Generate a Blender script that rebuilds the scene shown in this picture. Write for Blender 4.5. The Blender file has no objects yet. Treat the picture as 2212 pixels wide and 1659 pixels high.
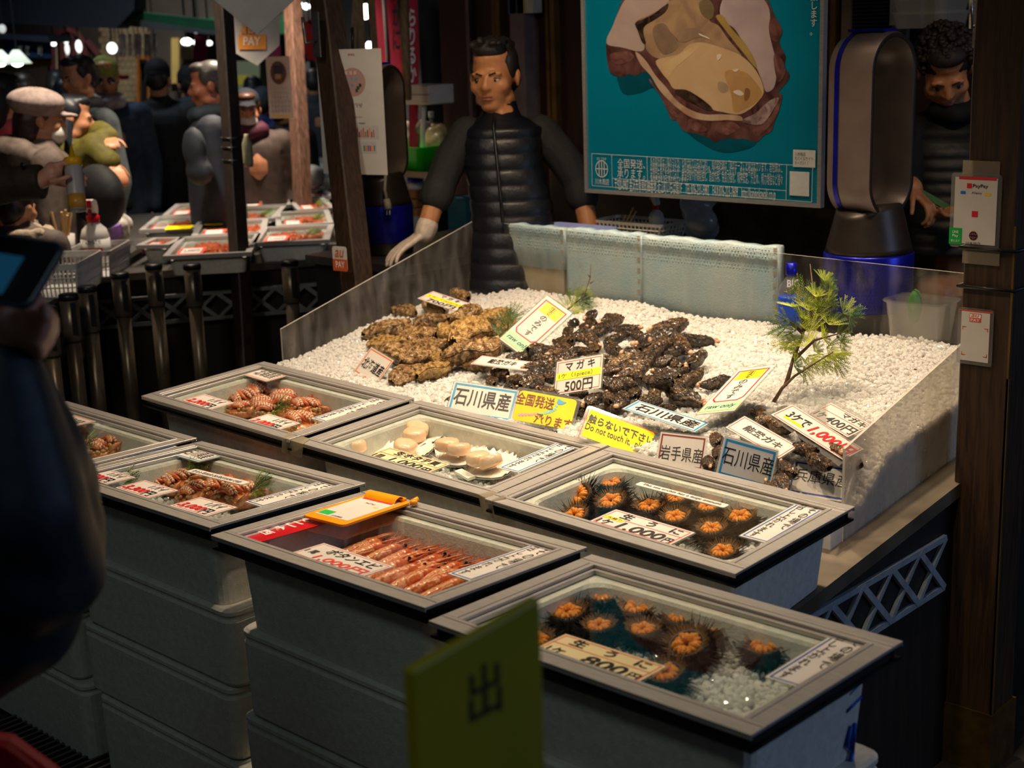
import bpy, math, random
import numpy as np
from mathutils import Vector, Matrix
random.seed(7); RNG = np.random.default_rng(7)
SC = bpy.context.scene
COL = SC.collection

# ---------------------------------------------------------------- camera, light, exposure
FPX, PITCH, YAW, ROLL, CAMZ = 3115.716, 0.242777, -0.756254, -0.0344273, 1.82
def _cam_axes():
    fw = Vector((math.sin(YAW)*math.cos(PITCH), math.cos(YAW)*math.cos(PITCH), -math.sin(PITCH)))
    r = Vector((math.cos(YAW), -math.sin(YAW), 0)); u = r.cross(fw)
    return fw, math.cos(ROLL)*r+math.sin(ROLL)*u, -math.sin(ROLL)*r+math.cos(ROLL)*u
FW, RT, UP = _cam_axes()
CAM = Vector((0, 0, CAMZ))
cd = bpy.data.cameras.new('camera'); cam = bpy.data.objects.new('camera', cd); COL.objects.link(cam)
cam.matrix_world = Matrix(((RT.x, UP.x, -FW.x, 0), (RT.y, UP.y, -FW.y, 0), (RT.z, UP.z, -FW.z, CAMZ), (0, 0, 0, 1)))
cd.sensor_width = 36; cd.sensor_fit = 'HORIZONTAL'; cd.lens = FPX/2212*36
cd.clip_start = 0.05; cd.clip_end = 200
cd.dof.use_dof = True; cd.dof.focus_distance = 3.45; cd.dof.aperture_fstop = 4.5
SC.camera = cam
W = bpy.data.worlds.new('market_hall_light'); SC.world = W; W.use_nodes = True
W.node_tree.nodes['Background'].inputs[0].default_value = (0.36, 0.46, 0.55, 1)
W.node_tree.nodes['Background'].inputs[1].default_value = 0.038
def lamp(name, kind, loc, target, power, color, size=0.1, spot=70, blend=0.6, size_y=None):
    l = bpy.data.lights.new(name, kind); l.energy = power; l.color = color
    if kind == 'AREA':
        l.size = size
        if size_y: l.shape = 'RECTANGLE'; l.size_y = size_y
    else: l.shadow_soft_size = size
    if kind == 'SPOT': l.spot_size = math.radians(spot); l.spot_blend = blend
    o = bpy.data.objects.new(name, l); COL.objects.link(o); o.location = loc
    o.rotation_euler = (Vector(target)-Vector(loc)).to_track_quat('-Z', 'Y').to_euler()
    return o
WARM = (1.0, 0.76, 0.51)
lamp('stall_lamp', 'SPOT', (-3.1, 3.2, 2.75), (-2.95, 2.95, .85), 124, WARM, .05, 74, .8)
lamp('stall_lamp', 'SPOT', (-2.45, 3.25, 2.75), (-2.4, 2.95, .85), 116, WARM, .05, 74, .8)
lamp('stall_lamp', 'SPOT', (-1.8, 3.3, 2.75), (-1.8, 3.0, .85), 118, WARM, .05, 70, .8)
lamp('front_lamp', 'SPOT', (-3.15, 2.05, 2.9), (-3.1, 2.15, .8), 78, WARM, .04, 88, .9)
lamp('front_lamp', 'SPOT', (-2.35, 1.9, 2.9), (-2.25, 2.15, .8), 90, WARM, .04, 88, .9)
lamp('front_lamp', 'SPOT', (-1.6, 1.75, 2.9), (-1.5, 2.1, .8), 64, WARM, .04, 88, .9)
lamp('front_lamp', 'SPOT', (-1.15, 1.8, 2.9), (-1.72, 2.72, .82), 44, WARM, .04, 34, .8)  # narrow spot added to brighten the cards at the right end
lamp('neighbour_lamp', 'SPOT', (-6.3, 4.9, 2.9), (-6.2, 4.7, .85), 420, (1, .84, .66), .08, 75, .8)
lamp('neighbour_lamp', 'SPOT', (-5.6, 3.5, 2.9), (-5.8, 3.6, .9), 260, (1, .84, .66), .08, 75, .8)
lamp('aisle_daylight', 'AREA', (2.6, 4.2, 2.4), (-1.2, 2.4, .4), 30, (.42, .60, 1.0), 1.4)
lamp('seller_fill_light', 'SPOT', (-2.6, 2.7, 3.0), (-3.3, 3.9, 1.4), 75, (1, .74, .48), .15, 66, .9)  # added fill aimed at the leaning seller, its source unseen
lamp('seller_fill_light', 'SPOT', (-1.0, 2.9, 3.0), (-2.1, 4.2, 1.4), 50, (1, .74, .48), .15, 62, .9)  # added fill aimed at the man at the sink, source unseen
lamp('passage_fill_light', 'SPOT', (-2.4, .4, 3.3), (-4.7, 3.2, 1.5), 70, (1, .9, .76), .2, 60, .9)  # added fill that brightens the pennants and calendars from the front
lamp('street_lamp', 'SPOT', (-8.2, 4.6, 4.2), (-8.6, 6.0, 1.2), 160, (.75, .88, 1.0), .15, 100, .9)
lamp('street_lamp', 'SPOT', (-11.5, 8.2, 4.6), (-11.5, 9.2, 1.2), 330, (.95, .92, .85), .15, 110, .9)
lamp('aisle_fill_light', 'SPOT', (-1.0, -.4, 3.4), (-2.2, 1.5, .4), 22, (.85, 1.0, .92), .3, 80, .9)  # added weak fill from the camera side for the box fronts
SC.view_settings.view_transform = 'Standard'; SC.view_settings.look = 'None'
SC.view_settings.exposure = 0.0; SC.view_settings.gamma = 1.0; SC.view_settings.use_curve_mapping = False
cy = SC.cycles
cy.max_bounces = 8; cy.transparent_max_bounces = 16; cy.diffuse_bounces = 3; cy.glossy_bounces = 4
cy.transmission_bounces = 6; cy.caustics_reflective = False; cy.caustics_refractive = False
cy.sample_clamp_indirect = 3.0; cy.use_denoising = True

# ---------------------------------------------------------------- helpers
def ray(px, py): return FW + RT*((px-1106)/FPX) - UP*((py-829.5)/FPX)
def at(px, py, d): return CAM + ray(px, py)*d
def atz(px, py, z): D = ray(px, py); return CAM + D*((z-CAMZ)/D.z)
def aty(px, py, y): D = ray(px, py); return CAM + D*(y/D.y)
def atx(px, py, x): D = ray(px, py); return CAM + D*(x/D.x)
def atplane(px, py, o, n): D = ray(px, py); return CAM + D*((Vector(o)-CAM).dot(n)/D.dot(n))
def lin(v): v /= 255; return v/12.92 if v <= .04045 else ((v+.055)/1.055)**2.4
def C(r, g, b): return (lin(r), lin(g), lin(b), 1)
V3 = Vector
def mbasis(o, x, y, z=None):
    x = V3(x).normalized(); y = V3(y); z = x.cross(y).normalized() if z is None else V3(z); y = z.cross(x)
    return Matrix(((x.x, y.x, z.x, o[0]), (x.y, y.y, z.y, o[1]), (x.z, y.z, z.z, o[2]), (0, 0, 0, 1)))
def T(x, y, z): return Matrix.Translation((x, y, z))
def RZ(a): return Matrix.Rotation(a, 4, 'Z')
def RX(a): return Matrix.Rotation(a, 4, 'X')
def RY(a): return Matrix.Rotation(a, 4, 'Y')
def SCL(x, y, z): return Matrix.Diagonal((x, y, z, 1))

_mats = {}
def mat(name, col=(.5, .5, .5, 1), rough=.5, metal=0, col2=None, scale=30, detail=3, bump=0, bscale=None, spec=.5,
        trans=0, emit=None, estr=0, sss=0, coat=0, kind='noise', contrast=(.35, .65), dist=0.0, aniso=None, ior=1.45):
    if name in _mats: return _mats[name]
    m = bpy.data.materials.new(name); m.use_nodes = True; nt = m.node_tree; N = nt.nodes; L = nt.links
    p = N['Principled BSDF']
    p.inputs['Base Color'].default_value = col; p.inputs['Roughness'].default_value = rough
    p.inputs['Metallic'].default_value = metal; p.inputs['Specular IOR Level'].default_value = spec
    p.inputs['IOR'].default_value = ior
    if trans: p.inputs['Transmission Weight'].default_value = trans
    if sss:
        p.inputs['Subsurface Weight'].default_value = sss; p.inputs['Subsurface Radius'].default_value = (.02, .012, .006)
        p.inputs['Subsurface Scale'].default_value = .5
    if coat: p.inputs['Coat Weight'].default_value = coat; p.inputs['Coat Roughness'].default_value = .08
    if emit: p.inputs['Emission Color'].default_value = emit; p.inputs['Emission Strength'].default_value = estr
    if col2 is not None or bump:
        tc = N.new('ShaderNodeTexCoord'); mp = N.new('ShaderNodeMapping'); L.new(tc.outputs['Object'], mp.inputs[0])
        if aniso: mp.inputs['Scale'].default_value = aniso
        def tex(sc):
            if kind == 'wave':
                t = N.new('ShaderNodeTexWave'); t.inputs['Scale'].default_value = sc; t.inputs['Distortion'].default_value = dist
                t.inputs['Detail'].default_value = detail; t.inputs['Detail Scale'].default_value = 1.6; o = t.outputs['Fac']
            elif kind == 'voronoi':
                t = N.new('ShaderNodeTexVoronoi'); t.inputs['Scale'].default_value = sc; o = t.outputs['Distance']
            else:
                t = N.new('ShaderNodeTexNoise'); t.inputs['Scale'].default_value = sc; t.inputs['Detail'].default_value = detail
                t.inputs['Distortion'].default_value = dist; o = t.outputs['Fac']
            L.new(mp.outputs[0], t.inputs['Vector']); return o
        o = tex(scale)
        if col2 is not None:
            cr = N.new('ShaderNodeValToRGB'); cr.color_ramp.elements[0].position = contrast[0]; cr.color_ramp.elements[1].position = contrast[1]
            cr.color_ramp.elements[0].color = col; cr.color_ramp.elements[1].color = col2
            L.new(o, cr.inputs[0]); L.new(cr.outputs[0], p.inputs['Base Color'])
        if bump:
            b = N.new('ShaderNodeBump'); b.inputs['Strength'].default_value = bump; b.inputs['Distance'].default_value = .004
            L.new(tex(bscale) if bscale else o, b.inputs['Height']); L.new(b.outputs[0], p.inputs['Normal'])
    _mats[name] = m; return m
def clear_mat(name, tint=(.96, .97, .97, 1), haze=0.0, hazecol=(.8, .8, .8, 1), rough=.03, refl=1.0, noise=0, nscale=8, nlo=.4, nhi=.7, aniso=None):
    """thin clear sheet: light passes straight through, fresnel gloss on top, optional scuffed haze"""
    if name in _mats: return _mats[name]
    m = bpy.data.materials.new(name); m.use_nodes = True; nt = m.node_tree; N = nt.nodes; L = nt.links
    N.remove(N['Principled BSDF']); out = N['Material Output']
    tr = N.new('ShaderNodeBsdfTransparent'); tr.inputs[0].default_value = tint
    gl = N.new('ShaderNodeBsdfGlossy'); gl.inputs['Roughness'].default_value = rough
    fr = N.new('ShaderNodeFresnel'); fr.inputs[0].default_value = 1.38
    mu = N.new('ShaderNodeMath'); mu.operation = 'MULTIPLY'; mu.inputs[1].default_value = refl
    ge = N.new('ShaderNodeNewGeometry'); bf = N.new('ShaderNodeMath'); bf.operation = 'SUBTRACT'; bf.inputs[0].default_value = 1; L.new(ge.outputs['Backfacing'], bf.inputs[1])
    ff = N.new('ShaderNodeMath'); ff.operation = 'MULTIPLY'; L.new(fr.outputs[0], ff.inputs[0]); L.new(bf.outputs[0], ff.inputs[1]); L.new(ff.outputs[0], mu.inputs[0])
    base = tr.outputs[0]
    if haze:
        df = N.new('ShaderNodeBsdfDiffuse'); df.inputs[0].default_value = hazecol
        tl = N.new('ShaderNodeBsdfTranslucent'); tl.inputs[0].default_value = hazecol
        ad = N.new('ShaderNodeMixShader'); L.new(df.outputs[0], ad.inputs[1]); L.new(tl.outputs[0], ad.inputs[2])
        mh = N.new('ShaderNodeMixShader'); mh.inputs[0].default_value = haze
        if noise:
            tc = N.new('ShaderNodeTexCoord'); mp = N.new('ShaderNodeMapping'); L.new(tc.outputs['Object'], mp.inputs[0])
            if aniso: mp.inputs['Scale'].default_value = aniso
            t = N.new('ShaderNodeTexNoise'); t.inputs['Scale'].default_value = nscale; t.inputs['Detail'].default_value = 6; L.new(mp.outputs[0], t.inputs['Vector'])
            mr = N.new('ShaderNodeMapRange'); mr.inputs[1].default_value = nlo; mr.inputs[2].default_value = nhi
            mr.inputs[3].default_value = haze*(1-noise); mr.inputs[4].default_value = min(1, haze*(1+noise))
            L.new(t.outputs[0], mr.inputs[0]); L.new(mr.outputs[0], mh.inputs[0])
        L.new(tr.outputs[0], mh.inputs[1]); L.new(ad.outputs[0], mh.inputs[2]); base = mh.outputs[0]
    mx = N.new('ShaderNodeMixShader'); L.new(mu.outputs[0], mx.inputs[0]); L.new(base, mx.inputs[1]); L.new(gl.outputs[0], mx.inputs[2])
    L.new(mx.outputs[0], out.inputs[0]); _mats[name] = m; return m

WMX = {}
def wm(o): return WMX.get(o.name, Matrix.Identity(4))
def prop(o, label=None, cat=None, group=None, kind=None):
    if label: o['label'] = label
    if cat: o['category'] = cat
    if group: o['group'] = group
    if kind: o['kind'] = kind
    return o
def thing(name, label, cat, M=None, group=None):
    o = bpy.data.objects.new(name, None); COL.objects.link(o); o.empty_display_size = .05
    if M is None: M = Matrix.Identity(4)
    if not isinstance(M, Matrix): M = Matrix.Translation(M)
    o.matrix_basis = M; WMX[o.name] = M.copy()
    return prop(o, label, cat, group)
def link(name, data, m=None, parent=None, M=None):
    o = bpy.data.objects.new(name, data); COL.objects.link(o)
    if m is not None and len(data.materials) == 0: data.materials.append(m)
    if parent is not None:
        o.parent = parent; o.matrix_parent_inverse = wm(parent).inverted()
    if M is not None: o.matrix_basis = M; WMX[o.name] = M.copy()
    return o
def dup(root, M, label=None, group=None, cat=None):
    r = root.copy(); COL.objects.link(r); r.matrix_basis = M; WMX[r.name] = M.copy()
    if label: r['label'] = label
    if group: r['group'] = group
    for ch in root.children:
        c = ch.copy(); COL.objects.link(c); c.parent = r
        for g in ch.children:
            d = g.copy(); COL.objects.link(d); d.parent = c
    return r
class MB:
    def __init__(s): s.v = []; s.f = []
    def add(s, vs, fs, M=None):
        n = len(s.v)
        s.v += [tuple(M @ V3(v)) for v in vs] if M is not None else [tuple(v) for v in vs]
        s.f += [tuple(i+n for i in f) for f in fs]; return s
    def box(s, c, size, M=None, taper=(1, 1)):
        x, y, z = (a/2 for a in size); tx, ty = taper
        vs = [(-x, -y, -z), (x, -y, -z), (x, y, -z), (-x, y, -z), (-x*tx, -y*ty, z), (x*tx, -y*ty, z), (x*tx, y*ty, z), (-x*tx, y*ty, z)]
        vs = [(a+c[0], b+c[1], d+c[2]) for a, b, d in vs]
        return s.add(vs, [(3, 2, 1, 0), (4, 5, 6, 7), (0, 1, 5, 4), (1, 2, 6, 5), (2, 3, 7, 6), (3, 0, 4, 7)], M)
    def bbox(s, a, b, M=None):
        return s.box([(i+j)/2 for i, j in zip(a, b)], [abs(j-i) for i, j in zip(a, b)], M)
    def hexa(s, p):   # 8 points bottom 4 ccw then top 4
        return s.add(p, [(3, 2, 1, 0), (4, 5, 6, 7), (0, 1, 5, 4), (1, 2, 6, 5), (2, 3, 7, 6), (3, 0, 4, 7)])
    def tube(s, pts, rad, n=8, cap=True, M=None, flat=None):
        pts = [V3(p) for p in pts]
        if not hasattr(rad, '__len__'): rad = [rad]*len(pts)
        vs = []; fs = []
        t = (pts[1]-pts[0]).normalized(); a = V3((0, 0, 1)) if abs(t.z) < .9 else V3((1, 0, 0))
        nx = t.cross(a).normalized()
        for i, p in enumerate(pts):
            t = (pts[min(i+1, len(pts)-1)]-pts[max(i-1, 0)]).normalized()
            nx = (nx-t*nx.dot(t)).normalized(); ny = t.cross(nx)
            for k in range(n):
                an = 2*math.pi*k/n
                vs.append(p+(nx*math.cos(an)+ny*math.sin(an)*(flat or 1))*rad[i])
        for i in range(len(pts)-1):
            for k in range(n):
                k2 = (k+1) % n; fs.append((i*n+k, i*n+k2, (i+1)*n+k2, (i+1)*n+k))
        if cap: fs.append(tuple(range(n-1, -1, -1))); fs.append(tuple((len(pts)-1)*n+k for k in range(n)))
        return s.add(vs, fs, M)
    def cap(s, a, b, r1, r2=None, n=10):   # capsule with round ends
        r2 = r1 if r2 is None else r2; a = V3(a); b = V3(b); d = b-a; t = d.normalized() if d.length > 1e-6 else V3((0, 0, 1))
        pts = []; rr = []
        for i in range(4):
            an = math.pi/2*(1-i/4); pts.append(a-t*r1*math.sin(an)); rr.append(max(1e-4, r1*math.cos(an)))
        pts.append(a); rr.append(r1); pts.append(b); rr.append(r2)
        for i in range(1, 5):
            an = math.pi/2*i/4; pts.append(b+t*r2*math.sin(an)); rr.append(max(1e-4, r2*math.cos(an)))
        return s.tube(pts, rr, n)
    def chain(s, pts, rad, n=10):
        for i in range(len(pts)-1): s.cap(pts[i], pts[i+1], rad[i], rad[i+1], n)
        return s
    def ell(s, c, r, M=None, nu=14, nv=9):
        vs = [(c[0], c[1], c[2]-r[2])]; fs = []
        for j in range(1, nv):
            ph = -math.pi/2+math.pi*j/nv
            for i in range(nu):
                th = 2*math.pi*i/nu; vs.append((c[0]+r[0]*math.cos(ph)*math.cos(th), c[1]+r[1]*math.cos(ph)*math.sin(th), c[2]+r[2]*math.sin(ph)))
        vs.append((c[0], c[1], c[2]+r[2])); e = len(vs)-1
        for i in range(nu): fs.append((0, 1+(i+1) % nu, 1+i)); fs.append((e, 1+(nv-2)*nu+i, 1+(nv-2)*nu+(i+1) % nu))
        for j in range(nv-2):
            for i in range(nu): i2 = (i+1) % nu; fs.append((1+j*nu+i, 1+j*nu+i2, 1+(j+1)*nu+i2, 1+(j+1)*nu+i))
        return s.add(vs, fs, M)
    def lathe(s, prof, n=24, M=None, sx=1, sy=1):
        vs = []; fs = []
        for r, z in prof:
            for k in range(n): an = 2*math.pi*k/n; vs.append((r*math.cos(an)*sx, r*math.sin(an)*sy, z))
        for i in range(len(prof)-1):
            for k in range(n): k2 = (k+1) % n; fs.append((i*n+k, i*n+k2, (i+1)*n+k2, (i+1)*n+k))
        if prof[0][0] > 1e-5: fs.append(tuple(range(n-1, -1, -1)))
        if prof[-1][0] > 1e-5: fs.append(tuple((len(prof)-1)*n+k for k in range(n)))
        return s.add(vs, fs, M)
    def loops(s, loops, M=None, cap0=True, cap1=True):   # closed loops of equal count, bridged
        n = len(loops[0]); vs = [p for l in loops for p in l]; fs = []
        for i in range(len(loops)-1):
            for k in range(n): k2 = (k+1) % n; fs.append((i*n+k, i*n+k2, (i+1)*n+k2, (i+1)*n+k))
        if cap0: fs.append(tuple(range(n-1, -1, -1)))
        if cap1: fs.append(tuple((len(loops)-1)*n+k for k in range(n)))
        return s.add(vs, fs, M)
    def prism(s, poly, z0, z1, M=None):
        return s.loops([[(x, y, z0) for x, y in poly], [(x, y, z1) for x, y in poly]], M)
    def poly(s, pts, M=None): return s.add(pts, [tuple(range(len(pts)))], M)
    def grid(s, fn, nu, nv, M=None):
        vs = [fn(i/nu, j/nv) for j in range(nv+1) for i in range(nu+1)]
        fs = [(j*(nu+1)+i, j*(nu+1)+i+1, (j+1)*(nu+1)+i+1, (j+1)*(nu+1)+i) for j in range(nv) for i in range(nu)]
        return s.add(vs, fs, M)
    def mesh(s, name, smooth=False):
        me = bpy.data.meshes.new(name); me.from_pydata(s.v, [], s.f); me.update()
        if smooth: me.polygons.foreach_set('use_smooth', [True]*len(me.polygons))
        return me
    def build(s, name, m, parent=None, smooth=False):
        return link(name, s.mesh(name, smooth), m, parent)
def rrect(w, h, r, n=4, cx=0, cy=0):
    out = []
    for (sx, sy, a0) in ((1, -1, -90), (1, 1, 0), (-1, 1, 90), (-1, -1, 180)):
        for i in range(n+1):
            a = math.radians(a0+90*i/n); out.append((cx+sx*(w/2-r)+r*math.cos(a), cy+sy*(h/2-r)+r*math.sin(a)))
    return out
def bevel(o, w=.003, seg=2):
    b = o.modifiers.new('bevel', 'BEVEL'); b.width = w; b.segments = seg; b.limit_method = 'ANGLE'; return o
def ring(mb, x0, y0, x1, y1, w, z, M):
    for a in ((x0, y0, x1, y0+w), (x0, y1-w, x1, y1), (x0, y0+w, x0+w, y1-w), (x1-w, y0+w, x1, y1-w)):
        mb.poly([(a[0], a[1], z), (a[2], a[1], z), (a[2], a[3], z), (a[0], a[3], z)], M)
    return mb
JOBS = []
def remesh(o, voxel, it=4):
    r = o.modifiers.new('r', 'REMESH'); r.mode = 'VOXEL'; r.voxel_size = voxel; r.use_smooth_shade = True
    if it: q = o.modifiers.new('s', 'SMOOTH'); q.factor = .5; q.iterations = it
    JOBS.append(o); return o
def finish_jobs():
    bpy.context.view_layer.update(); dg = bpy.context.evaluated_depsgraph_get()
    for o in JOBS:
        me = bpy.data.meshes.new_from_object(o.evaluated_get(dg), depsgraph=dg)
        mats = list(o.data.materials); o.modifiers.clear(); o.data = me
        if not me.materials: [me.materials.append(x) for x in mats]
        me.polygons.foreach_set('use_smooth', [True]*len(me.polygons))

# ---- lettering: flat glyph meshes fitted into a rectangle of a local plane
_glyph = {}
def glyphs(s, bold=0, shear=0):
    k = (s, bold, shear)
    if k in _glyph: return _glyph[k]
    c = bpy.data.curves.new('t', 'FONT'); c.body = s; c.fill_mode = 'FRONT'; c.resolution_u = 3
    c.offset = bold; c.shear = shear; c.align_x = 'CENTER'; c.space_line = .95
    o = bpy.data.objects.new('t', c); COL.objects.link(o)
    me = bpy.data.meshes.new_from_object(o)
    vs = np.array([v.co[:] for v in me.vertices]).reshape(-1, 3); fs = [tuple(p.vertices) for p in me.polygons]
    bpy.data.objects.remove(o); bpy.data.curves.remove(c); bpy.data.meshes.remove(me)
    _glyph[k] = (vs, fs); return vs, fs
def put_text(mb, s, x0, y0, x1, y1, z, M, rot=0, bold=.012, shear=0):
    vs, fs = glyphs(s, bold, shear)
    if len(vs) == 0: return
    if rot:
        a = math.radians(rot); vs = np.stack([vs[:, 0]*math.cos(a)-vs[:, 1]*math.sin(a), vs[:, 0]*math.sin(a)+vs[:, 1]*math.cos(a), vs[:, 2]], 1)
    lo, hi = vs.min(0), vs.max(0); d = np.maximum(hi-lo, 1e-6)
    p = np.empty_like(vs); p[:, 0] = x0+(vs[:, 0]-lo[0])/d[0]*(x1-x0); p[:, 1] = y0+(vs[:, 1]-lo[1])/d[1]*(y1-y0); p[:, 2] = z
    mb.add(p.tolist(), fs, M)
INK = {}
def ink(rgb, rough=.5):
    k = (rgb, rough)
    if k not in INK: INK[k] = mat('ink_%d_%d_%d_%d' % (*rgb, int(rough*100)), C(*rgb), rough, col2=tuple(c*.93 for c in C(*rgb)[:3])+(1,), scale=90)
    return INK[k]
PAPER = mat('printed_paper', C(212, 207, 200), .5, spec=.2, col2=C(205, 199, 191), scale=14)
CREAM = mat('cream_paper', C(220, 206, 160), .5, spec=.2, col2=C(212, 196, 148), scale=14)
SLEEVE = clear_mat('laminate_film', (.86, .87, .86, 1), haze=.14, hazecol=(.75, .75, .72, 1), rough=.08)
BK, RD = (28, 24, 24), (205, 30, 32)
def card(label, BL, X, Y, w, h, items, border=None, bw=.03, bg=None, sleeve=.04, name='price_card', cat='sign', inset=.05, r=.0, group=None, n=None):
    """flat laminated card: origin lower-left corner, X right, Y up the text; items in card fractions"""
    M = mbasis(BL, X, Y)
    o = thing(name, label, cat, M, group)
    S = sleeve*min(w, h)
    if sleeve: MB().prism(rrect(w, h, .08*min(w, h), 3, w/2, h/2), 0, .0008, M).build('laminate_sleeve', SLEEVE, o)
    sh = MB().prism(rrect(w-2*S, h-2*S, max(r, .004)*min(w, h) if r < .004 else r*min(w, h), 3, w/2, h/2), .0009, .0016, M).build('printed_sheet', bg or PAPER, o)
    zz = .0020
    groups = {}
    if border:
        b = MB(); i = inset*min(w, h)+S
        ring(b, i, i, w-i, h-i, bw*min(w, h), zz, M); b.build('border', ink(border), o)
    for it in items:
        kind = it[0]
        if kind == 'r':
            _, col, x0, y0, x1, y1 = it[:6]; z = zz+(.0002 if len(it) < 7 else it[6])
            mb = groups.setdefault(('colour_band', col), MB())
            mb.poly([(x0*w, y0*h, z), (x1*w, y0*h, z), (x1*w, y1*h, z), (x0*w, y1*h, z)], M)
        elif kind == 'p':
            _, col, pts = it; groups.setdefault(('printed_shape', col), MB()).poly([(a*w, b*h, zz+.0003) for a, b in pts], M)
        else:
            s, col, x0, y0, x1, y1 = it[:6]; kw = it[6] if len(it) > 6 else {}
            put_text(groups.setdefault(('lettering', col), MB()), s, x0*w, y0*h, x1*w, y1*h, zz+.0006, M, **kw)
    for (nm, col), mb in groups.items():
        if mb.v: mb.build(nm, ink(col), o)
    return o
def upright(xl, yt, xr, yb, d, Xd):
    """upright rectangle whose lower-left pixel is (xl,yb) at depth d and whose width runs along Xd"""
    BL = at(xl, yb, d); X = V3(Xd).normalized()
    def solve(v, n_axis, px, off):   # BL+v*t projects to px on that axis
        k = (px-off)/FPX; A = (BL-CAM)
        # (A+v t).axis = k (A+v t).FW
        return (k*A.dot(FW)-A.dot(n_axis))/(v.dot(n_axis)-k*v.dot(FW))
    w = solve(X, RT, xr, 1106); h = solve(V3((0, 0, 1)), -UP, yt, 829.5)
    return BL, X, V3((0, 0, 1)), w, h
XA = V3((1, 0, 0)); YA = V3((0, 1, 0)); ZA = V3((0, 0, 1))
STEEL = mat('brushed_steel', C(150, 146, 140), .32, .9, C(120, 116, 110), scale=10, aniso=(4, 60, 60), bump=.05)
ALU = mat('aluminium_rail', C(188, 184, 180), .34, .45, C(164, 160, 156), scale=8, aniso=(3, 90, 90))
SHADESLOT = mat('shadow_black_track', C(34, 36, 34), .5, .3, C(24, 25, 24), scale=20)  # near-black colour holds the shadow under the rail overhang
FOAM = mat('styrofoam', C(214, 212, 202), .75, 0, C(200, 198, 188), scale=60, bump=.25, bscale=220)
GLASS = clear_mat('cover_glass', (.95, .97, .96, 1), refl=1.25, rough=.02)
WOOD = mat('dark_stained_wood', C(64, 44, 26), .55, 0, C(38, 25, 15), scale=6, aniso=(18, 18, 1.2), bump=.25, dist=.6)
BLACKP = mat('black_plastic', C(22, 22, 24), .4)
# ---------------------------------------------------------------- structure
def struct(name, mb, m, smooth=False):
    o = mb.build(name, m, None, smooth); o['kind'] = 'structure'; return o
FLOORM = mat('wet_floor', C(58, 54, 46), .35, col2=C(34, 33, 30), scale=3, bump=.2, bscale=40)
struct('floor', MB().bbox((-34, -4, -.1), (6, 30, 0)), FLOORM)
BROWN = mat('brown_wall_panel', C(52, 26, 16), .5, col2=C(38, 19, 12), scale=5, aniso=(8, 8, 1))
WALLD = mat('dark_wall', C(46, 48, 50), .7, col2=C(36, 38, 40), scale=4)
YW = 5.3
def wx(px, y=None): return aty(px, 250, y or YW).x
struct('wall_back', MB().bbox((wx(958), YW, 0), (.6, YW+.12, 3.4)), BROWN)
GOLD = mat('brass_trim', C(128, 98, 52), .4, .6, C(100, 78, 42), scale=12)
MAUVE = mat('mauve_pipe_paint', C(122, 104, 104), .5, col2=C(100, 86, 88), scale=9)
for i, (a, b, mm, dp) in enumerate(((1023, 1030, MAUVE, .03), (1089, 1098, GOLD, .04), (1138, 1168, MAUVE, .1), (1192, 1198, GOLD, .03), (1205, 1214, GOLD, .04), (1800, 1812, GOLD, .04))):
    xa, xb = wx(a), wx(b)
    struct('trim_%d' % (i+1), MB().bbox((xa, YW-dp, 0), (xb, YW-.001, 3.39)), mm)
struct('trim_7', MB().bbox((wx(1075), YW-.02, 0), (wx(1082), YW-.001, 3.39)), GOLD)
PILL = mat('grey_pillar_paint', C(70, 72, 76), .6, col2=C(56, 58, 62), scale=6)
struct('trim_8', MB().bbox((wx(905, 5.6), 5.45, 0), (wx(957, 5.6), 5.75, 3.4)), PILL)
STAIN = mat('stained_steel_splash', C(112, 104, 82), .3, .7, C(70, 66, 54), scale=9, bump=.15, detail=6)
struct('trim_9', MB().bbox((wx(1208), YW-.07, 0), (.6, YW-.041, aty(1240, 330, YW).z)), mat('dull_steel_panel', C(70, 64, 54), .4, .5, C(54, 49, 42), scale=6))
# ---------------------------------------------------------------- the display counter
def bedz(y): return .612+.119*(y-2.127)
XL, XR, YF, YB = -3.60, -1.474, 2.10, 3.665
ctr = thing('display_counter', 'dark wooden market counter with sloping steel top and white lattice strip', 'counter', (-2.5, 2.9, 0))
b = MB()
b.hexa([(XL, YF, bedz(YF)-.035), (XR, YF, bedz(YF)-.035), (XR, YB, bedz(YB)-.035), (XL, YB, bedz(YB)-.035),
        (XL, YF, bedz(YF)), (XR, YF, bedz(YF)), (XR, YB, bedz(YB)), (XL, YB, bedz(YB))])
b.build('steel_top', mat('worn_steel_top', C(140, 130, 114), .38, .5, C(104, 94, 80), scale=7, bump=.1, detail=5), ctr)
b = MB().hexa([(XL+.03, YF+.03, 0), (XR-.012, YF+.03, 0), (XR-.012, YB-.02, 0), (XL+.03, YB-.02, 0),
               (XL+.03, YF+.03, bedz(YF)-.03), (XR-.012, YF+.03, bedz(YF)-.03), (XR-.012, YB-.02, bedz(YB)-.035), (XL+.03, YB-.02, bedz(YB)-.035)])
b.build('wooden_body', mat('black_brown_boards', C(34, 28, 20), .6, col2=C(20, 17, 13), scale=5, aniso=(10, 10, 1), bump=.2), ctr)
LATT = mat('white_lattice_paint', C(150, 160, 172), .5, col2=C(126, 136, 148), scale=25)
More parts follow.
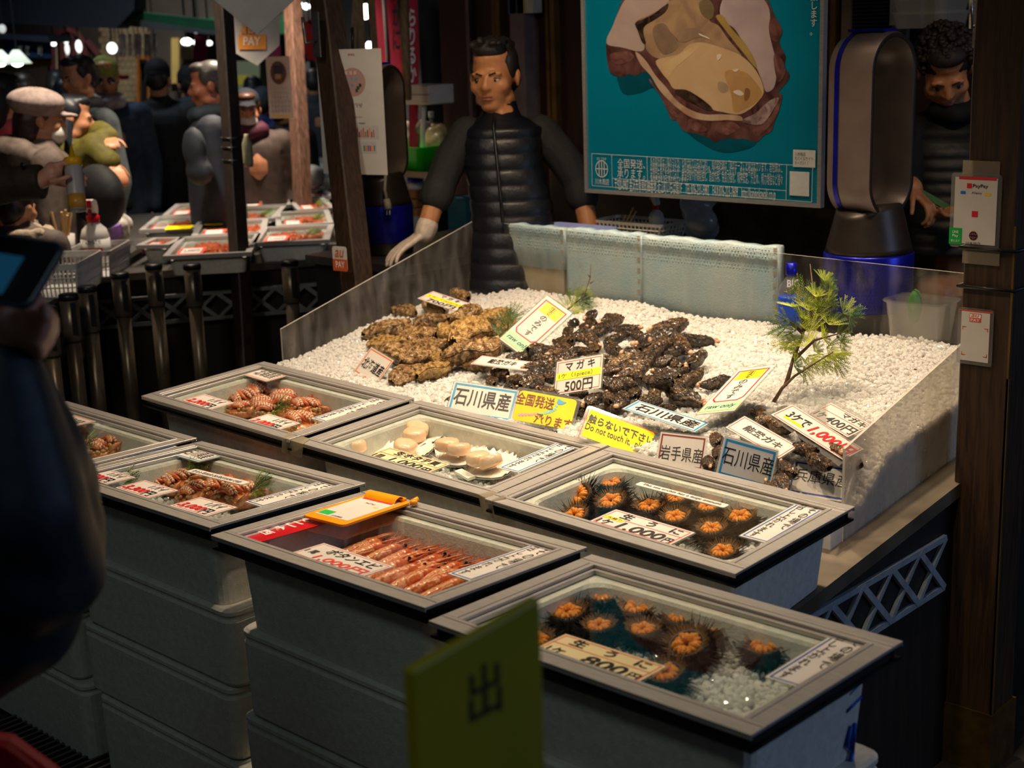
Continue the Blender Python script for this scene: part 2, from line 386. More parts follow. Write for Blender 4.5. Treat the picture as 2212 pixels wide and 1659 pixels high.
def lattice(parent, O, X, L, h, n, m, w=.014, dp=.010, end=True):
    X = V3(X).normalized(); Nn = X.cross(ZA); O = V3(O)
    def bar(p, q, w):
        p = V3(p); q = V3(q); d = (q-p).normalized(); s = Nn.cross(d)*(w/2)
        a = Nn*dp
        MB().hexa([p-s, p+s, q+s, q-s, p-s+a, p+s+a, q+s+a, q-s+a]).build('lattice_bar', m, parent)
    bar(O, O+X*L, w); bar(O+ZA*h, O+X*L+ZA*h, w)
    c = L/n
    for i in range(n):
        a = O+X*(c*i); e = O+X*(c*(i+1))
        bar(a+Nn*.0005, e+ZA*h+Nn*.0005, w*.8); bar(a+ZA*h+Nn*.001, e+Nn*.001, w*1.15)
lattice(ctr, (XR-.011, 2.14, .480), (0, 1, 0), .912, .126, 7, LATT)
# acrylic guard round the ice bed
gd = thing('acrylic_guard', 'scuffed clear acrylic guard walls around the bed of ice', 'screen', (-2.57, 3.2, .8))
ACRL = clear_mat('scuffed_acrylic', (.80, .79, .78, 1), haze=.2, hazecol=(.62, .58, .54, 1), rough=.12, noise=.6, nscale=5, aniso=(6, 6, 1.5))
ACRB = clear_mat('clear_acrylic', (.9, .9, .89, 1), haze=.10, hazecol=(.8, .76, .7, 1), rough=.06, noise=.8, nscale=4, nlo=.45, nhi=.75, aniso=(6, 6, 2))
ACRR = clear_mat('milky_acrylic', (.82, .8, .76, 1), haze=.40, hazecol=(.80, .74, .66, 1), rough=.25, noise=.35, nscale=5, aniso=(5, 5, 2))
EDGE = mat('acrylic_edge', C(200, 196, 186), .3, spec=.6, col2=C(185, 180, 170), scale=30)
def panel(pts, nrm, m, th=.006):
    n = V3(nrm)*th; A = [V3(p) for p in pts]; Bq = [p+n for p in A]
    mb = MB(); k = len(A); mb.poly(A[::-1]); mb.poly(Bq)
    mb.build('panel', m, gd)
    e = MB()
    for i in range(k): j = (i+1) % k; e.poly([A[i], A[j], Bq[j], Bq[i]])
    e.build('panel_edge', EDGE, gd)
XLP, XRP, YBP = -3.589, -1.552, 3.64
panel([(XLP, 2.748, bedz(2.748)), (XLP, YBP, bedz(YBP)), (XLP, YBP, 1.159), (XLP, 2.748, .92)], (1, 0, 0), ACRL)
panel([(XRP, 2.703, bedz(2.703)), (XRP, YBP, bedz(YBP)), (XRP, YBP, 1.13), (XRP, 2.703, .897)], (-1, 0, 0), ACRR)
panel([(XLP+.008, YBP, bedz(YBP)), (XRP-.008, YBP, bedz(YBP)), (XRP-.008, YBP, 1.13), (XLP+.008, YBP, 1.157)], (0, 1, 0), ACRB)
zt = MB()
p = aty(1030, 590, YBP); zt.cap(p+V3((-.02, -.012, 0)), p+V3((.022, -.012, 0)), .004); zt.cap(p+V3((-.02, .01, 0)), p+V3((.022, .01, 0)), .003)
zt.build('cable_tie', mat('white_tie', C(210, 205, 195), .4, col2=C(200, 195, 185), scale=50), gd, True)
# wrapped foam boards leaning behind the guard
BUBB = mat('blue_bubble_wrap', C(176, 208, 222), .22, col2=C(196, 216, 222), scale=9, kind='noise', bump=.6, bscale=260, spec=.6)
def wrapboard(xa, xb, ztop, zlow, label):
    y0, y1 = YBP+.012, YBP+.052; r = random.Random(int(xa*1000)); o = thing('wrapped_foam_board', label, 'board', ((xa+xb)/2, y0, zlow), 'bubble wrapped boards behind the ice')
    MB().bbox((xa+.006, y0+.006, bedz(YB)+.01), (xb-.006, y1-.006, ztop-.012)).build('foam_core', mat('beige_foam_board', C(206, 192, 166), .7, col2=C(192, 176, 148), scale=8), o)
    nx, nz = 30, 18
    ph = r.random()*6
    def edge(u): return ztop+.0022*math.sin(u*17+ph)+.0016*math.sin(u*41+ph*2)
    lp = []
    for i in range(nx+1):
        u = i/nx; x = xa+(xb-xa)*u; zt_ = edge(u); q = []
        for (dy, z) in ((0, zlow), (0, (zlow+zt_)/2), (0, zt_-.008), (.006, zt_), (y1-y0-.006, zt_), (y1-y0, zt_-.008), (y1-y0, zlow)):
            q.append((x, y0+dy+.0012*math.sin(u*60+z*90), z))
        lp.append(q)
    MB().loops(lp).build('bubble_wrap', BUBB, o, True)
    mb = MB()   # rows of raised bubbles along the top where the light catches them
    for k in range(int((xb-xa)/.0115)):
        for j in range(7):
            x = xa+.008+k*.0115+(j % 2)*.0057
            if x < xb-.006: mb.ell((x, y0+.0015, ztop-.012-j*.0105), (.0044, .003, .0044), nu=6, nv=4)
    s = mb.build('bubbles', BUBB, o, True); s['kind'] = 'stuff'
    t = MB()
    for z in np.arange(zlow+.02, ztop, .035): t.bbox((xb-.012, y0-.0015, z), (xb-.001, y0+.0005, z+.013))
    t.build('tape', mat('yellowed_tape', C(186, 180, 158), .35, col2=C(174, 166, 142), scale=40), o)
def bx(px): return aty(px, 520, YBP+.02).x
wrapboard(bx(1036), bx(1220), aty(1128, 487, YBP).z, aty(1128, 575, YBP).z, 'bubble wrapped board nearest the seller, beige foam showing below the wrap')
wrapboard(bx(1226), bx(1386), aty(1300, 500, YBP).z, bedz(YB)+.01, 'middle blue bubble wrapped board behind the ice bed')
wrapboard(bx(1390), bx(1682), aty(1530, 522, YBP).z, bedz(YB)+.01, 'widest blue bubble wrapped board, ending left of the large conifer sprig')
# ---------------------------------------------------------------- posts
def post(name, label, base, top, w, m, marks=()):
    o = thing(name, label, 'post', base)
    b = V3(base); t = V3(top); h = w/2; mb = MB(); r = random.Random(len(label)); lp = []
    n = 14
    for i in range(n+1):
        p = b.lerp(t, i/n); j = lambda: r.uniform(-.0022, .0022)
        lp.append([(p.x-h+j(), p.y-h+j(), p.z), (p.x+h+j(), p.y-h+j(), p.z), (p.x+h+j(), p.y+h+j(), p.z), (p.x-h+j(), p.y+h+j(), p.z)])
    bevel(mb.loops(lp).build('timber', m, o), .005, 1)
    return o
pr_ = post('timber_post', 'worn brown timber post at the right carrying two payment placards', (-1.43, 3.165, 0), (-1.425, 3.17, 3.3), .122, WOOD)
bz = MB(); bz.bbox((-1.498, 3.097, 0), (-1.362, 3.233, .16)); bz.build('steel_shoe', mat('rusty_shoe', C(92, 74, 34), .5, .5, C(70, 54, 26), scale=20), pr_)
bz = MB(); bz.bbox((-1.371, 3.101, .16), (-1.366, 3.108, 1.35)); bz.bbox((-1.371, 3.101, .16), (-1.364, 3.108, 1.0))
bz.build('brass_corner_strip', GOLD, pr_)
for z in (aty(2110, 537, 3.1).z, aty(2110, 621, 3.1).z):
    mb = MB(); mb.tube([(-1.497, 3.098, z), (-1.363, 3.098, z), (-1.363, 3.232, z), (-1.497, 3.232, z), (-1.497, 3.098, z)], .004, 6); mb.build('cable_tie', BLACKP, pr_, True)
def hook_plate(p, parent, s=1, nm='hook_plate'):
    mb = MB(); mb.box((0, 0, 0), (.035*s, .006, .15*s), T(*p)); mb.build(nm, STEEL, parent)
    mb = MB(); mb.tube([V3(p)+V3((.0, -.004, -.02*s)), V3(p)+V3((0, -.05*s, -.025*s)), V3(p)+V3((0, -.055*s, .06*s))], .006*s, 8); mb.build('hook', STEEL, parent, True)
hook_plate(at(2130, 35, 3.55)+V3((0, -.03, 0)), pr_)
p2b = at(775, 640, 5.0); p2t = at(698, -60, 5.05); k = (p2t-p2b)/(p2t.z-p2b.z)
po2 = post('timber_post', 'scratched brown timber post with the small pay sticker, beside the seller', p2b-k*p2b.z, p2b+k*(3.2-p2b.z), .084, WOOD)
hook_plate(at(683, 75, 4.95), po2)
p1b = at(531, 780, 6.3); p1t = at(478, -60, 6.4); k = (p1t-p1b)/(p1t.z-p1b.z)
po1 = post('timber_post', 'dark leaning timber post in front of the crab trays, wires around it', p1b-k*p1b.z, p1b+k*(3.2-p1b.z), .066, mat('darker_timber', C(40, 27, 17), .55, 0, C(24, 16, 10), scale=6, aniso=(18, 18, 1.2), bump=.25))
for y in (298, 318, 346):
    c_ = p1b+k*((atz(505+(y-298)*.1, y, 1.5)-p1b).z*0); q = at(508, y, 6.33); q = p1b+k*(q.z-p1b.z)
    mb = MB(); h = .036; mb.tube([(q.x-h, q.y-h, q.z), (q.x+h, q.y-h, q.z), (q.x+h, q.y+h, q.z), (q.x-h, q.y+h, q.z), (q.x-h, q.y-h, q.z)], .003, 6); mb.build('wire', BLACKP, po1, True)
q = at(535, 330, 6.2); mb = MB().lathe([(.0, 0), (.02, 0), (.022, .02), (.022, .1), (.012, .125), (.01, .14), (0, .14)], 14, T(q.x, q.y, q.z-.06)); o = mb.build('small_bottle', mat('pale_bottle', C(170, 160, 130), .3, col2=C(150, 140, 112), scale=30), None, True)
prop(o, 'small pale bottle wired to the side of the dark leaning post', 'bottle')
p3b = at(653, 410, 8.0); p3t = at(628, -60, 8.0); k = (p3t-p3b)/(p3t.z-p3b.z)
post('timber_post', 'weathered pinkish timber post farther back behind the crab trays', p3b-k*p3b.z, p3b+k*(3.0-p3b.z), .078, mat('weathered_timber', C(126, 92, 76), .6, 0, C(84, 60, 48), scale=7, aniso=(14, 14, 1.4), bump=.3))

# ---------------------------------------------------------------- foam boxes and glazed covers
def foam_box(name, label, outer_b, outer_t, wall=.026, depth=None, M=None, group=None, lip=True, m=FOAM):
    """outer_b / outer_t: 4 bottom and 4 top corner points (FL, FR, BR, BL); open when depth is given"""
    o = thing(name, label, 'box', sum((V3(p) for p in outer_b), V3())/4, group)
    def loop(P, inset, r, dz=0):
        P = [V3(p) for p in P]; ux = (P[1]-P[0]).normalized(); uy = (P[3]-P[0]).normalized(); n = ux.cross(uy)
        w = (P[1]-P[0]).length; h = (P[3]-P[0]).length; out = []
        cx_, cy_ = w/2, h/2
        for (x, y) in rrect(w-2*inset, h-2*inset, r, 4, cx_, cy_):
            s, t = x/w, y/h
            q = (P[0]*(1-s)*(1-t)+P[1]*s*(1-t)+P[2]*s*t+P[3]*(1-s)*t); out.append(tuple(q+n*dz))
        return out
    body = MB()
    if depth:
        body.loops([loop(outer_b, .014, .03), loop(outer_t, .002, .03, -.006), loop(outer_t, .006, .03, 0), loop(outer_t, wall-.004, .035, 0), loop(outer_t, wall, .04, -.006), loop(outer_t, wall+.018, .04, -depth)], cap0=True, cap1=True)
        body.build('body', m, o, True)
        o.children[0].data.polygons.foreach_set('use_smooth', [False]*len(o.children[0].data.polygons))
    else:
        body.loops([loop(outer_b, .012, .028), loop(outer_b, .004, .03, .01), loop(outer_t, .0, .03, -.03), loop(outer_t, .004, .03, -.024), loop(outer_t, .004, .03, -.018)])
        body.build('body', m, o)
        l = MB(); l.loops([loop(outer_t, .003, .03, -.018), loop(outer_t, 0, .03, -.013), loop(outer_t, 0, .03, -.005), loop(outer_t, .006, .03, 0)]); l.build('lid', m, o)
    return o
TL, TW = .6600, .4323
TR = {}
def tray_matrix(o, a, b_, g):
    ux = V3((math.cos(b_)*math.cos(g), math.cos(b_)*math.sin(g), math.sin(b_))); vy = V3((-math.sin(g)*math.cos(a), math.cos(a)*math.cos(g), math.sin(a)))
    return mbasis(o, ux, vy)
for n_, o_, a_, b_, g_ in (('t1', (-3.453, 2.143, .850), .0373, -.0214, .0004), ('t2', (-2.794, 2.166, .824), .0373, -.0214, .011), ('t3', (-2.101, 2.127, .825), .0373, -.0214, -.0061),
                           ('t6', (-3.103, 1.658, .804), -.0281, .0222, -.0112), ('t7', (-2.402, 1.622, .820), -.0281, .0222, -.0218), ('t8', (-1.690, 1.563, .840), -.0185, .0067, -.0053),
                           ('t5', (-3.795, 1.672, .800), -.02, .0, -.004)):
    TR[n_] = tray_matrix(o_, a_, b_, g_)
COVER_LABEL = {'t1': 'glazed aluminium cover frame over the crabs, beside the ice bed', 't2': 'glazed aluminium cover frame over the scallops, centre of the back row',
               't3': 'glazed aluminium cover frame over the urchins beside the steel counter edge', 't5': 'glazed aluminium cover frame at far left, half behind the blue coat',
               't6': 'glazed aluminium cover frame over crabs marked 3,000 and 3,300 yen', 't7': 'glazed aluminium cover frame over the shrimps, orange clipboard on it', 't8': 'nearest glazed aluminium cover frame, over urchins on ice'}
BOX_LABEL = {'t1': 'open styrofoam box holding crabs at 2,000 yen, beside the ice bed', 't2': 'open styrofoam box holding scallops in shells on ice', 't3': 'open styrofoam box holding large urchins, on the steel counter edge',
             't5': 'open styrofoam box of crabs at far left behind the blue coat', 't6': 'open styrofoam box of crabs, topmost of the left front stack', 't7': 'open styrofoam box of shrimps, topmost of the middle front stack', 't8': 'open styrofoam box of urchins and ice, topmost of the nearest stack'}
RW = .041
def tray(key, front_inset=.028):
    M = TR[key]
    o = thing('glass_cover', COVER_LABEL[key], 'cover', M, 'glazed covers on the seafood boxes')
    L_, W_ = TL-.003, TW
    for nm, a, b_ in (('f', (0, 0), (L_, RW)), ('b', (0, W_-RW), (L_, W_)), ('l', (0, RW), (RW, W_-RW)), ('r', (L_-RW, RW), (L_, W_-RW))):
        mb = MB(); mb.bbox((a[0], a[1], -.006), (b_[0], b_[1], 0), M)
        # raised bead and stepped inner track
        if nm in 'fb':
            yi = RW if nm == 'f' else W_-RW; s = 1 if nm == 'f' else -1
            mb.bbox((RW*.9, yi-s*.004, -.016), (L_-RW*.9, yi+s*.008, -.007), M); mb.bbox((.002, yi-s*.012, 0), (L_-.002, yi-s*.010, .0016), M)
            yo = 0 if nm == 'f' else W_; mb.bbox((0, yo, -.010), (L_, yo+s*.003, -.006), M)
        else:
            xi = RW if nm == 'l' else L_-RW; s = 1 if nm == 'l' else -1
            mb.bbox((xi-s*.004, RW, -.016), (xi+s*.008, W_-RW, -.007), M); mb.bbox((xi-s*.012, RW, 0), (xi-s*.010, W_-RW, .0016), M)
        bevel(mb.build('frame_rail', ALU, o), .0015, 1)
    mb = MB(); d = .010
    for a, b_ in (((d, d), (L_-d, d+.012)), ((d, W_-d-.012), (L_-d, W_-d)), ((d, d), (d+.012, W_-d)), ((L_-d-.012, d), (L_-d, W_-d))): mb.bbox((a[0], a[1], -.026), (b_[0], b_[1], -.006), M)
    for a, b_ in (((.001, .002), (L_-.001, .030)), ((.001, W_-.030), (L_-.001, W_-.002)), ((.001, .002), (.024, W_-.002)), ((L_-.024, .002), (L_-.001, W_-.002))): mb.bbox((a[0], a[1], -.031), (b_[0], b_[1], -.026), M)
    mb.build('shadow_track', SHADESLOT, o)
    g = MB(); g.bbox((RW-.004, RW-.004, -.013), (L_-RW+.004, W_-RW+.004, -.0095), M); g.build('glass_pane', GLASS, o)
    return o
for k_ in ('t1', 't2', 't3', 't6', 't7', 't8', 't5'): tray(k_)
for (ka, kb, lab) in (('t1', 't2', 'strip of clear tape joining the crab cover to the scallop cover'), ('t2', 't3', 'strip of clear tape joining the scallop cover to the urchin cover')):
    pa = TR[ka] @ V3((TL-.025, 0, .0012)); pb = TR[kb] @ V3((.028, 0, .0012)); M = mbasis(pa, pb-pa, TR[ka].col[1].xyz); w = (pb-pa).length
    mb = MB(); mb.bbox((0, -.0045, 0), (w, .03, .0008), M); mb.bbox((0, -.0048, -.04), (w, -.004, .0008), M)
    o = mb.build('clear_tape', clear_mat('old_clear_tape', (.8, .77, .68, 1), haze=.35, hazecol=(.75, .68, .55, 1), rough=.15), None); prop(o, lab, 'tape', 'tape over the cover joints')
INS = .034; INC = .050
def corners(key, z, ins=INS): M = TR[key]; return [M @ V3(p) for p in ((ins, ins, z), (TL-ins, ins, z), (TL-ins, TW-ins, z), (ins, TW-ins, z))]
for k_ in ('t1', 't2', 't3'):
    top = corners(k_, -.0175); bot = [V3((p.x, p.y, bedz(p.y)+.001)) for p in top]
    foam_box('foam_box', BOX_LABEL[k_], bot, top, wall=.036, depth=.10, group='open seafood boxes')
def rectz(x0, y0, x1, y1, z): return [(x0, y0, z), (x1, y0, z), (x1, y1, z), (x0, y1, z)]
stack = {'t6': (.612, .424, .240, .0), 't7': (.615, .412, .205, .0), 't8': (.648, .445, .235, .0), 't5': (.600, .41, .222, .0)}
names = {'t6': 'left front stack', 't7': 'middle front stack', 't8': 'nearest stack at the right', 't5': 'far left stack behind the blue coat'}
for k_, zs in stack.items():
    top = corners(k_, -.0175); bot = [V3((p.x, p.y, zs[0])) for p in top]
    bx_ = foam_box('foam_box', BOX_LABEL[k_], bot, top, wall=.036, depth=.10, group='open seafood boxes')
    x0, y0, x1, y1 = top[0].x, top[0].y, top[2].x, top[2].y
    for j in range(3):
        e = .012; dx = (.006, -.012, .014)[j]+(.012 if k_ == 't6' else .0)*(j == 2)
        foam_box('foam_box', 'closed styrofoam box, %s of the %s' % (('second from top', 'third from top', 'bottom box')[j], names[k_]),
                 rectz(x0+dx-e, y0-.006, x1+dx+e, y1+.01, zs[j+1]+.001), rectz(x0+dx-e, y0-.006, x1+dx+e, y1+.01, zs[j]-.001), group='stacked closed foam boxes')
# hand written marks on boxes
def strokes(parent, name, pts_list, M, r, m):
    for pts in pts_list: mb = MB(); mb.tube([M @ V3(p) for p in pts], r, 6); mb.build(name, m, parent, True)
BLUEINK = mat('blue_marker', C(24, 84, 190), .5, col2=C(20, 70, 165), scale=60); REDINK = mat('red_marker', C(190, 30, 40), .5, col2=C(170, 24, 34), scale=60)
t8box = [o for o in bpy.data.objects if o.get('label') == BOX_LABEL['t8']][0]
Mx = mbasis((-1.69+TL-INS-.006, 1.92, .68), (0, 1, 0), (0, 0, 1))
strokes(t8box, 'marker_writing', [[(-.03, .09, 0), (.0, .095, 0)], [(-.035, .062, 0), (.008, .07, 0)], [(-.02, .03, 0), (-.03, 0, 0), (-.012, -.02, 0), (-.008, .03, 0)], [(-.012, -.02, 0), (-.022, -.045, 0)]], Mx, .004, BLUEINK)
Mx = mbasis((-1.69+TL-INS-.004, 1.60, .70), (0, 1, 0), (0, 0, 1))
strokes(t8box, 'marker_writing', [[(0, 0, 0), (.012, .02, 0), (.0, .035, 0), (-.008, .02, 0), (.0, 0, 0), (-.006, -.03, 0)], [(.03, .01, 0), (.04, .03, 0), (.03, .04, 0), (.025, .02, 0), (.03, .01, 0)]], Mx, .004, BLUEINK)
t3box = [o for o in bpy.data.objects if o.get('label') == BOX_LABEL['t3']][0]
Mx = mbasis((-2.101+TL-INS-.006, 2.245, .672), (0, 1, 0), (0, 0, 1))
strokes(t3box, 'marker_writing', [[(0, 0, 0), (.008, .008, 0)], [(.022, .0, 0), (.03, .008, 0)]], Mx, .006, REDINK)
# ---------------------------------------------------------------- crushed ice
def ice_mat(tf):
    m = bpy.data.materials.new('crushed_ice_gloss'); m.use_nodes = True; nt = m.node_tree; N = nt.nodes; L = nt.links; N.remove(N['Principled BSDF'])
    tc = N.new('ShaderNodeTexCoord'); nz_ = N.new('ShaderNodeTexNoise'); nz_.inputs['Scale'].default_value = 45; nz_.inputs['Detail'].default_value = 3; L.new(tc.outputs['Object'], nz_.inputs['Vector'])
    cr = N.new('ShaderNodeValToRGB'); cr.color_ramp.elements[0].position = .35; cr.color_ramp.elements[1].position = .65; cr.color_ramp.elements[0].color = C(246, 245, 242); cr.color_ramp.elements[1].color = C(255, 254, 252); L.new(nz_.outputs[0], cr.inputs[0])
    df = N.new('ShaderNodeBsdfDiffuse'); tl = N.new('ShaderNodeBsdfTranslucent'); tr = N.new('ShaderNodeBsdfTransparent'); gl = N.new('ShaderNodeBsdfGlossy'); gl.inputs['Roughness'].default_value = .07
    for n in (df, tl): L.new(cr.outputs[0], n.inputs[0])
    a = N.new('ShaderNodeMixShader'); a.inputs[0].default_value = .5; L.new(df.outputs[0], a.inputs[1]); L.new(tl.outputs[0], a.inputs[2])
    b_ = N.new('ShaderNodeMixShader'); b_.inputs[0].default_value = tf; L.new(a.outputs[0], b_.inputs[1]); L.new(tr.outputs[0], b_.inputs[2])
    fr = N.new('ShaderNodeFresnel'); fr.inputs[0].default_value = 1.33; ge = N.new('ShaderNodeNewGeometry'); s1_ = N.new('ShaderNodeMath'); s1_.operation = 'SUBTRACT'; s1_.inputs[0].default_value = 1; L.new(ge.outputs['Backfacing'], s1_.inputs[1])
    m1 = N.new('ShaderNodeMath'); m1.operation = 'MULTIPLY'; L.new(fr.outputs[0], m1.inputs[0]); L.new(s1_.outputs[0], m1.inputs[1])
    c_ = N.new('ShaderNodeMixShader'); L.new(m1.outputs[0], c_.inputs[0]); L.new(b_.outputs[0], c_.inputs[1]); L.new(gl.outputs[0], c_.inputs[2]); L.new(c_.outputs[0], N['Material Output'].inputs[0]); return m
ICE = ice_mat(.16); ICEB = ice_mat(0.0)
ICO = None
def ico():
    global ICO
    if ICO is None:
        import bmesh
        bm = bmesh.new(); bmesh.ops.create_icosphere(bm, subdivisions=2, radius=1)
        ICO = (np.array([v.co[:] for v in bm.verts]), np.array([[v.index for v in f.verts] for f in bm.faces])); bm.free()
    return ICO
def nuggets(centres, rad, base=None):
    v0, f0 = ico(); n = len(centres); k = len(v0)
    ax = RNG.normal(size=(n, 3)); ax /= np.linalg.norm(ax, axis=1)[:, None]; an = RNG.uniform(0, 6.28, n)
    K = np.zeros((n, 3, 3)); K[:, 0, 1] = -ax[:, 2]; K[:, 0, 2] = ax[:, 1]; K[:, 1, 0] = ax[:, 2]; K[:, 1, 2] = -ax[:, 0]; K[:, 2, 0] = -ax[:, 1]; K[:, 2, 1] = ax[:, 0]
    R = np.eye(3)[None]+np.sin(an)[:, None, None]*K+(1-np.cos(an))[:, None, None]*(K@K)
    s = rad*RNG.uniform(.6, 1.25, (n, 1))*RNG.uniform(.7, 1.2, (n, 3))
    lump = 1+RNG.normal(0, .13, (n, k, 1))
    V = np.einsum('nij,nkj->nki', R, v0[None]*s[:, None, :]*lump)+np.asarray(centres)[:, None, :]
    F = f0[None]+(np.arange(n)*k)[:, None, None]
    return V.reshape(-1, 3), F.reshape(-1, 3)
def np_mesh(name, V, F, m, smooth=True):
    me = bpy.data.meshes.new(name); me.vertices.add(len(V)); me.vertices.foreach_set('co', V.astype(np.float32).ravel())
    me.loops.add(F.size); me.loops.foreach_set('vertex_index', F.astype(np.int32).ravel()); w = F.shape[1]
    me.polygons.add(len(F)); me.polygons.foreach_set('loop_start', (np.arange(len(F))*w).astype(np.int32)); me.polygons.foreach_set('loop_total', np.full(len(F), w, np.int32))
    me.polygons.foreach_set('use_smooth', np.full(len(F), smooth)); me.update(calc_edges=True); me.validate()
    return link(name, me, m)
def ice_z(x, y):   # surface of the big bed
    return .800+.12*(y-2.6)-.072*np.clip((x+1.76)/.05, 0, 1)*np.clip((2.90-y)/.12, 0, 1)+.008*np.sin(x*5+1)*np.cos(y*6)+.006*np.sin(x*13+y*9)
def ice_stuff(name, label, x0, x1, y0, y1, zf, step, rad, M=None, group=None, deep=False):
    nx, ny = int((x1-x0)/step), int((y1-y0)/step)
    X, Y = np.meshgrid(np.linspace(x0, x1, nx), np.linspace(y0, y1, ny)); X = X.ravel()+RNG.uniform(-.5, .5, nx*ny)*step; Y = Y.ravel()+RNG.uniform(-.5, .5, nx*ny)*step
    X = np.clip(X, x0+rad, x1-rad); Y = np.clip(Y, y0+rad, y1-rad)
    Z = zf(X, Y)+RNG.uniform(-.008, .004, nx*ny)
    V, F = nuggets(np.stack([X, Y, Z], 1), rad)
    gx, gy = np.linspace(x0, x1, 40), np.linspace(y0, y1, 24); GX, GY = np.meshgrid(gx, gy)
    B = np.stack([GX.ravel(), GY.ravel(), (zf(GX, GY)-.006).ravel()], 1); q = []
    for j in range(23):
        for i in range(39): a = j*40+i; q += [(a, a+1, a+41), (a, a+41, a+40)]
    rim = [i for i in range(40)]+[j*40+39 for j in range(1, 24)]+[23*40+i for i in range(38, -1, -1)]+[j*40 for j in range(22, 0, -1)]
    k0 = len(B); sk_ = B[rim].copy(); sk_[:, 2] = (sk_[:, 2]-.14) if deep else (sk_[:, 2]-.01); B = np.concatenate([B, sk_]); nr = len(rim)
    for i in range(nr): a, b_ = rim[i], rim[(i+1) % nr]; q += [(a, k0+i, k0+(i+1) % nr), (a, k0+(i+1) % nr, b_)]
    V2 = np.concatenate([V, B]); F2 = np.concatenate([F, np.array(q)+len(V)])
    if M is not None: A = np.array(M); V2 = V2 @ A[:3, :3].T+A[:3, 3]
    o = np_mesh(name, V2, F2, ICE, False); o.data.materials.append(ICEB); mi = np.zeros(len(o.data.polygons), np.int32); mi[len(F):] = 1; o.data.polygons.foreach_set('material_index', mi); prop(o, label, 'ice', group, 'stuff'); return o
ice_stuff('crushed_ice', 'big sloping bed of crushed ice under the oysters', XLP+.008, XRP-.004, 2.655, YBP-.006, ice_z, .0085, .0070, deep=True)
for k_, z, st, lab in (('t2', -.092, .010, 'crushed ice under the scallops'), ('t8', -.082, .011, 'crushed ice under the nearest urchins'), ('t3', -.092, .016, 'crushed ice under the large urchins'),
                       ('t1', -.092, .016, 'crushed ice under the crabs beside the ice bed'), ('t6', -.092, .016, 'crushed ice under the crabs of the left front stack'), ('t5', -.092, .018, 'crushed ice in the box at far left'), ('t7', -.105, .016, 'crushed ice under the shrimps')):
    def zf(x, y, z=z, k=k_):
        return z+.004*np.sin(x*30)*np.cos(y*26)+(np.clip((x-.36)/.25, 0, 1)*.022*np.clip((.3-y)/.2, 0, 1) if k == 't8' else 0)
    ice_stuff('crushed_ice', lab, INC+.028, TL-INC-.028, INC+.028, TW-INC-.028, zf, st, .0068, TR[k_])
# flecks of shell and seaweed on the ice
mb = MB(); r = random.Random(3)
for i in range(70):
    x, y = r.uniform(XLP+.1, XRP-.1), r.uniform(2.75, 3.5); s = r.uniform(.0015, .004)
    mb.box((0, 0, 0), (s*r.uniform(1, 3), s, s*.5), T(x, y, float(ice_z(x, y))+.006) @ RZ(r.uniform(0, 3)))
o = mb.build('shell_flecks', mat('fleck_brown', C(92, 66, 36), .6, col2=C(60, 44, 28), scale=90)); prop(o, 'tiny brown flecks of shell scattered on the ice bed', 'debris', kind='stuff')

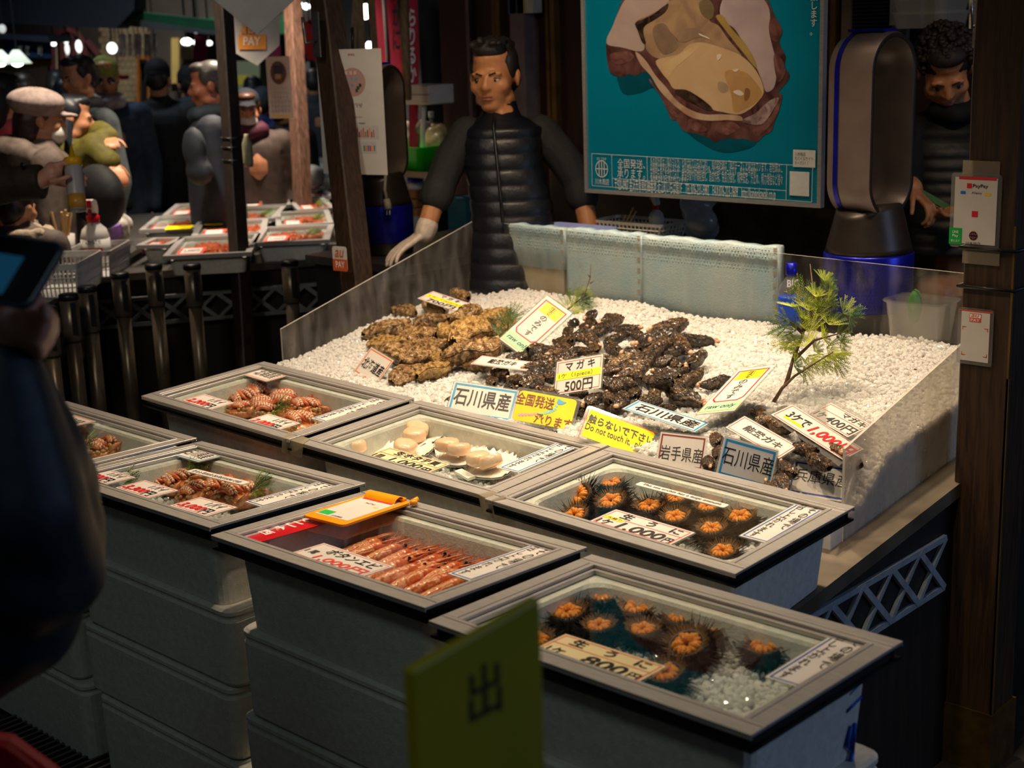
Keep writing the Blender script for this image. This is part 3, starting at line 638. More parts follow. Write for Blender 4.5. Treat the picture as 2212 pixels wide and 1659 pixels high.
# ---------------------------------------------------------------- oysters
def shell_mat(name, dark, mid, light, coat, seed):
    m = bpy.data.materials.new(name); m.use_nodes = True; nt = m.node_tree; N = nt.nodes; L = nt.links; p = N['Principled BSDF']
    p.inputs['Roughness'].default_value = .38; p.inputs['Coat Weight'].default_value = coat; p.inputs['Coat Roughness'].default_value = .12
    tc = N.new('ShaderNodeTexCoord'); ob = N.new('ShaderNodeObjectInfo')
    off = N.new('ShaderNodeVectorMath'); off.operation = 'SCALE'; off.inputs['Scale'].default_value = 7; cb = N.new('ShaderNodeCombineXYZ'); L.new(ob.outputs['Random'], cb.inputs[0]); L.new(ob.outputs['Random'], cb.inputs[2]); L.new(cb.outputs[0], off.inputs[0])
    ad = N.new('ShaderNodeVectorMath'); ad.operation = 'ADD'; L.new(tc.outputs['Object'], ad.inputs[0]); L.new(off.outputs[0], ad.inputs[1])
    def noise(sx, sy, sz, sc, det, dist):
        mp = N.new('ShaderNodeMapping'); mp.inputs['Scale'].default_value = (sx, sy, sz); L.new(ad.outputs[0], mp.inputs[0]); t = N.new('ShaderNodeTexNoise'); t.inputs['Scale'].default_value = sc; t.inputs['Detail'].default_value = det; t.inputs['Distortion'].default_value = dist; L.new(mp.outputs[0], t.inputs['Vector']); return t.outputs['Fac']
    n1 = noise(1, 2.2, 2.2, 2.6, 7, 2.0)
    wv = N.new('ShaderNodeTexWave'); wv.inputs['Scale'].default_value = 1.9; wv.inputs['Distortion'].default_value = 14; wv.inputs['Detail'].default_value = 5; wv.inputs['Detail Scale'].default_value = 1.3; wv.inputs['Detail Roughness'].default_value = .7; L.new(ad.outputs[0], wv.inputs['Vector'])
    mx = N.new('ShaderNodeMath'); mx.operation = 'ADD'; s1_ = N.new('ShaderNodeMath'); s1_.operation = 'MULTIPLY'; s1_.inputs[1].default_value = .18; L.new(wv.outputs['Fac'], s1_.inputs[0]); L.new(n1, mx.inputs[0]); L.new(s1_.outputs[0], mx.inputs[1])
    cr = N.new('ShaderNodeValToRGB'); e = cr.color_ramp.elements; e[0].position = .40; e[0].color = dark; e[1].position = .88; e[1].color = light; q = e.new(.58); q.color = mid; L.new(mx.outputs[0], cr.inputs[0]); L.new(cr.outputs[0], p.inputs['Base Color'])
    b = N.new('ShaderNodeBump'); b.inputs['Strength'].default_value = .9; b.inputs['Distance'].default_value = .014; n2 = noise(1.4, 3, 3, 9, 6, 1.5); m2 = N.new('ShaderNodeMath'); m2.operation = 'ADD'; m3 = N.new('ShaderNodeMath'); m3.operation = 'MULTIPLY'; m3.inputs[1].default_value = .4; L.new(wv.outputs['Fac'], m3.inputs[0]); L.new(n2, m2.inputs[0]); L.new(m3.outputs[0], m2.inputs[1]); L.new(m2.outputs[0], b.inputs['Height']); L.new(b.outputs[0], p.inputs['Normal'])
    return m
OY_TAN = shell_mat('tan_oyster_shell', C(58, 38, 16), C(156, 116, 66), C(226, 196, 146), .15, 1)
OY_YEL = shell_mat('yellow_oyster_shell', C(112, 78, 34), C(196, 152, 82), C(234, 206, 146), .15, 3)
OY_DK = shell_mat('dark_oyster_shell', C(14, 10, 8), C(44, 32, 20), C(146, 110, 66), .4, 2)
OY_DK2 = shell_mat('brown_oyster_shell', C(20, 14, 9), C(74, 52, 30), C(176, 136, 84), .3, 4)
TIP = mat('pale_hinge', C(222, 184, 150), .4, col2=C(160, 108, 74), scale=9, bump=.4)
def oyster_proto(seed, dark, M_, length=1.0):
    r = random.Random(seed); wid = r.uniform(.22, .31) if dark else r.uniform(.28, .36); bend = r.uniform(-.18, .18); twist = r.uniform(-.25, .25)
    ph = [r.uniform(0, 6.28) for _ in range(8)]; nu, nv = 34, 18
    def prof(u): return max(.02, math.sin(math.pi*min(1, u*.93+.05))**.62*(.62+.46*u))
    def pt(u, a, up, off=0):
        x = (u-.45); uw = u*8+.8*math.sin(ph[2]); w = wid*prof(u)*(1+.07*math.sin(u*17+ph[0])+.05*math.sin(u*43+ph[1])+.05*(uw-math.floor(uw)))
        y = math.cos(a)*w+bend*(u-.5)**2*2
        th = (.14 if up else .24)*prof(u)*(1-.25*u)
        uu = 6.5*u**1.3+1.1*math.sin(a*2+ph[2])+.5*math.sin(a*5+ph[6])+.5*math.sin(u*13+ph[7]); ridge = .026*(uu-math.floor(uu))**2+.006*math.sin(u*40+3*math.sin(a*3+ph[3]))+.010*math.sin(a*9+u*7+ph[4])
        s = math.sin(a)**.8 if math.sin(a) > 0 else 0
        z = (th*s+ridge*s*1.3)*(1 if up else -1)+.035*math.sin(u*9+ph[5])*abs(math.cos(a))+twist*(u-.4)*math.cos(a)*.3
        return (x, y, z+(.006 if up else -.004))
    root = thing('oyster', 'oyster', 'oyster')
    for up, nm in ((False, 'lower_shell'), (True, 'upper_shell')):
        mb = MB(); mb.grid(lambda s, t: pt(s*(1.0 if not up else .97), math.pi*t, up), nu, nv)
        o = mb.build(nm, M_, root, True)
    tp = MB(); 
    for k in range(3): tp.ell((-.47+.03*k, r.uniform(-.03, .03), r.uniform(-.01, .05)), (.085-.012*k, .062, .058), nu=8, nv=6)
    if dark: tp.build('hinge', TIP, root, True)
    return root
PT = [oyster_proto(10+i, False, (OY_TAN, OY_TAN, OY_YEL)[i % 3]) for i in range(6)]
PD = [oyster_proto(40+i, True, (OY_DK, OY_DK2, OY_DK)[i % 3]) for i in range(9)]
used = set()
def ice_pt(px, py, h=0.0):
    D = ray(px, py); t = (.80-.12*2.6+h-CAMZ)/(D.z-.12*D.y); return CAM+D*t
def put_oyster(protos, i, px, py, lpx, ang, h, label, group, r, tilt=0):
    P = ice_pt(px, py, h); dep = (P-CAM).dot(FW); L = lpx/FPX*dep*1.12
    # image angle -> direction on the bed
    a = math.radians(ang); q = ice_pt(px+10*math.cos(a), py+10*math.sin(a), h)-P
    if q.length > .035: q = q.normalized()
    q.z += q.length*.0; X = q.normalized(); X.z += tilt; X.normalize()
    Yv = V3((0, -.12, 1)).cross(X).normalized()
    M = mbasis(P, X, Yv) @ RX(r.uniform(-.7, .7)) @ SCL(L, L, L*r.uniform(.95, 1.25))
    p = protos[i % len(protos)]
    if p.name not in used:
        used.add(p.name); p.matrix_basis = M
        for ch in p.children: ch.matrix_parent_inverse = Matrix.Identity(4)
        prop(p, label, 'oyster', group); WMX[p.name] = M.copy(); return p
    return dup(p, M, label, group)
r = random.Random(11)
BIG = [(998, 637, 64, 25, .045), (877, 671, 66, 10, .03), (935, 660, 80, 20, .04), (929, 690, 76, -5, .05), (1003, 679, 85, -20, .06), (1061, 681, 74, -12, .04), (840, 708, 105, -15, .03),
       (895, 722, 108, 10, .055), (967, 716, 85, 60, .07), (1010, 716, 128, -35, .085), (1072, 722, 66, -10, .04), (830, 740, 76, 0, .03), (858, 757, 122, 12, .035), (905, 768, 95, -20, .045),
       (945, 770, 56, 30, .05), (1014, 757, 128, -12, .06), (884, 806, 92, -22, .022), (930, 800, 88, -20, .026), (1030, 786, 64, 0, .03), (820, 722, 60, 15, .02), (1090, 700, 62, 20, .03), (955, 742, 80, -30, .05),
       (890, 790, 70, 30, .012), (985, 690, 80, 40, .045), (1050, 742, 70, -30, .04), (1105, 740, 56, -10, .03), (872, 738, 84, -10, .04), (925, 745, 84, 15, .045)]
ORD = ['leftmost', 'second from left', 'third from left', 'fourth from left', 'fifth from left', 'sixth from left', 'seventh from left', 'eighth from left', 'ninth from left', 'tenth from left', 'eleventh from left', 'twelfth from left', 'thirteenth from left', 'fourteenth from left', 'fifteenth from left']
def ranks(L_, cuts, bands, what, key=lambda q: (q[0], q[1])):
    out = [None]*len(L_); groups = {}
    for i, q in enumerate(L_): x, y = key(q); b_ = sum(y >= c_ for c_ in cuts); groups.setdefault(b_, []).append((x, i))
    for b_, m_ in groups.items():
        m_.sort(); n = len(m_)
        for k, (x, i) in enumerate(m_):
            w = ORD[k] if k < n/2 else ('rightmost' if k == n-1 else ORD[n-1-k].replace('from left', 'from right'))
            out[i] = what % (w, bands[b_])
    return out
biglab = dict(enumerate(ranks(BIG, (690, 730, 775), ('back row', 'second row', 'third row', 'front row'), 'large tan oyster, %s in the %s of the tan pile')))
biglab.update({9: 'largest yellowish oyster standing on edge atop the tan pile', 0: 'small tan oyster behind the 700 yen card'})
for i, (px, py, l, a, h) in enumerate(BIG):
    put_oyster(PT, 2 if i == 9 else i, px, py, l, a+r.choice((0, 180)), h, biglab.get(i, 'large tan oyster in the pile near the 700 yen card'), 'large tan oysters', r)
DARK = [(1237, 697, 50, 80, .05), (1274, 682, 50, -35, .05), (1317, 692, 68, -25, .045), (1288, 718, 58, -10, .07), (1358, 709, 54, 0, .045), (1442, 706, 80, -12, .03), (1411, 730, 88, -12, .04), (1510, 735, 78, -10, .02),
        (1476, 745, 80, 35, .045), (1216, 738, 68, 20, .05), (1254, 718, 54, -30, .06), (1242, 728, 44, 0, .06), (1283, 750, 50, 45, .075), (1327, 752, 68, 30, .07), (1368, 757, 54, 20, .06), (1409, 757, 84, -25, .055),
        (1450, 760, 64, -15, .04), (1389, 747, 40, 10, .06), (1498, 779, 80, -40, .04), (1341, 786, 94, -15, .075), (1421, 783, 64, -10, .05), (1457, 783, 56, 20, .045), (1365, 802, 74, -15, .06), (1382, 812, 50, 80, .06),
        (1437, 808, 74, 15, .05), (1490, 817, 68, -25, .03), (1324, 829, 78, 0, .055), (1413, 824, 88, 15, .06), (1370, 846, 55, 60, .05), (1413, 849, 55, 80, .045), (1486, 858, 88, 10, .025), (1543, 826, 68, -10, .025),
        (1314, 858, 55, 60, .045), (1341, 866, 64, -45, .04), (1278, 864, 64, -30, .04), (1249, 851, 46, 10, .045), (1187, 846, 64, 10, .045), (1201, 781, 50, -30, .06), (1155, 822, 84, -30, .05), (1114, 819, 58, 20, .045),
        (1136, 766, 58, -20, .05), (1172, 757, 64, -20, .06), (1203, 757, 64, -25, .06), (1184, 778, 64, 0, .06), (1117, 770, 40, -10, .045), (1245, 757, 50, 40, .065), (1262, 757, 46, 30, .07), (1172, 798, 74, -30, .055), (1307, 803, 60, -10, .065),
        (1078, 806, 60, 20, .03), (1100, 836, 56, 70, .028), (1130, 848, 60, 30, .03), (1062, 822, 52, 60, .02), (978, 862, 46, -20, .01), (1240, 872, 60, 10, .03), (1215, 868, 50, -20, .03), (1384, 872, 60, -30, .03), (1440, 880, 50, 20, .012),
        (1225, 770, 60, -15, .06), (1277, 735, 60, 15, .07), (1335, 728, 60, -20, .055), (1385, 728, 56, 15, .05), (1440, 745, 60, -20, .035), (1300, 776, 70, 10, .075), (1390, 785, 60, -20, .06), (1190, 812, 60, 15, .05), (1160, 790, 60, -10, .05), (1355, 830, 60, 30, .055),
        (1398, 870, 56, -10, .035), (1452, 832, 60, -30, .04), (1466, 803, 56, 10, .035), (1270, 700, 46, 10, .045), (1300, 705, 50, -20, .05), (1225, 718, 46, -50, .045), (1320, 880, 56, 15, .025), (1290, 886, 60, -10, .02), (1265, 892, 56, 20, .015)]
RIGHT = [(1652, 908, 74, -15, .03), (1690, 918, 78, 20, .035), (1546, 948, 60, 60, .04), (1552, 975, 60, 70, .03), (1560, 1002, 60, 50, .02), (1700, 1012, 70, 40, .02), (1735, 968, 80, 20, .035), (1765, 992, 84, 30, .03), (1785, 1018, 80, 10, .02),
         (1692, 1046, 64, 60, .01), (1668, 1052, 60, 40, .01), (1742, 936, 70, 20, .03), (1800, 970, 70, 30, .03), (1640, 892, 60, 30, .025), (1722, 1030, 60, -20, .015), (1790, 930, 70, 15, .02), (1835, 1000, 70, 25, .015), (1618, 950, 60, 30, .02), (1602, 925, 56, 10, .02), (1530, 1000, 56, 60, .015), (1815, 1045, 70, 20, .01), (1760, 1050, 70, 15, .005), (1700, 885, 50, 15, .02)]
darklab = dict(enumerate(ranks(DARK, (705, 728, 748, 766, 787, 812, 832, 858), ('top row', 'second row', 'third row', 'fourth row', 'fifth row', 'sixth row', 'seventh row', 'eighth row', 'front row'), 'dark wet oyster, %s in the %s of the dark pile')))
darklab.update({5: 'dark oyster lying apart at the upper right of the dark pile', 7: 'slim dark oyster at the right tip of the dark pile', 30: 'brown oyster lying alone on the ice, lower right of the dark pile', 31: 'dark oyster half under the flat raw only card at right', 53: 'lone dark oyster peeping out left of the big blue edged card'})
for i, (px, py, l, a, h) in enumerate(DARK):
    put_oyster(PD, i*5+i//9, px, py, l, a+(180 if r.random() < .25 else 0), h, darklab[i], 'dark oysters of the big pile', r, r.uniform(-.1, .3))
RIGHT = [q for q in RIGHT if not (q[0] > 1705 and q[1] > 1000)]
rl = ranks(RIGHT, (915, 950, 985, 1025), ('back row', 'second row', 'third row', 'fourth row', 'front row'), 'brown oyster, %s in the %s by the 400 yen card')
for i, (px, py, l, a, h) in enumerate(RIGHT):
    put_oyster(PD, 1+3*i, px, py, l, a+r.choice((0, 180)), h, rl[i], 'brown oysters of the right heap', r, r.uniform(-.1, .2))
for p in PT+PD:
    if p.name not in used:
        for ch in list(p.children): bpy.data.objects.remove(ch)
        bpy.data.objects.remove(p)

# ---------------------------------------------------------------- signs standing in the ice
S = {
'c1':([-3.2321, 2.7334, 0.8307],[0.9704, -0.1755, -0.1657],[0.2396, 0.6175, 0.7492],0.1321,0.0977),
'c2':([-3.4305, 3.1912, 0.9621],[0.9696, 0.1474, -0.1953],[-0.1254, 0.9847, 0.1206],0.1704,0.0899),
'c3':([-2.8847, 3.0016, 0.9266],[0.9007, 0.0451, -0.4321],[0.2124, 0.8219, 0.5286],0.1124,0.2126),
'c4':([-2.8432, 2.84, 0.8869],[0.97, 0.2413, -0.0309],[-0.2338, 0.9597, 0.1559],0.1840,0.0708),
'c5':([-2.4716, 2.7761, 0.8599],[0.925, 0.3085, 0.2217],[-0.3665, 0.5709, 0.7347],0.1452,0.1103),
'c6':([-2.6989, 2.5923, 0.8183],[0.8628, 0.491, -0.1203],[-0.2783, 0.6599, 0.6979],0.1880,0.1072),
'c7':([-2.4956, 2.6249, 0.8219],[0.8658, 0.4766, -0.1525],[-0.2388, 0.6613, 0.7111],0.1722,0.1069),
'c8':([-2.2123, 2.563, 0.8422],[0.7792, 0.5201, -0.3497],[-0.3034, 0.8012, 0.5158],0.1919,0.1122),
'c9':([-2.1937, 2.7177, 0.8831],[0.9651, 0.1882, -0.1821],[-0.1892, 0.9819, 0.0121],0.2078,0.0927),
'c10':([-1.993, 2.5907, 0.802],[0.9176, 0.3944, -0.0499],[-0.1536, 0.4675, 0.8705],0.1189,0.0882),
'c11':([-1.8017, 2.5592, 0.8224],[0.5407, 0.7664, -0.3469],[-0.0274, 0.4281, 0.9033],0.1461,0.0998),
'c12':([-1.88, 2.7132, 0.8878],[0.9581, -0.0751, -0.2766],[0.1395, 0.9652, 0.2213],0.1677,0.0729),
'c13a':([-1.7667, 2.8956, 0.8974],[0.9447, -0.2735, -0.181],[0.3107, 0.9229, 0.2273],0.1397,0.0745),
'c13b':([-1.7988, 2.7881, 0.9155],[0.9362, -0.0369, -0.3495],[0.074, 0.9929, 0.0934],0.2108,0.0820),
'c14':([-1.6936, 2.5833, 0.8075],[0.9543, 0.2942, -0.0526],[-0.1887, 0.7296, 0.6573],0.1410,0.0954),
'c15':([-2.0555, 2.8366, 0.8609],[0.9696, -0.0334, 0.2425],[-0.0537, 0.9375, 0.3439],0.1305,0.2259)}
S['c14'][0][0] = -1.6336
_k = 1.05; S['c14'] = (list(CAM+(V3(S['c14'][0])-CAM)*_k), S['c14'][1], S['c14'][2], S['c14'][3]*_k, S['c14'][4]*_k)
ORG, BLU, BRN, NAVY, YEL, DKR = (226, 112, 40), (38, 140, 190), (130, 44, 34), (40, 56, 150), (246, 226, 20), (110, 40, 20)
card('white card with orange edge reading 北海道産, tilted in the ice at left', *S['c1'], [('北海道産', BK, .1, .28, .9, .66)], ORG, .035, inset=.03)
card('700 yen card lying on the tan oysters at the back', *S['c2'], [('マ ガ キ', BK, .3, .66, .74, .9), ('r', YEL, .045, .4, .955, .63), ('1ケ（1piece）', BK, .12, .42, .86, .6, {'bold': 0}), ('700円', BK, .2, .06, .84, .36)], RD, .018, inset=.045)
def raw(key, label):
    BL, X, Y, w, h = S[key]
    return card(label, BL, X, Y, w, h, [('r', YEL, .2, .72, .82, .9), ('生\n食', BK, .4, .73, .62, .89), ('の\nみ\nで\nす', BK, .4, .3, .6, .7, {'bold': 0}),
         ('p', RD, [(.12, .92), (.88, .92), (.88, .905), (.12, .905)]), ('p', RD, [(.12, .92), (.15, .92), (.15, .31), (.12, .31)]), ('p', RD, [(.85, .92), (.88, .92), (.88, .31), (.85, .31)]),
         ('p', RD, [(.12, .31), (.22, .25), (.25, .262), (.15, .32)]), ('p', RD, [(.78, .25), (.88, .31), (.85, .32), (.75, .262)]), ('p', RD, [(.22, .25), (.78, .25), (.76, .264), (.24, .264)]),
         ('r', (196, 206, 90), .05, .05, .95, .225), ('r', (158, 206, 170), .07, .06, .93, .215, .0004), ('raw only', BK, .14, .085, .86, .185, {'shear': .25})], None, name='raw_only_card')
raw('c3', 'tall raw only card leaning between the two oyster piles')
raw('c15', 'tall raw only card lying flat right of the dark oysters')
card('white card with red edge reading 能登ガキ, lying left of the 500 yen card', *S['c4'], [('能登ガキ', BK, .24, .3, .72, .76, {'shear': .1})], RD, .022, inset=.04, bg=PAPER)
card('500 yen card propped up in the dark oysters', *S['c5'], [('マ ガ キ', BK, .22, .66, .82, .9), ('r', YEL, .05, .42, .95, .62), ('1ケ（1piece）', BK, .1, .44, .78, .6, {'bold': 0}), ('500円', BK, .24, .06, .8, .38)], RD, .014, inset=.04)
card('large white card with blue edge reading 石川県産 in front of the ice, leftmost', *S['c6'], [('石川県産', BK, .07, .3, .9, .82)], BLU, .055, inset=.03)
JP = [('p', (64, 156, 200), [(.66, .86), (.73, .82), (.8, .8), (.74, .72), (.68, .7), (.645, .76)])]
rr_ = random.Random(5)
for t in np.linspace(0, 1, 16):
    x = .66-.02*math.sin(t*2)-.5*t**1.5; y = .66-.42*t**.6; s = .022; col = (96, 190, 210) if t < .35 else (120, 200, 160) if t < .6 else (226, 140, 170)
    JP.append(('p', col, [(x+s*math.cos(a+rr_.random())*rr_.uniform(.8, 1.4), y+1.5*s*math.sin(a)*rr_.uniform(.8, 1.4)) for a in np.linspace(0, 5.2, 6)]))
YP = mat('yellow_card', C(226, 202, 40), .5, spec=.2, col2=C(216, 192, 34), scale=14); YP2 = mat('bright_yellow_card', C(232, 210, 12), .5, spec=.2, col2=C(224, 202, 10), scale=14)
card('yellow delivery card with little map, behind the leftmost blue edged card', *S['c7'], JP+[('全国発送', DKR, .02, .52, .62, .86), ('承ります', DKR, .38, .08, .96, .36)], None, bg=YP, sleeve=.08, r=.1, name='delivery_card')
card('bright yellow do not touch card', *S['c8'], [('p', (226, 80, 20), [(.06, .92), (.97, .92), (.97, .905), (.06, .905)]), ('p', (226, 80, 20), [(.03, .88), (.04, .885), (.04, .02), (.03, .02)]), ('触らないで下さい', BK, .07, .52, .96, .78, {'bold': .02}), ('Do not touch it,  please', BK, .07, .26, .97, .5, {'bold': .005})], None, bg=YP2, sleeve=.1, r=.06, name='warning_card')
card('white card with blue edge reading 石川県産, lying flat below the dark oysters', *S['c9'], [('石川県産', BK, .1, .22, .92, .8)], BLU, .05, inset=.03)
card('white card with brown edge reading 岩手県産', *S['c10'], [('岩手県産', BK, .08, .22, .93, .62, {'bold': 0})], BRN, .04, inset=.04)
card('white card with blue edge reading 石川県産, standing right of the brown edged card', *S['c11'], [('石川県産', BK, .06, .34, .94, .76, {'bold': 0})], BLU, .055, inset=.05)
card('cream card with red edge reading 能登ガキ, lying on the right heap of oysters', *S['c12'], [('能登ガキ', BK, .2, .36, .84, .7, {'shear': .1})], RD, .025, inset=.05, bg=PAPER)
Mc = mbasis(*S['c13b'][:3]); Nc = Mc.col[2].xyz; o_ = Mc.translation-Nc*.004
P4 = [atplane(px, py, o_, Nc) for px, py in ((1775, 850), (1900, 922), (1812, 1008), (1648, 890))]
mb = MB(); mb.loops([P4, [p+Nc*.0012 for p in P4]]); o = mb.build('clear_sheet', SLEEVE); prop(o, 'clear plastic sheet under the 400 and 1,000 yen cards', 'sheet')
card('400 yen card on the clear sheet', *S['c13a'], [('マガキ', BK, .42, .66, .96, .92), ('r', RD, .03, .585, .97, .6), ('1ケ', BK, .06, .12, .26, .46), ('400円', BK, .32, .1, .97, .5)], RD, .02, inset=.05, sleeve=0)
card('red 1,000 yen card for three on the clear sheet', *S['c13b'], [('r', YEL, .1, .22, .36, .34), ('3ケで', BK, .1, .3, .38, .76), ('1,000円', (214, 20, 24), .42, .18, .98, .78, {'shear': .2, 'bold': .025})], RD, .02, inset=.05, sleeve=0)
card('white card with dark blue edge reading 兵庫県産, partly behind the milky guard', *S['c14'], [('兵庫県産', BK, .1, .4, .94, .74, {'bold': 0})], NAVY, .045, inset=.05)
# ---------------------------------------------------------------- cards on the glass covers
def glass_card(key, px4, label, items, border=None, bw=.03, bg=None, lift=-.0093, **kw):
    M = TR[key]; n = M.col[2].xyz; o_ = M @ V3((0, 0, lift)); P = [atplane(a, b, o_, n) for a, b in px4]   # TL TR BR BL
    X = ((P[2]-P[3])+(P[1]-P[0]))/2; Y = ((P[0]-P[3])+(P[1]-P[2]))/2; c = sum(P, V3())/4; w = X.length; h = Y.length; X = X/w
    Yn = n.cross(X).normalized(); BL = c-X*w/2-Yn*h/2
    return card(label, BL, X, Yn, w, h, items, border, bw, bg, **kw)
RED2 = (224, 76, 66)
def sono(key, px4, where):
    return glass_card(key, px4, 'white eat here strip with blue edge on '+where, [('そ\nの\n場\nで', BK, .58, .34, .82, .93, {'bold': 0}), ('召\nし\n上\nが\nれ\nま\nす', BK, .2, .06, .44, .93, {'bold': 0})], (36, 90, 170), .045, inset=.06, name='eat_here_strip')
sono('t1', [(816, 859), (856, 869), (705.6, 915), (666, 904)], 'the crab cover beside the ice bed')
sono('t2', [(1217.5, 952), (1263, 963), (1118, 1022.6), (1070, 1011)], 'the scallop cover')
sono('t3', [(1734, 1087), (1797, 1100.5), (1654, 1176), (1584, 1155.6)], 'the large urchin cover')
sono('t6', [(701, 1040), (739, 1051.5), (563.6, 1096), (521, 1084)], 'the 3,000 yen crab cover')
sono('t5', [(352, 958), (395, 967), (205, 1010), (165, 997)], 'the far left cover')
sono('t7', [(1154, 1174), (1209.6, 1189.7), (1018, 1259), (966, 1241)], 'the shrimp cover')
sono('t8', [(1816, 1363), (1902, 1384.5), (1735, 1492), (1643.6, 1462.6)], 'the nearest urchin cover')
def origin(key, px4, txt, col, label): return glass_card(key, px4, label, [(txt, (60, 54, 50), .2, .25, .86, .72, {'bold': 0})], col, .04, inset=.04, name='origin_card')
origin('t1', [(579, 793), (636, 809), (576, 826.5), (517, 809)], '北海道産', ORG, 'white card with orange edge on the crab cover beside the ice bed')
origin('t6', [(429, 966), (497, 983), (425.6, 1000.5), (362, 980)], '石川県産', BLU, 'white card with blue edge on the 3,000 yen crab cover')
origin('t5', [(157, 895), (204, 910.6), (163, 924), (112, 910)], '北海道産', ORG, 'white card with orange edge on the far left cover')
def price1(key, px4, yen, label): return glass_card(key, px4, label, [('1 パ イ', BK, .46, .56, .84, .86, {'shear': .15, 'bold': .02}), (yen, (214, 30, 34), .08, .12, .66, .48, {'shear': .25, 'bold': .03}), ('円', BK, .68, .1, .86, .46)], RED2, .02, inset=.05)
price1('t1', [(441, 850), (508, 871), (454, 888), (386, 867.6)], '2,200', 'red 2,200 yen card at the left corner of the crab cover by the ice')
price1('t1', [(579, 893), (653, 915), (593, 934), (522, 912)], '2,000', 'red 2,000 yen card at the middle of the crab cover by the ice')
price1('t6', [(223, 1009), (293, 1032), (234, 1049), (163, 1028)], '4,500', 'price card ending in 500 yen, half hidden by the blue coat')
price1('t6', [(315, 1037), (391, 1061), (318, 1078), (244, 1055)], '3,300', 'red 3,300 yen card, middle of three on the left front crab cover')
price1('t6', [(435.5, 1074.5), (519, 1097), (443, 1118), (359.5, 1092.6)], '3,000', 'red 3,000 yen card, rightmost of three on the left front crab cover')
glass_card('t2', [(841.7, 966), (976, 1004), (919, 1026), (786, 988)], 'cream 1,000 yen scallop card on the scallop cover', [('生ホタテ貝', BK, .22, .6, .9, .9, {'bold': .02}), ('r', RED2, .03, .53, .97, .55), ('1皿', BK, .05, .12, .2, .42), ('1,000', BK, .32, .1, .8, .46, {'shear': .1}), ('円', BK, .83, .08, .95, .38)], RED2, .025, CREAM, inset=.05)
glass_card('t3', [(1331.5, 1100.5), (1508, 1152), (1443.5, 1182), (1267, 1127)], '1,000 yen urchin card on the large urchin cover', [('生　う　に', BK, .18, .6, .9, .9, {'bold': .02}), ('r', RED2, .03, .53, .97, .55), ('r', YEL, .05, .42, .28, .56, .0003), ('大盛り', BK, .08, .44, .26, .54), ('1ケ', BK, .06, .1, .22, .38), ('1.000', BK, .3, .1, .84, .46, {'shear': .1, 'bold': .02}), ('円', BK, .86, .1, .95, .36)], RED2, .025, inset=.05)
glass_card('t8', [(1224, 1369), (1447, 1442), (1373, 1480), (1145, 1404)], 'cream 800 yen urchin card on the nearest cover', [('生　う　に', BK, .16, .6, .9, .9, {'bold': .02}), ('r', RED2, .03, .53, .97, .55), ('1ケ', BK, .08, .1, .24, .38), ('800', BK, .42, .1, .82, .46, {'shear': .1, 'bold': .02}), ('円', BK, .85, .1, .95, .36)], RED2, .025, CREAM, inset=.05)
glass_card('t7', [(699, 1172), (853, 1225), (778, 1251), (625, 1197)], '1,000 yen shrimp card on the shrimp cover', [('ボタンエビ', BK, .24, .52, .92, .84, {'shear': .1}), ('1 尾', BK, .06, .3, .2, .52), ('1,000円', (226, 70, 56), .26, .1, .94, .42, {'shear': .1})], RED2, .016, inset=.05)
glass_card('t3', [(1383, 1041), (1578, 1091), (1565, 1100), (1369.5, 1048)], 'narrow white strip about the large amount of sea urchin', [('This sea urchin has a large amount.', BK, .07, .25, .94, .72, {'shear': .15, 'bold': .01})], None, sleeve=.08, name='english_strip', r=.2)
glass_card('t6', [(416.5, 1012), (540, 1042), (527, 1050), (404, 1020)], 'narrow white strip about the female boiled snow crab', [('It is a female boiled snow crab.', BK, .08, .25, .92, .75, {'bold': .005})], None, sleeve=.08, name='english_strip', r=.2)
REDP = mat('red_plastic', C(196, 14, 24), .3, col2=C(184, 10, 20), scale=14)
glass_card('t7', [(508, 1155.6), (672, 1110), (722, 1127), (555, 1174)], 'red plastic strip with white brush letters beside the orange clipboard', [('西', (250, 225, 225), .2, .3, .32, .78, {'rot': -90, 'bold': .03}), ('ぬ', (250, 225, 225), .36, .3, .5, .78, {'rot': -90, 'bold': .03}), ('こ', (250, 225, 225), .56, .3, .7, .78, {'rot': -90, 'bold': .03}), ('る', (250, 225, 225), .76, .3, .9, .78, {'rot': -90, 'bold': .03})], None, bg=REDP, sleeve=0, name='red_strip')
# orange clipboard with payment sheet
M = TR['t7']; n = M.col[2].xyz; lift = .004
P = [atplane(a, b, M @ V3((0, 0, lift)), n) for a, b in ((657, 1113), (806, 1066), (884, 1088), (737, 1139))]
X = ((P[1]-P[0])+(P[2]-P[3]))/2; Yv = ((P[0]-P[3])+(P[1]-P[2]))/2; w, h = X.length, Yv.length; cb = sum(P, V3())/4; X.normalize(); Yv = n.cross(X).normalized()
Mk = mbasis(cb-X*w/2-Yv*h/2, X, Yv); ORP = mat('orange_plastic', C(240, 160, 10), .32, col2=C(232, 148, 8), scale=12)
cl = thing('clipboard', 'orange clipboard with a white payment sheet, lying on the shrimp cover', 'clipboard', Mk)
bevel(MB().prism(rrect(w, h, .012, 4, w/2, h/2), -.003, .003, Mk).build('board', ORP, cl), .001)
sh = MB().bbox((w*.12, h*.1, .0032), (w*.9, h*.9, .0037), Mk).build('payment_sheet', PAPER, cl)
a_ = MB(); a_.lathe([(0, 0)], 3) if False else None
cp = MB(); cp.grid(lambda s, t: (w*(.82+.16*s), h*(.12+.76*t), .004+.012*math.sin(math.pi*s)**.7), 8, 1, Mk); cp.bbox((w*.94, h*.12, .003), (w*1.0, h*.88, .010), Mk); cp.build('clip', ORP, cl, True)
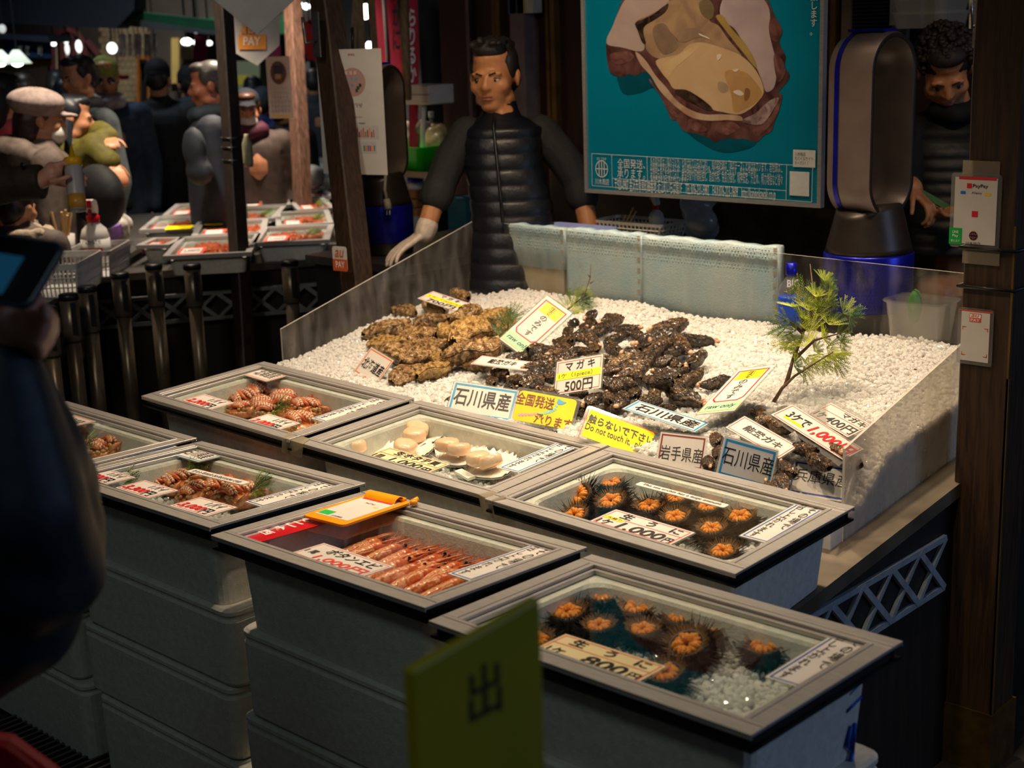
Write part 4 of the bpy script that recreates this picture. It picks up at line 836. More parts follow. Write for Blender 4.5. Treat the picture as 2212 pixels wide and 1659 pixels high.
cp = MB(); cp.tube([Mk @ V3((w*.97, -h*.06, .006)), Mk @ V3((w*1.04, -h*.1, .010))], .006, 8); cp.tube([Mk @ V3((w*.93, -h*.07, .006)), Mk @ V3((w*.99, -h*.16, .006))], .006, 8); cp.build('pen_loop', ORP, cl, True)
Ms = Mk @ Matrix(((0, 1, 0, 0), (-1, 0, 0, 0), (0, 0, 1, 0), (0, 0, 0, 1)))   # sheet text up = toward the clip
def onsheet(nm, col, fn): mb = MB(); fn(mb); mb.build(nm, ink(col), cl)
def q4(mb, x0, y0, x1, y1, z=.0041): mb.poly([(x0, y0, z), (x1, y0, z), (x1, y1, z), (x0, y1, z)], Mk)
onsheet('red_band', RD, lambda m_: q4(m_, w*.78, h*.14, w*.815, h*.86))
onsheet('green_label', (20, 180, 70), lambda m_: q4(m_, w*.15, h*.62, w*.27, h*.88))
onsheet('lettering', RD, lambda m_: put_text(m_, 'PayPay', w*.66, h*.36, w*.7, h*.6, .0042, Mk, rot=-90))
onsheet('yellow_dot', (250, 210, 30), lambda m_: q4(m_, w*.6, h*.2, w*.63, h*.3))
onsheet('shop_mark', (90, 40, 50), lambda m_: put_text(m_, '川木商店', w*.14, h*.3, w*.18, h*.56, .0042, Mk, rot=-90))
# ---------------------------------------------------------------- seafood in the boxes
def tray_pt(key, px, py, z=-.085): M = TR[key]; return atplane(px, py, M @ V3((0, 0, z)), M.col[2].xyz)
def place(key, px, py, z, yaw, s=1.0, tilt=0, roll=0):
    P = tray_pt(key, px, py, z); M = TR[key].to_3x3().to_4x4()
    return Matrix.Translation(P) @ M @ RZ(yaw) @ RX(tilt) @ RY(roll) @ SCL(s, s, s)
USEDP = set()
def stamp(proto, M, label, group):
    if proto.name not in USEDP:
        USEDP.add(proto.name); proto.matrix_basis = M; WMX[proto.name] = M.copy(); prop(proto, label, None, group); return proto
    return dup(proto, M, label, group)
def localpart(mb, nm, m, root, smooth=True):
    o = mb.build(nm, m, None, smooth); o.parent = root; return o
CRABSH = mat('crab_shell', C(206, 104, 62), .25, col2=C(226, 160, 104), scale=40, coat=.6, bump=.4)
CRABMT = mat('crab_leg_meat', C(214, 104, 58), .25, col2=C(246, 222, 196), scale=38, kind='wave', dist=5, coat=.6, bump=.35, contrast=(.3, .6), sss=.1)
CRABOR = mat('crab_orange_leg', C(206, 84, 40), .25, col2=C(232, 150, 100), scale=70, coat=.6, bump=.3)
CRABEG = mat('crab_roe', C(150, 104, 62), .35, col2=C(206, 170, 112), scale=120, coat=.4, bump=.6)
def crab_proto(seed):
    r = random.Random(seed); root = thing('crab', 'crab', 'crab')
    mb = MB(); mb.ell((0, 0, .008), (.062, .05, .022), nu=18, nv=8)
    for k in range(14): a = 2*math.pi*k/14; mb.ell((.058*math.cos(a), .047*math.sin(a), .012), (.006, .006, .005), nu=6, nv=4)
    localpart(mb, 'carapace', CRABSH, root)
    for k in range(8):   # legs of peeled meat laid side by side over the dome
        y = -.038+.0108*k; x0, x1 = -.048+r.uniform(0, .012)+abs(y)*.35, .046-r.uniform(0, .012)-abs(y)*.3; mb = MB(); pts = []
        for i in range(7):
            t = i/6; x = x0+(x1-x0)*t; pts.append((x, y+.006*math.sin(t*3+k), .026+.020*math.sin(math.pi*(.12+.76*t))*(1-(y/.06)**2)+r.uniform(-.001, .001)))
        mb.tube(pts, [.003, .0062, .0068, .0066, .0064, .0060, .0028], 8); localpart(mb, 'leg_meat', CRABMT if k % 3 else CRABOR, root)
    mb = MB()
    for k in range(22): a = r.uniform(-2.2, 2.2); mb.ell((.054*math.cos(a)+r.uniform(-.006, .004), .042*math.sin(a), .018+r.uniform(0, .008)), (.008, .007, .006), nu=6, nv=5)
    localpart(mb, 'roe', CRABEG, root)
    for sgn in (-1, 1):
        mb = MB(); mb.tube([(.05, sgn*.03, .014), (.066, sgn*.045, .02), (.07, sgn*.03, .03), (.056, sgn*.012, .034)], [.006, .008, .007, .002], 7); localpart(mb, 'claw', CRABSH, root)
    return root
PC = [crab_proto(i) for i in range(4)]
r = random.Random(21)
CR = {'t1': [(533, 872, 1), (567, 857, 1.05), (614, 879, 1.05), (656, 893, 1), (694, 876, 1.0), (738, 874, .95), (566, 888, .9), (520, 893, .8), (640, 922, 1.0), (600, 862, .8)],
      't6': [(372, 1012, .95), (336, 1026, 1), (298, 1030, .95), (392, 1052, .95), (432, 1040, 1.05), (497, 1026, .95), (473, 1062, .9), (525, 1052, 1.0), (512, 1082, 1.05), (350, 1050, .8), (560, 1062, .8), (396, 1008, .95), (420, 1072, .8)],
      't5': [(190, 948, 1.0), (258, 970, 1.0), (204, 980, .9), (160, 955, .9), (232, 955, .8)]}
where = {'t1': 'the box by the ice', 't6': 'the left front box', 't5': 'the far left box'}
for k_, L_ in CR.items():
    ys_ = sorted(q[1] for q in L_); cl_ = ranks(L_, (ys_[len(ys_)//2],), ('back row', 'front row'), 'boiled crab, %s in the %s of '+where[k_])
    for i, (px, py, s) in enumerate(L_):
        lab = cl_[i]
        stamp(PC[i % 4], place(k_, px, py+4, -.080, r.uniform(-.5, .9), s*1.0, r.uniform(-.2, .35), r.uniform(-.2, .2)), lab, 'crabs in '+where[k_])
SPRIG = mat('dill_green', C(60, 96, 34), .4, col2=C(120, 140, 48), scale=30)
def sprig_proto(seed):
    r = random.Random(seed); root = thing('green_sprig', 'sprig', 'garnish'); st = MB(); lf = MB()
    for k in range(7):
        a = -1.1+2.2*k/6+r.uniform(-.1, .1); tip = V3((.055*math.cos(a), .055*math.sin(a), .02+r.uniform(0, .012))); st.tube([(0, 0, .004), tip*.5+V3((0, 0, .008)), tip], [.0012, .001, .0006], 5)
        for j in range(9):
            t = .25+.75*j/8; p = tip*t+V3((0, 0, .008*math.sin(t*3)))
            for s in (-1, 1):
                d = V3((math.cos(a+s*.7), math.sin(a+s*.7), r.uniform(.0, .5)))*.016*(1.2-.5*t); lf.tube([p, p+d], [.001, .0004], 4, cap=False)
    localpart(st, 'stem', SPRIG, root); o = localpart(lf, 'leaflets', SPRIG, root, False); o['kind'] = 'stuff'; return root
PS = [sprig_proto(i) for i in range(3)]
for i, (k_, px, py, yaw, lab) in enumerate((('t1', 528, 846, 1.9, 'green plastic sprig standing left of the crabs beside the ice bed'), ('t1', 588, 842, .9, 'green plastic sprig behind the crabs beside the ice bed'), ('t1', 594, 890, .3, 'small green plastic sprig above the 2,000 yen card'),
        ('t6', 404, 1034, 1.2, 'green plastic sprig between the crabs, above the 3,300 yen card'), ('t6', 545, 1062, .8, 'dark green plastic sprig left of the eat here strip on the front crab cover'), ('t6', 590, 1050, .3, 'light green plastic sprig at the right end of the front crabs'), ('t6', 474, 1022, 1.5, 'green plastic sprig behind the boiled snow crab strip'), ('t5', 178, 972, .4, 'green plastic sprig in the far left crab box'), ('t6', 262, 1050, .5, 'green plastic sprig beside the price card ending in 500 yen'))):
    stamp(PS[i % 3], place(k_, px, py, -.05, yaw, .9, .5, 0), lab, 'plastic sprigs')
# scallops
SHL = mat('scallop_shell', C(255, 252, 246), .35, col2=C(250, 240, 226), scale=40, bump=.15)
SCM = mat('scallop_meat', C(255, 206, 166), .22, col2=C(255, 218, 186), scale=30, coat=.5, sss=.25, bump=.15, bscale=160)
def shell_proto():
    root = thing('scallop_shell', 'shell', 'shell'); mb = MB()
    def fn(s, t):
        a = (s-.5)*2.5; rr = .074*t*(1+.022*math.cos(a*38)*t); rr *= 1-.12*abs(s-.5)*2
        return (rr*math.sin(a), rr*math.cos(a)-.03, .011*t**2.2-.004+.0018*math.cos(a*38)*t)
    mb.grid(fn, 120, 8); mb.grid(lambda s, t: (fn(s, t)[0], fn(s, t)[1], fn(s, t)[2]-.003), 60, 4); localpart(mb, 'valve', SHL, root)
    mb = MB(); mb.box((0, -.034, -.003), (.038, .012, .004)); localpart(mb, 'hinge_ears', SHL, root, False); return root
def meat_proto(seed):
    r = random.Random(seed); mb = MB(); n = 20; lp = []
    w = [1+.05*math.sin(2*math.pi*k/n*2+r.random()*6)+.03*math.sin(2*math.pi*k/n*3+seed) for k in range(n)]
    for rad, z in ((.001, 0), (.021, .0), (.0255, .004), (.026, .012), (.0255, .020), (.021, .0245), (.012, .0255), (.001, .0258)):
        lp.append([(rad*w[k]*math.cos(2*math.pi*k/n), rad*w[k]*math.sin(2*math.pi*k/n), z) for k in range(n)])
    mb.loops(lp); o = mb.build('scallop_meat', SCM, None, True); prop(o, 'meat', 'scallop'); return o
PSH = shell_proto(); PM = [meat_proto(i) for i in range(3)]
SC_ = [((908, 938), -.6, [(895, 948, 0), (900, 936, .3)], 'at the back of the scallop box'), ((872, 978), -.9, [(874, 974, .2)], 'half under the cream scallop card'), ((985, 978), -.4, [(967, 970, 0), (992, 980, .2)], 'in the middle of the scallop box'),
       ((1050, 1004), -.3, [(1034, 1000, .0), (1064, 1006, .5)], 'left of the eat here strip'), ((800, 984), -.8, [(770, 974, .2)], 'at the left end of the scallop box')]
used_m = set()
for i, (p, yaw, meats, lab) in enumerate(SC_):
    stamp(PSH, place('t2', p[0], p[1]+3, -.066, yaw, 1.8, .06, 0), 'white ribbed scallop shell '+lab, 'scallop shells')
    for j, (mx, my, tl) in enumerate(meats):
        q = PM[(i+j) % 3]; M = place('t2', mx, my+3, -.055, j*1.3+i, 1.2, tl, .1)
        lb = 'pale orange scallop meat '+lab+(', the right piece' if j else (', the left piece' if len(meats) > 1 else ''))
        if q.name in used_m: c_ = q.copy(); COL.objects.link(c_); c_.matrix_basis = M; prop(c_, lb, None, 'scallop meats')
        else: used_m.add(q.name); q.matrix_basis = M; prop(q, lb, None, 'scallop meats')
# urchins
URB = mat('urchin_test', C(24, 18, 18), .5, col2=C(40, 30, 26), scale=60); URS = mat('urchin_spine', C(16, 12, 12), .5, col2=C(9, 7, 8), scale=90)
ROE = mat('urchin_roe', C(232, 126, 22), .3, col2=C(246, 162, 54), scale=160, bump=.8, bscale=420, coat=.35); CUTS = mat('cut_spine_rim', C(170, 128, 80), .35, col2=C(110, 80, 50), scale=80)
def urchin_proto(seed):
    r = random.Random(seed); root = thing('sea_urchin', 'urchin', 'urchin')
    mb = MB(); lp = []
    for i, (rad, z) in enumerate(((.006, -.03), (.028, -.026), (.038, -.012), (.040, 0), (.036, .012), (.030, .017), (.026, .016), (.022, .008), (.008, -.004))):
        lp.append([(rad*math.cos(2*math.pi*k/22), rad*math.sin(2*math.pi*k/22), z) for k in range(22)])
    mb.loops(lp); localpart(mb, 'test', URB, root)
    mb = MB()
    for k in range(260):
        z = r.uniform(-.9, .45); a = r.uniform(0, 6.28); q = math.sqrt(1-z*z); d = V3((q*math.cos(a), q*math.sin(a), z+.12)); b_ = V3((d.x*.038, d.y*.038, z*.026)); l = r.uniform(.014, .034)
        d = (d+V3((r.uniform(-.25, .25), r.uniform(-.25, .25), r.uniform(-.2, .35)))).normalized(); mb.tube([b_, b_+d*l], [.0014, .0003], 4, cap=False)
    o = localpart(mb, 'spines', URS, root, False); o['kind'] = 'stuff'
    for k in range(5):
        a = 2*math.pi*k/5+.3; mb = MB(); pts = [];  rad = []
        for i in range(6): t = i/5; rr = .006+.021*t; pts.append((rr*math.cos(a+.25*(t-.5)), rr*math.sin(a+.25*(t-.5)), .010+.007*math.sin(math.pi*t*.9+.2))); rad.append(.0035+.0068*math.sin(math.pi*min(.98, t*.85+.1)))
        mb.tube(pts, [q_*.62 for q_ in rad], 8)
        for sg in (-1, 1):
            ca, sa = math.cos(sg*.40), math.sin(sg*.40); mb.tube([(x*ca-y*sa, x*sa+y*ca, z-.002) for x, y, z in pts], [q_*.5 for q_ in rad], 7)
        localpart(mb, 'roe', ROE, root)
    mb = MB()
    for k in range(64):
        a = 2*math.pi*k/64+r.uniform(-.03, .03); d = V3((math.cos(a), math.sin(a), r.uniform(.5, 1.1))); p = V3((.029*math.cos(a), .029*math.sin(a), .016)); mb.tube([p, p+d*r.uniform(.007, .013)], [.0011, .0005], 4, cap=False)
    o = localpart(mb, 'cut_spines', CUTS, root, False); o['kind'] = 'stuff'; return root
PU = [urchin_proto(i) for i in range(3)]
U = {'t3': [(1252, 1072, 1.1, .7, 'leftmost large urchin standing on edge'), (1320, 1046, .95, .1, 'large urchin at the back left'), (1322, 1086, 1.05, .35, 'large urchin behind the 1,000 yen urchin card'), (1405, 1097, 1.0, .2, 'large urchin above the middle of the 1,000 yen urchin card'), (1418, 1040, .9, .1, 'large urchin behind the narrow white strip, left end'),
            (1462, 1078, .9, .2, 'large urchin half under the narrow white strip'), (1460, 1120, .95, .2, 'large urchin at the right end of the 1,000 yen urchin card'), (1530, 1098, .9, .15, 'large urchin under the right end of the narrow strip'), (1600, 1120, 1.0, .2, 'large urchin left of the eat here strip, back'), (1538, 1146, .95, .15, 'large urchin in the middle of the box, front'), (1562, 1195, .95, .2, 'large urchin in the front corner of the box'), (1244, 1115, .95, .4, 'large urchin in the left front corner'), (1490, 1060, .85, .2, 'large urchin farthest back')],
     't8': [(1228, 1330, 1.05, .15, 'urchin with bright roe at the left end of the nearest box'), (1306, 1294, 1.0, .1, 'urchin at the back left of the nearest box'), (1378, 1320, 1.0, .1, 'urchin in the back row of the nearest box, second from left'), (1473, 1340, 1.0, .1, 'urchin in the back row of the nearest box, middle'), (1553, 1360, 1.0, .1, 'urchin in the back row of the nearest box, second from right'),
            (1488, 1398, 1.1, .5, 'tilted urchin at the edge of the ice heap'), (1655, 1400, 1.0, .3, 'urchin nearest the eat here strip, right end'), (1295, 1358, .9, .1, 'urchin behind the cream 800 yen card, left'), (1390, 1366, .9, .1, 'urchin behind the cream 800 yen card, right'), (1160, 1390, .95, .2, 'urchin mostly hidden by the yellow exit sign'), (1440, 1460, .95, .3, 'urchin peeping out below the cream 800 yen card')]}
i = 0
for k_, L_ in U.items():
    for (px, py, s, tl, lab) in L_:
        stamp(PU[i % 3], place(k_, px, py+7, -.080, 1.1*i, s*.95, 0, 0) @ RX(.0) if False else Matrix.Translation(tray_pt(k_, px, py+6, -.055)) @ TR[k_].to_3x3().to_4x4() @ RX(tl*.9) @ RZ(1.1*i) @ SCL(s*.95, s*.95, s*.95), lab, 'sea urchins'); i += 1
# shrimps
SHB = mat('shrimp_shell', C(222, 110, 58), .22, col2=C(240, 178, 130), scale=60, kind='wave', dist=5, coat=.7, contrast=(.2, .8), bump=.25); SHH = mat('shrimp_head', C(208, 84, 38), .25, col2=C(232, 150, 92), scale=70, coat=.7, bump=.3)
ANT = mat('antenna_red', C(196, 70, 34), .35, col2=C(220, 120, 70), scale=50); EYE = mat('black_bead', C(8, 7, 8), .08, coat=.6); SHE = mat('shrimp_eggs', C(140, 156, 128), .4, col2=C(170, 176, 140), scale=140, bump=.6)
def shrimp_proto(seed):
    r = random.Random(seed); root = thing('shrimp', 'shrimp', 'shrimp'); bend = r.uniform(.006, .016)
    mb = MB(); pts = []; rad = []
    for i in range(29):
        t = i/28; y = -.085+.092*t; pts.append((bend*math.sin(t*2.2), y, .012-.012*(1-t)**2)); env = .0042+.0095*math.sin(math.pi*(.12+.5*t)); rad.append(env*(1+.10*((i % 4)/3-.5)))
    mb.tube(pts, rad, 12, flat=1.1); localpart(mb, 'abdomen', SHB, root)
    x0 = pts[-1][0]
    mb = MB(); mb.tube([(x0, .002, .012), (x0, .012, .014), (x0, .028, .0145), (x0, .042, .0135), (x0, .05, .012)], [.012, .0145, .0135, .0095, .004], 12); localpart(mb, 'head', SHH, root)
    mb = MB(); mb.tube([(x0, .03, .026), (x0, .055, .027), (x0+r.uniform(-.004, .004),   .085, .027)], [.003, .0024, .0006], 6); localpart(mb, 'rostrum', SHH, root)
    for s in (-1, 1):
        mb = MB(); mb.tube([(x0+s*.007, .045, .016), (x0+s*.0105, .048, .019)], .0016, 6); mb.ell((x0+s*.0115, .0485, .0205), (.0042, .0042, .0042), nu=10, nv=7); localpart(mb, 'eye', EYE, root)
    for s in (-1, 1):
        mb = MB(); p = V3((x0+s*.005, .05, .014)); pp = [p]; d = V3((s*.3, 1, -.02))
        for j in range(9): p = p+d*.014; d = (d+V3((r.uniform(-.12, .12)+s*.05, r.uniform(-.25, .05), r.uniform(-.06, .0)))).normalized(); pp.append(p)
        mb.tube(pp, [.0009-.00006*j for j in range(10)], 4); localpart(mb, 'antenna', ANT, root)
    mb = MB()
    for s in (-1, 1):
        for j in range(5): y = .035-.011*j; mb.tube([(x0+s*.007, y, .006), (x0+s*(.018+r.uniform(0, .008)), y+.014, .007), (x0+s*(.014+.004*r.random()), y+.036, .001)], [.0014, .0011, .0004], 4)
    for j in range(5): mb.tube([(x0+r.uniform(-.006, .006), .05, .012), (x0+r.uniform(-.022, .022), .075, .016), (x0+r.uniform(-.03, .03), .10+r.uniform(0, .02), .02)], [.0012, .0009, .0003], 4)
    localpart(mb, 'legs', ANT, root)
    mb = MB()
    for j in (-1, 0, 1): mb.tube([(0, -.083, .002), (j*.007, -.098, .003), (j*.013, -.112, .002)], [.0035, .0042, .001], 6, flat=.35)
    localpart(mb, 'tail_fan', SHH, root)
    mb = MB()
    for j in range(24): mb.ell((r.uniform(-.008, .008)+bend*.8, r.uniform(-.05, -.015), .001+r.uniform(-.003, .003)), (.0042, .0042, .0034), nu=6, nv=4)
    localpart(mb, 'eggs', SHE, root); return root
PSR = [shrimp_proto(i) for i in range(4)]
SH = [(818, 1160), (848, 1155), (833, 1168), (872, 1173), (888, 1186), (958, 1178), (988, 1186), (1015, 1194), (1040, 1197), (857, 1216), (873, 1230), (913, 1238), (931, 1256), (980, 1257), (950, 1215), (905, 1200), (925, 1190), (1000, 1230), (1060, 1205)]
shl_ = ranks(SH, (1180, 1213), ('back row', 'middle row', 'front row'), 'raw orange shrimp, %s in the %s of the shrimp box')
for i, (px, py) in enumerate(SH):
    lab = shl_[i]
    P = tray_pt('t7', px, py, -.045); M = TR['t7'].to_3x3().to_4x4(); s = .94; q = TR['t7'].inverted() @ P; q.y = max(q.y, INC+.035+.165*s); q.y = min(q.y, TW-INC-.085*s); P = TR['t7'] @ q
    stamp(PSR[i % 4], Matrix.Translation(P) @ M @ RZ(r.uniform(-.16, .10)-.05) @ RY(r.uniform(-.5, .5)) @ SCL(s, s, s) @ T(-.004, -.049, -.02), lab, 'raw shrimps in the box')
# tray stains: pink melt water under the shrimps
mb = MB(); mb.bbox((INC+.032, INC+.032, -.112), (TL-INC-.032, TW-INC-.032, -.080), TR['t7']); o = mb.build('melt_water', mat('pinkish_melt_water', C(196, 120, 92), .12, col2=C(170, 96, 74), scale=9, coat=.5)); prop(o, 'pinkish wet floor of the shrimp box', 'liquid', kind='stuff')
# ---------------------------------------------------------------- conifer sprigs in the ice
NEED = mat('conifer_green', C(70, 104, 44), .45, col2=C(186, 196, 50), scale=9, contrast=(.42, .6)); NEEDD = mat('conifer_dark_green', C(44, 74, 44), .45, col2=C(104, 130, 56), scale=14); BARK = mat('twig_bark', C(104, 78, 60), .7, col2=C(72, 54, 44), scale=60, bump=.4)
def spray(mb, base, d, n, size, r, side):
    """one flat fan of fine scale leaf twigs"""
    d = d.normalized(); s = d.cross(side).normalized()
    for k in range(n):
        a = -1.0+2.0*k/(n-1)+r.uniform(-.08, .08); q = (d*math.cos(a)+s*math.sin(a)).normalized(); l = size*(.65+.35*math.cos(a))*r.uniform(.85, 1.1)
        p0 = base; p1 = base+q*l*.6+side*r.uniform(-.003, .003); p2 = base+q*l+d*l*.12; mb.tube([p0, p1, p2], [.0008, .0007, .0004], 4, cap=False)
        for j in range(7):
            t = .3+.7*j/6; p = p0.lerp(p2, t)
            for sg in (-1, 1): e = (q+s*sg*.65+side*r.uniform(-.25, .25)).normalized()*size*.20*(1.25-.5*t); mb.tube([p, p+e], [.0009, .0004], 4, cap=False)
def conifer(label, twigs, sprays, dens, size, m, seed, stemr=.004):
    r = random.Random(seed); o = thing('conifer_sprig', label, 'sprig', twigs[0][0], 'conifer sprigs in the ice'); st = MB()
    for tw in twigs: n = len(tw); st.tube(tw, [stemr*(1-.75*i/(n-1)) for i in range(n)], 7)
    st.build('twig', BARK, o, True); lf = MB()
    for b_, d in sprays: spray(lf, b_, d, dens, size*r.uniform(.8, 1.15), r, (-FW+V3((r.uniform(-.5, .5), r.uniform(-.5, .5), r.uniform(-.4, .4)))).normalized())
    f = lf.build('foliage', m, o); f['kind'] = 'stuff'; return o
base = ice_pt(1668, 874, 0); db = (base-CAM).dot(FW)
def cp_(px, py, k=0): return at(px, py, db+k)
tw = [[base, cp_(1690, 838, -.01), cp_(1717, 812, -.01), cp_(1752, 790, -.02), cp_(1800, 760, -.02)], [cp_(1700, 828, 0), cp_(1712, 780, .02), cp_(1735, 720, .04), cp_(1758, 640, .05), cp_(1750, 570, .06)], [cp_(1735, 720, .04), cp_(1700, 690, .03), cp_(1668, 700, .02)], [cp_(1745, 690, .04), cp_(1800, 660, .05), cp_(1845, 665, .04)], [cp_(1712, 780, .02), cp_(1760, 735, .0), cp_(1815, 720, 0)], [cp_(1738, 715, .04), cp_(1725, 650, .06), cp_(1722, 610, .06)], [cp_(1697, 832, 0), cp_(1705, 800, .03), cp_(1728, 745, .05)]]
sp = []
r = random.Random(77)
for (px, py, dx, dy) in ((1720, 612, -.6, -.7), (1785, 590, .3, -1), (1765, 625, .2, -1), (1735, 640, -.3, -1), (1800, 640, .7, -.6), (1790, 612, .2, -1), (1700, 655, -.8, -.5), (1730, 672, -.2, -1), (1770, 668, .4, -.9), (1690, 695, -1, -.1), (1676, 712, -1, .2), (1710, 705, -.6, -.6), (1750, 700, .1, -1), (1800, 690, .6, -.7),
        (1835, 668, .8, -.6), (1848, 690, .8, .3), (1715, 738, -.6, .3), (1690, 735, -.9, .4), (1740, 735, .0, -.8), (1785, 720, .6, -.5), (1820, 725, .8, -.2), (1765, 750, .4, -.5), (1800, 752, .9, .1), (1830, 752, 1, .3), (1790, 780, .8, .6), (1815, 785, .9, .8), (1755, 772, .5, .3), (1745, 800, .6, .4), (1705, 752, -.5, .7), (1720, 770, -.2, .6), (1780, 650, .5, -.9), (1745, 655, -.1, -1), (1812, 770, .9, .4), (1768, 790, .7, .8), (1727, 790, .7, -.1)):
    p = cp_(px-dx*16, py-dy*16, r.uniform(-.03, .07)); q = cp_(px+dx*20, py+dy*20, r.uniform(-.02, .06)); sp.append((p, q-p))
conifer('large yellow green conifer sprig standing in the ice at right', tw, sp, 8, .048, NEED, 1, .0055)
b2 = ice_pt(1222, 672, .01); d2 = (b2-CAM).dot(FW)
conifer('small green conifer sprig with bare twig tip behind the raw only card', [[b2, at(1262, 640, d2), at(1275, 600, d2), at(1277, 572, d2)], [at(1275, 612, d2), at(1284, 606, d2)], [at(1274, 598, d2), at(1270, 592, d2)]], [(at(a, b_, d2+k), at(c_, d_, d2)-at(a, b_, d2)) for a, b_, c_, d_, k in ((1235, 660, 1255, 630, 0), (1245, 650, 1275, 625, 0), (1255, 648, 1290, 632, .02), (1235, 668, 1262, 662, -.01), (1250, 655, 1280, 650, .01), (1228, 668, 1222, 645, 0))], 8, .05, NEED, 2, .003)
b3 = ice_pt(1095, 730, .04); d3 = (b3-CAM).dot(FW)
conifer('dark green conifer sprig under the left edge of the raw only card', [[b3, at(1098, 700, d3), at(1100, 668, d3)]], [(at(a, b_, d3+k), at(c_, d_, d3)-at(a, b_, d3)) for a, b_, c_, d_, k in ((1098, 700, 1090, 665, 0), (1100, 690, 1118, 668, 0), (1098, 710, 1115, 690, 0), (1092, 735, 1070, 722, 0), (1096, 715, 1082, 700, .01), (1094, 745, 1100, 770, 0), (1092, 750, 1085, 765, 0))], 8, .05, NEEDD, 3, .003)
# ---------------------------------------------------------------- poster above the ice
YP_ = 3.90
def pz(px, py): p = aty(px, py, YP_); return (p.x, p.z)
def pc(cx, cy): return pz(1240+cx*.27726, cy*.27726)
x0p, z0p = pz(1266, 412); x1p = pz(1775, 452)[0]; z0p = min(z0p, pz(1775, 452)[1])+.004; z1p = z0p+1.08
MP = mbasis((x0p, YP_, z0p), XA, ZA)
po = thing('oyster_poster', 'large turquoise poster of an opened oyster in a slim aluminium frame', 'poster', (x0p, YP_, z0p))
TEAL = mat('turquoise_print', C(0, 136, 168), .28, col2=C(0, 124, 156), scale=2.2)
MB().bbox((x0p+.005, YP_+.001, z0p+.005), (x1p-.005, YP_+.012, z1p)).build('printed_board', TEAL, po)
b = .013
for a in ((x0p, z0p, x1p, z0p+b), (x0p, z1p-b, x1p, z1p), (x0p, z0p+b, x0p+b, z1p-b), (x1p-b, z0p+b, x1p, z1p-b)):
    MB().bbox((a[0], YP_-.008, a[1]), (a[2], YP_+.014, a[3])).build('frame_strip', ALU, po)
def pshape(nm, pts, m, k):
    q = []   # closed smooth outline through the points
    P = [pc(*p) for p in pts]; n = len(P)
    for i in range(n):
        p0, p1, p2, p3 = (V3((*P[(i+j-1) % n], 0)) for j in range(4))
        for t in (0, .25, .5, .75):
            v = .5*((2*p1)+(p2-p0)*t+(2*p0-5*p1+4*p2-p3)*t*t+(3*p1-p0-3*p2+p3)*t**3); q.append((v.x, YP_-.0006*k, v.y))
    o = MB().poly(q).build(nm, m, po)
    import bmesh
    bm = bmesh.new(); bm.from_mesh(o.data); bmesh.ops.triangulate(bm, faces=bm.faces); bm.to_mesh(o.data); bm.free(); return o
pr = lambda n, a, b_, sc=9, con=(.35, .65), d=1.5: mat(n, C(*a), .28, col2=C(*b_), scale=sc, detail=5, contrast=con, dist=d)
pshape('printed_shadow', [(350, 560), (360, 690), (410, 738), (520, 722), (640, 690), (760, 860), (860, 1010), (1000, 1120), (1150, 1185), (1290, 1175), (1420, 1115), (1500, 900), (1000, 700), (600, 500)], pr('poster_shadow_print', (8, 74, 92), (0, 96, 120), 3), 1)
pshape('printed_shell', [(250, 370), (280, 560), (380, 600), (430, 575), (480, 590), (580, 560), (650, 700), (720, 840), (760, 930), (800, 940), (860, 1020), (960, 1040), (1060, 1080), (1100, 1105), (1200, 1075), (1250, 1085), (1330, 1080), (1420, 1105), (1480, 1055), (1540, 1020), (1560, 960), (1600, 850), (1625, 740), (1590, 720), (1660, 640), (1680, 580), (1640, 520), (1650, 440), (1600, 330), (1625, 240), (1570, 130), (1530, 40), (1480, -60), (1300, -200), (900, -250), (500, -150), (380, 0), (340, 100), (290, 240), (260, 330)], pr('poster_shell_print', (62, 34, 34), (132, 92, 88), 14, (.3, .75)), 2)
pshape('printed_nacre', [(340, 110), (400, 0), (500, -60), (700, -60), (745, 0), (700, 60), (640, 110), (560, 130), (490, 170), (500, 230), (540, 290), (550, 380), (500, 400), (380, 370), (270, 350), (258, 300), (300, 210)], pr('poster_nacre_print', (206, 186, 176), (186, 164, 160), 5), 3)
pshape('printed_nacre', [(1140, 60), (1200, -40), (1400, -60), (1500, 20), (1530, 120), (1520, 220), (1540, 330), (1570, 450), (1580, 570), (1560, 680), (1500, 715), (1470, 640), (1430, 540), (1380, 440), (1320, 330), (1250, 220), (1160, 160)], pr('poster_nacre_print2', (196, 176, 178), (176, 158, 166), 6), 3)
pshape('printed_rim', [(480, 400), (560, 470), (640, 590), (720, 680), (800, 780), (900, 850), (1020, 890), (1150, 890), (1290, 900), (1310, 940), (1200, 935), (1050, 940), (920, 915), (820, 850), (730, 770), (660, 690), (600, 590), (520, 500)], pr('poster_rim_print', (206, 180, 156), (180, 142, 116), 8), 3)
pshape('printed_mantle', [(500, 180), (560, 130), (700, 60), (760, 0), (1000, -40), (1080, 60), (1060, 160), (1130, 200), (1200, 300), (1310, 440), (1150, 380), (1000, 340), (900, 360), (820, 430), (740, 460), (640, 450), (570, 390), (550, 300)], pr('poster_mantle_print', (182, 152, 118), (150, 122, 100), 10), 4)
pshape('printed_mantle_edge', [(480, 180), (540, 150), (620, 110), (700, 50), (740, 30), (720, 90), (640, 150), (560, 200), (545, 250), (565, 340), (535, 330), (500, 240)], pr('poster_dark_print', (34, 24, 22), (84, 66, 54), 30), 5)
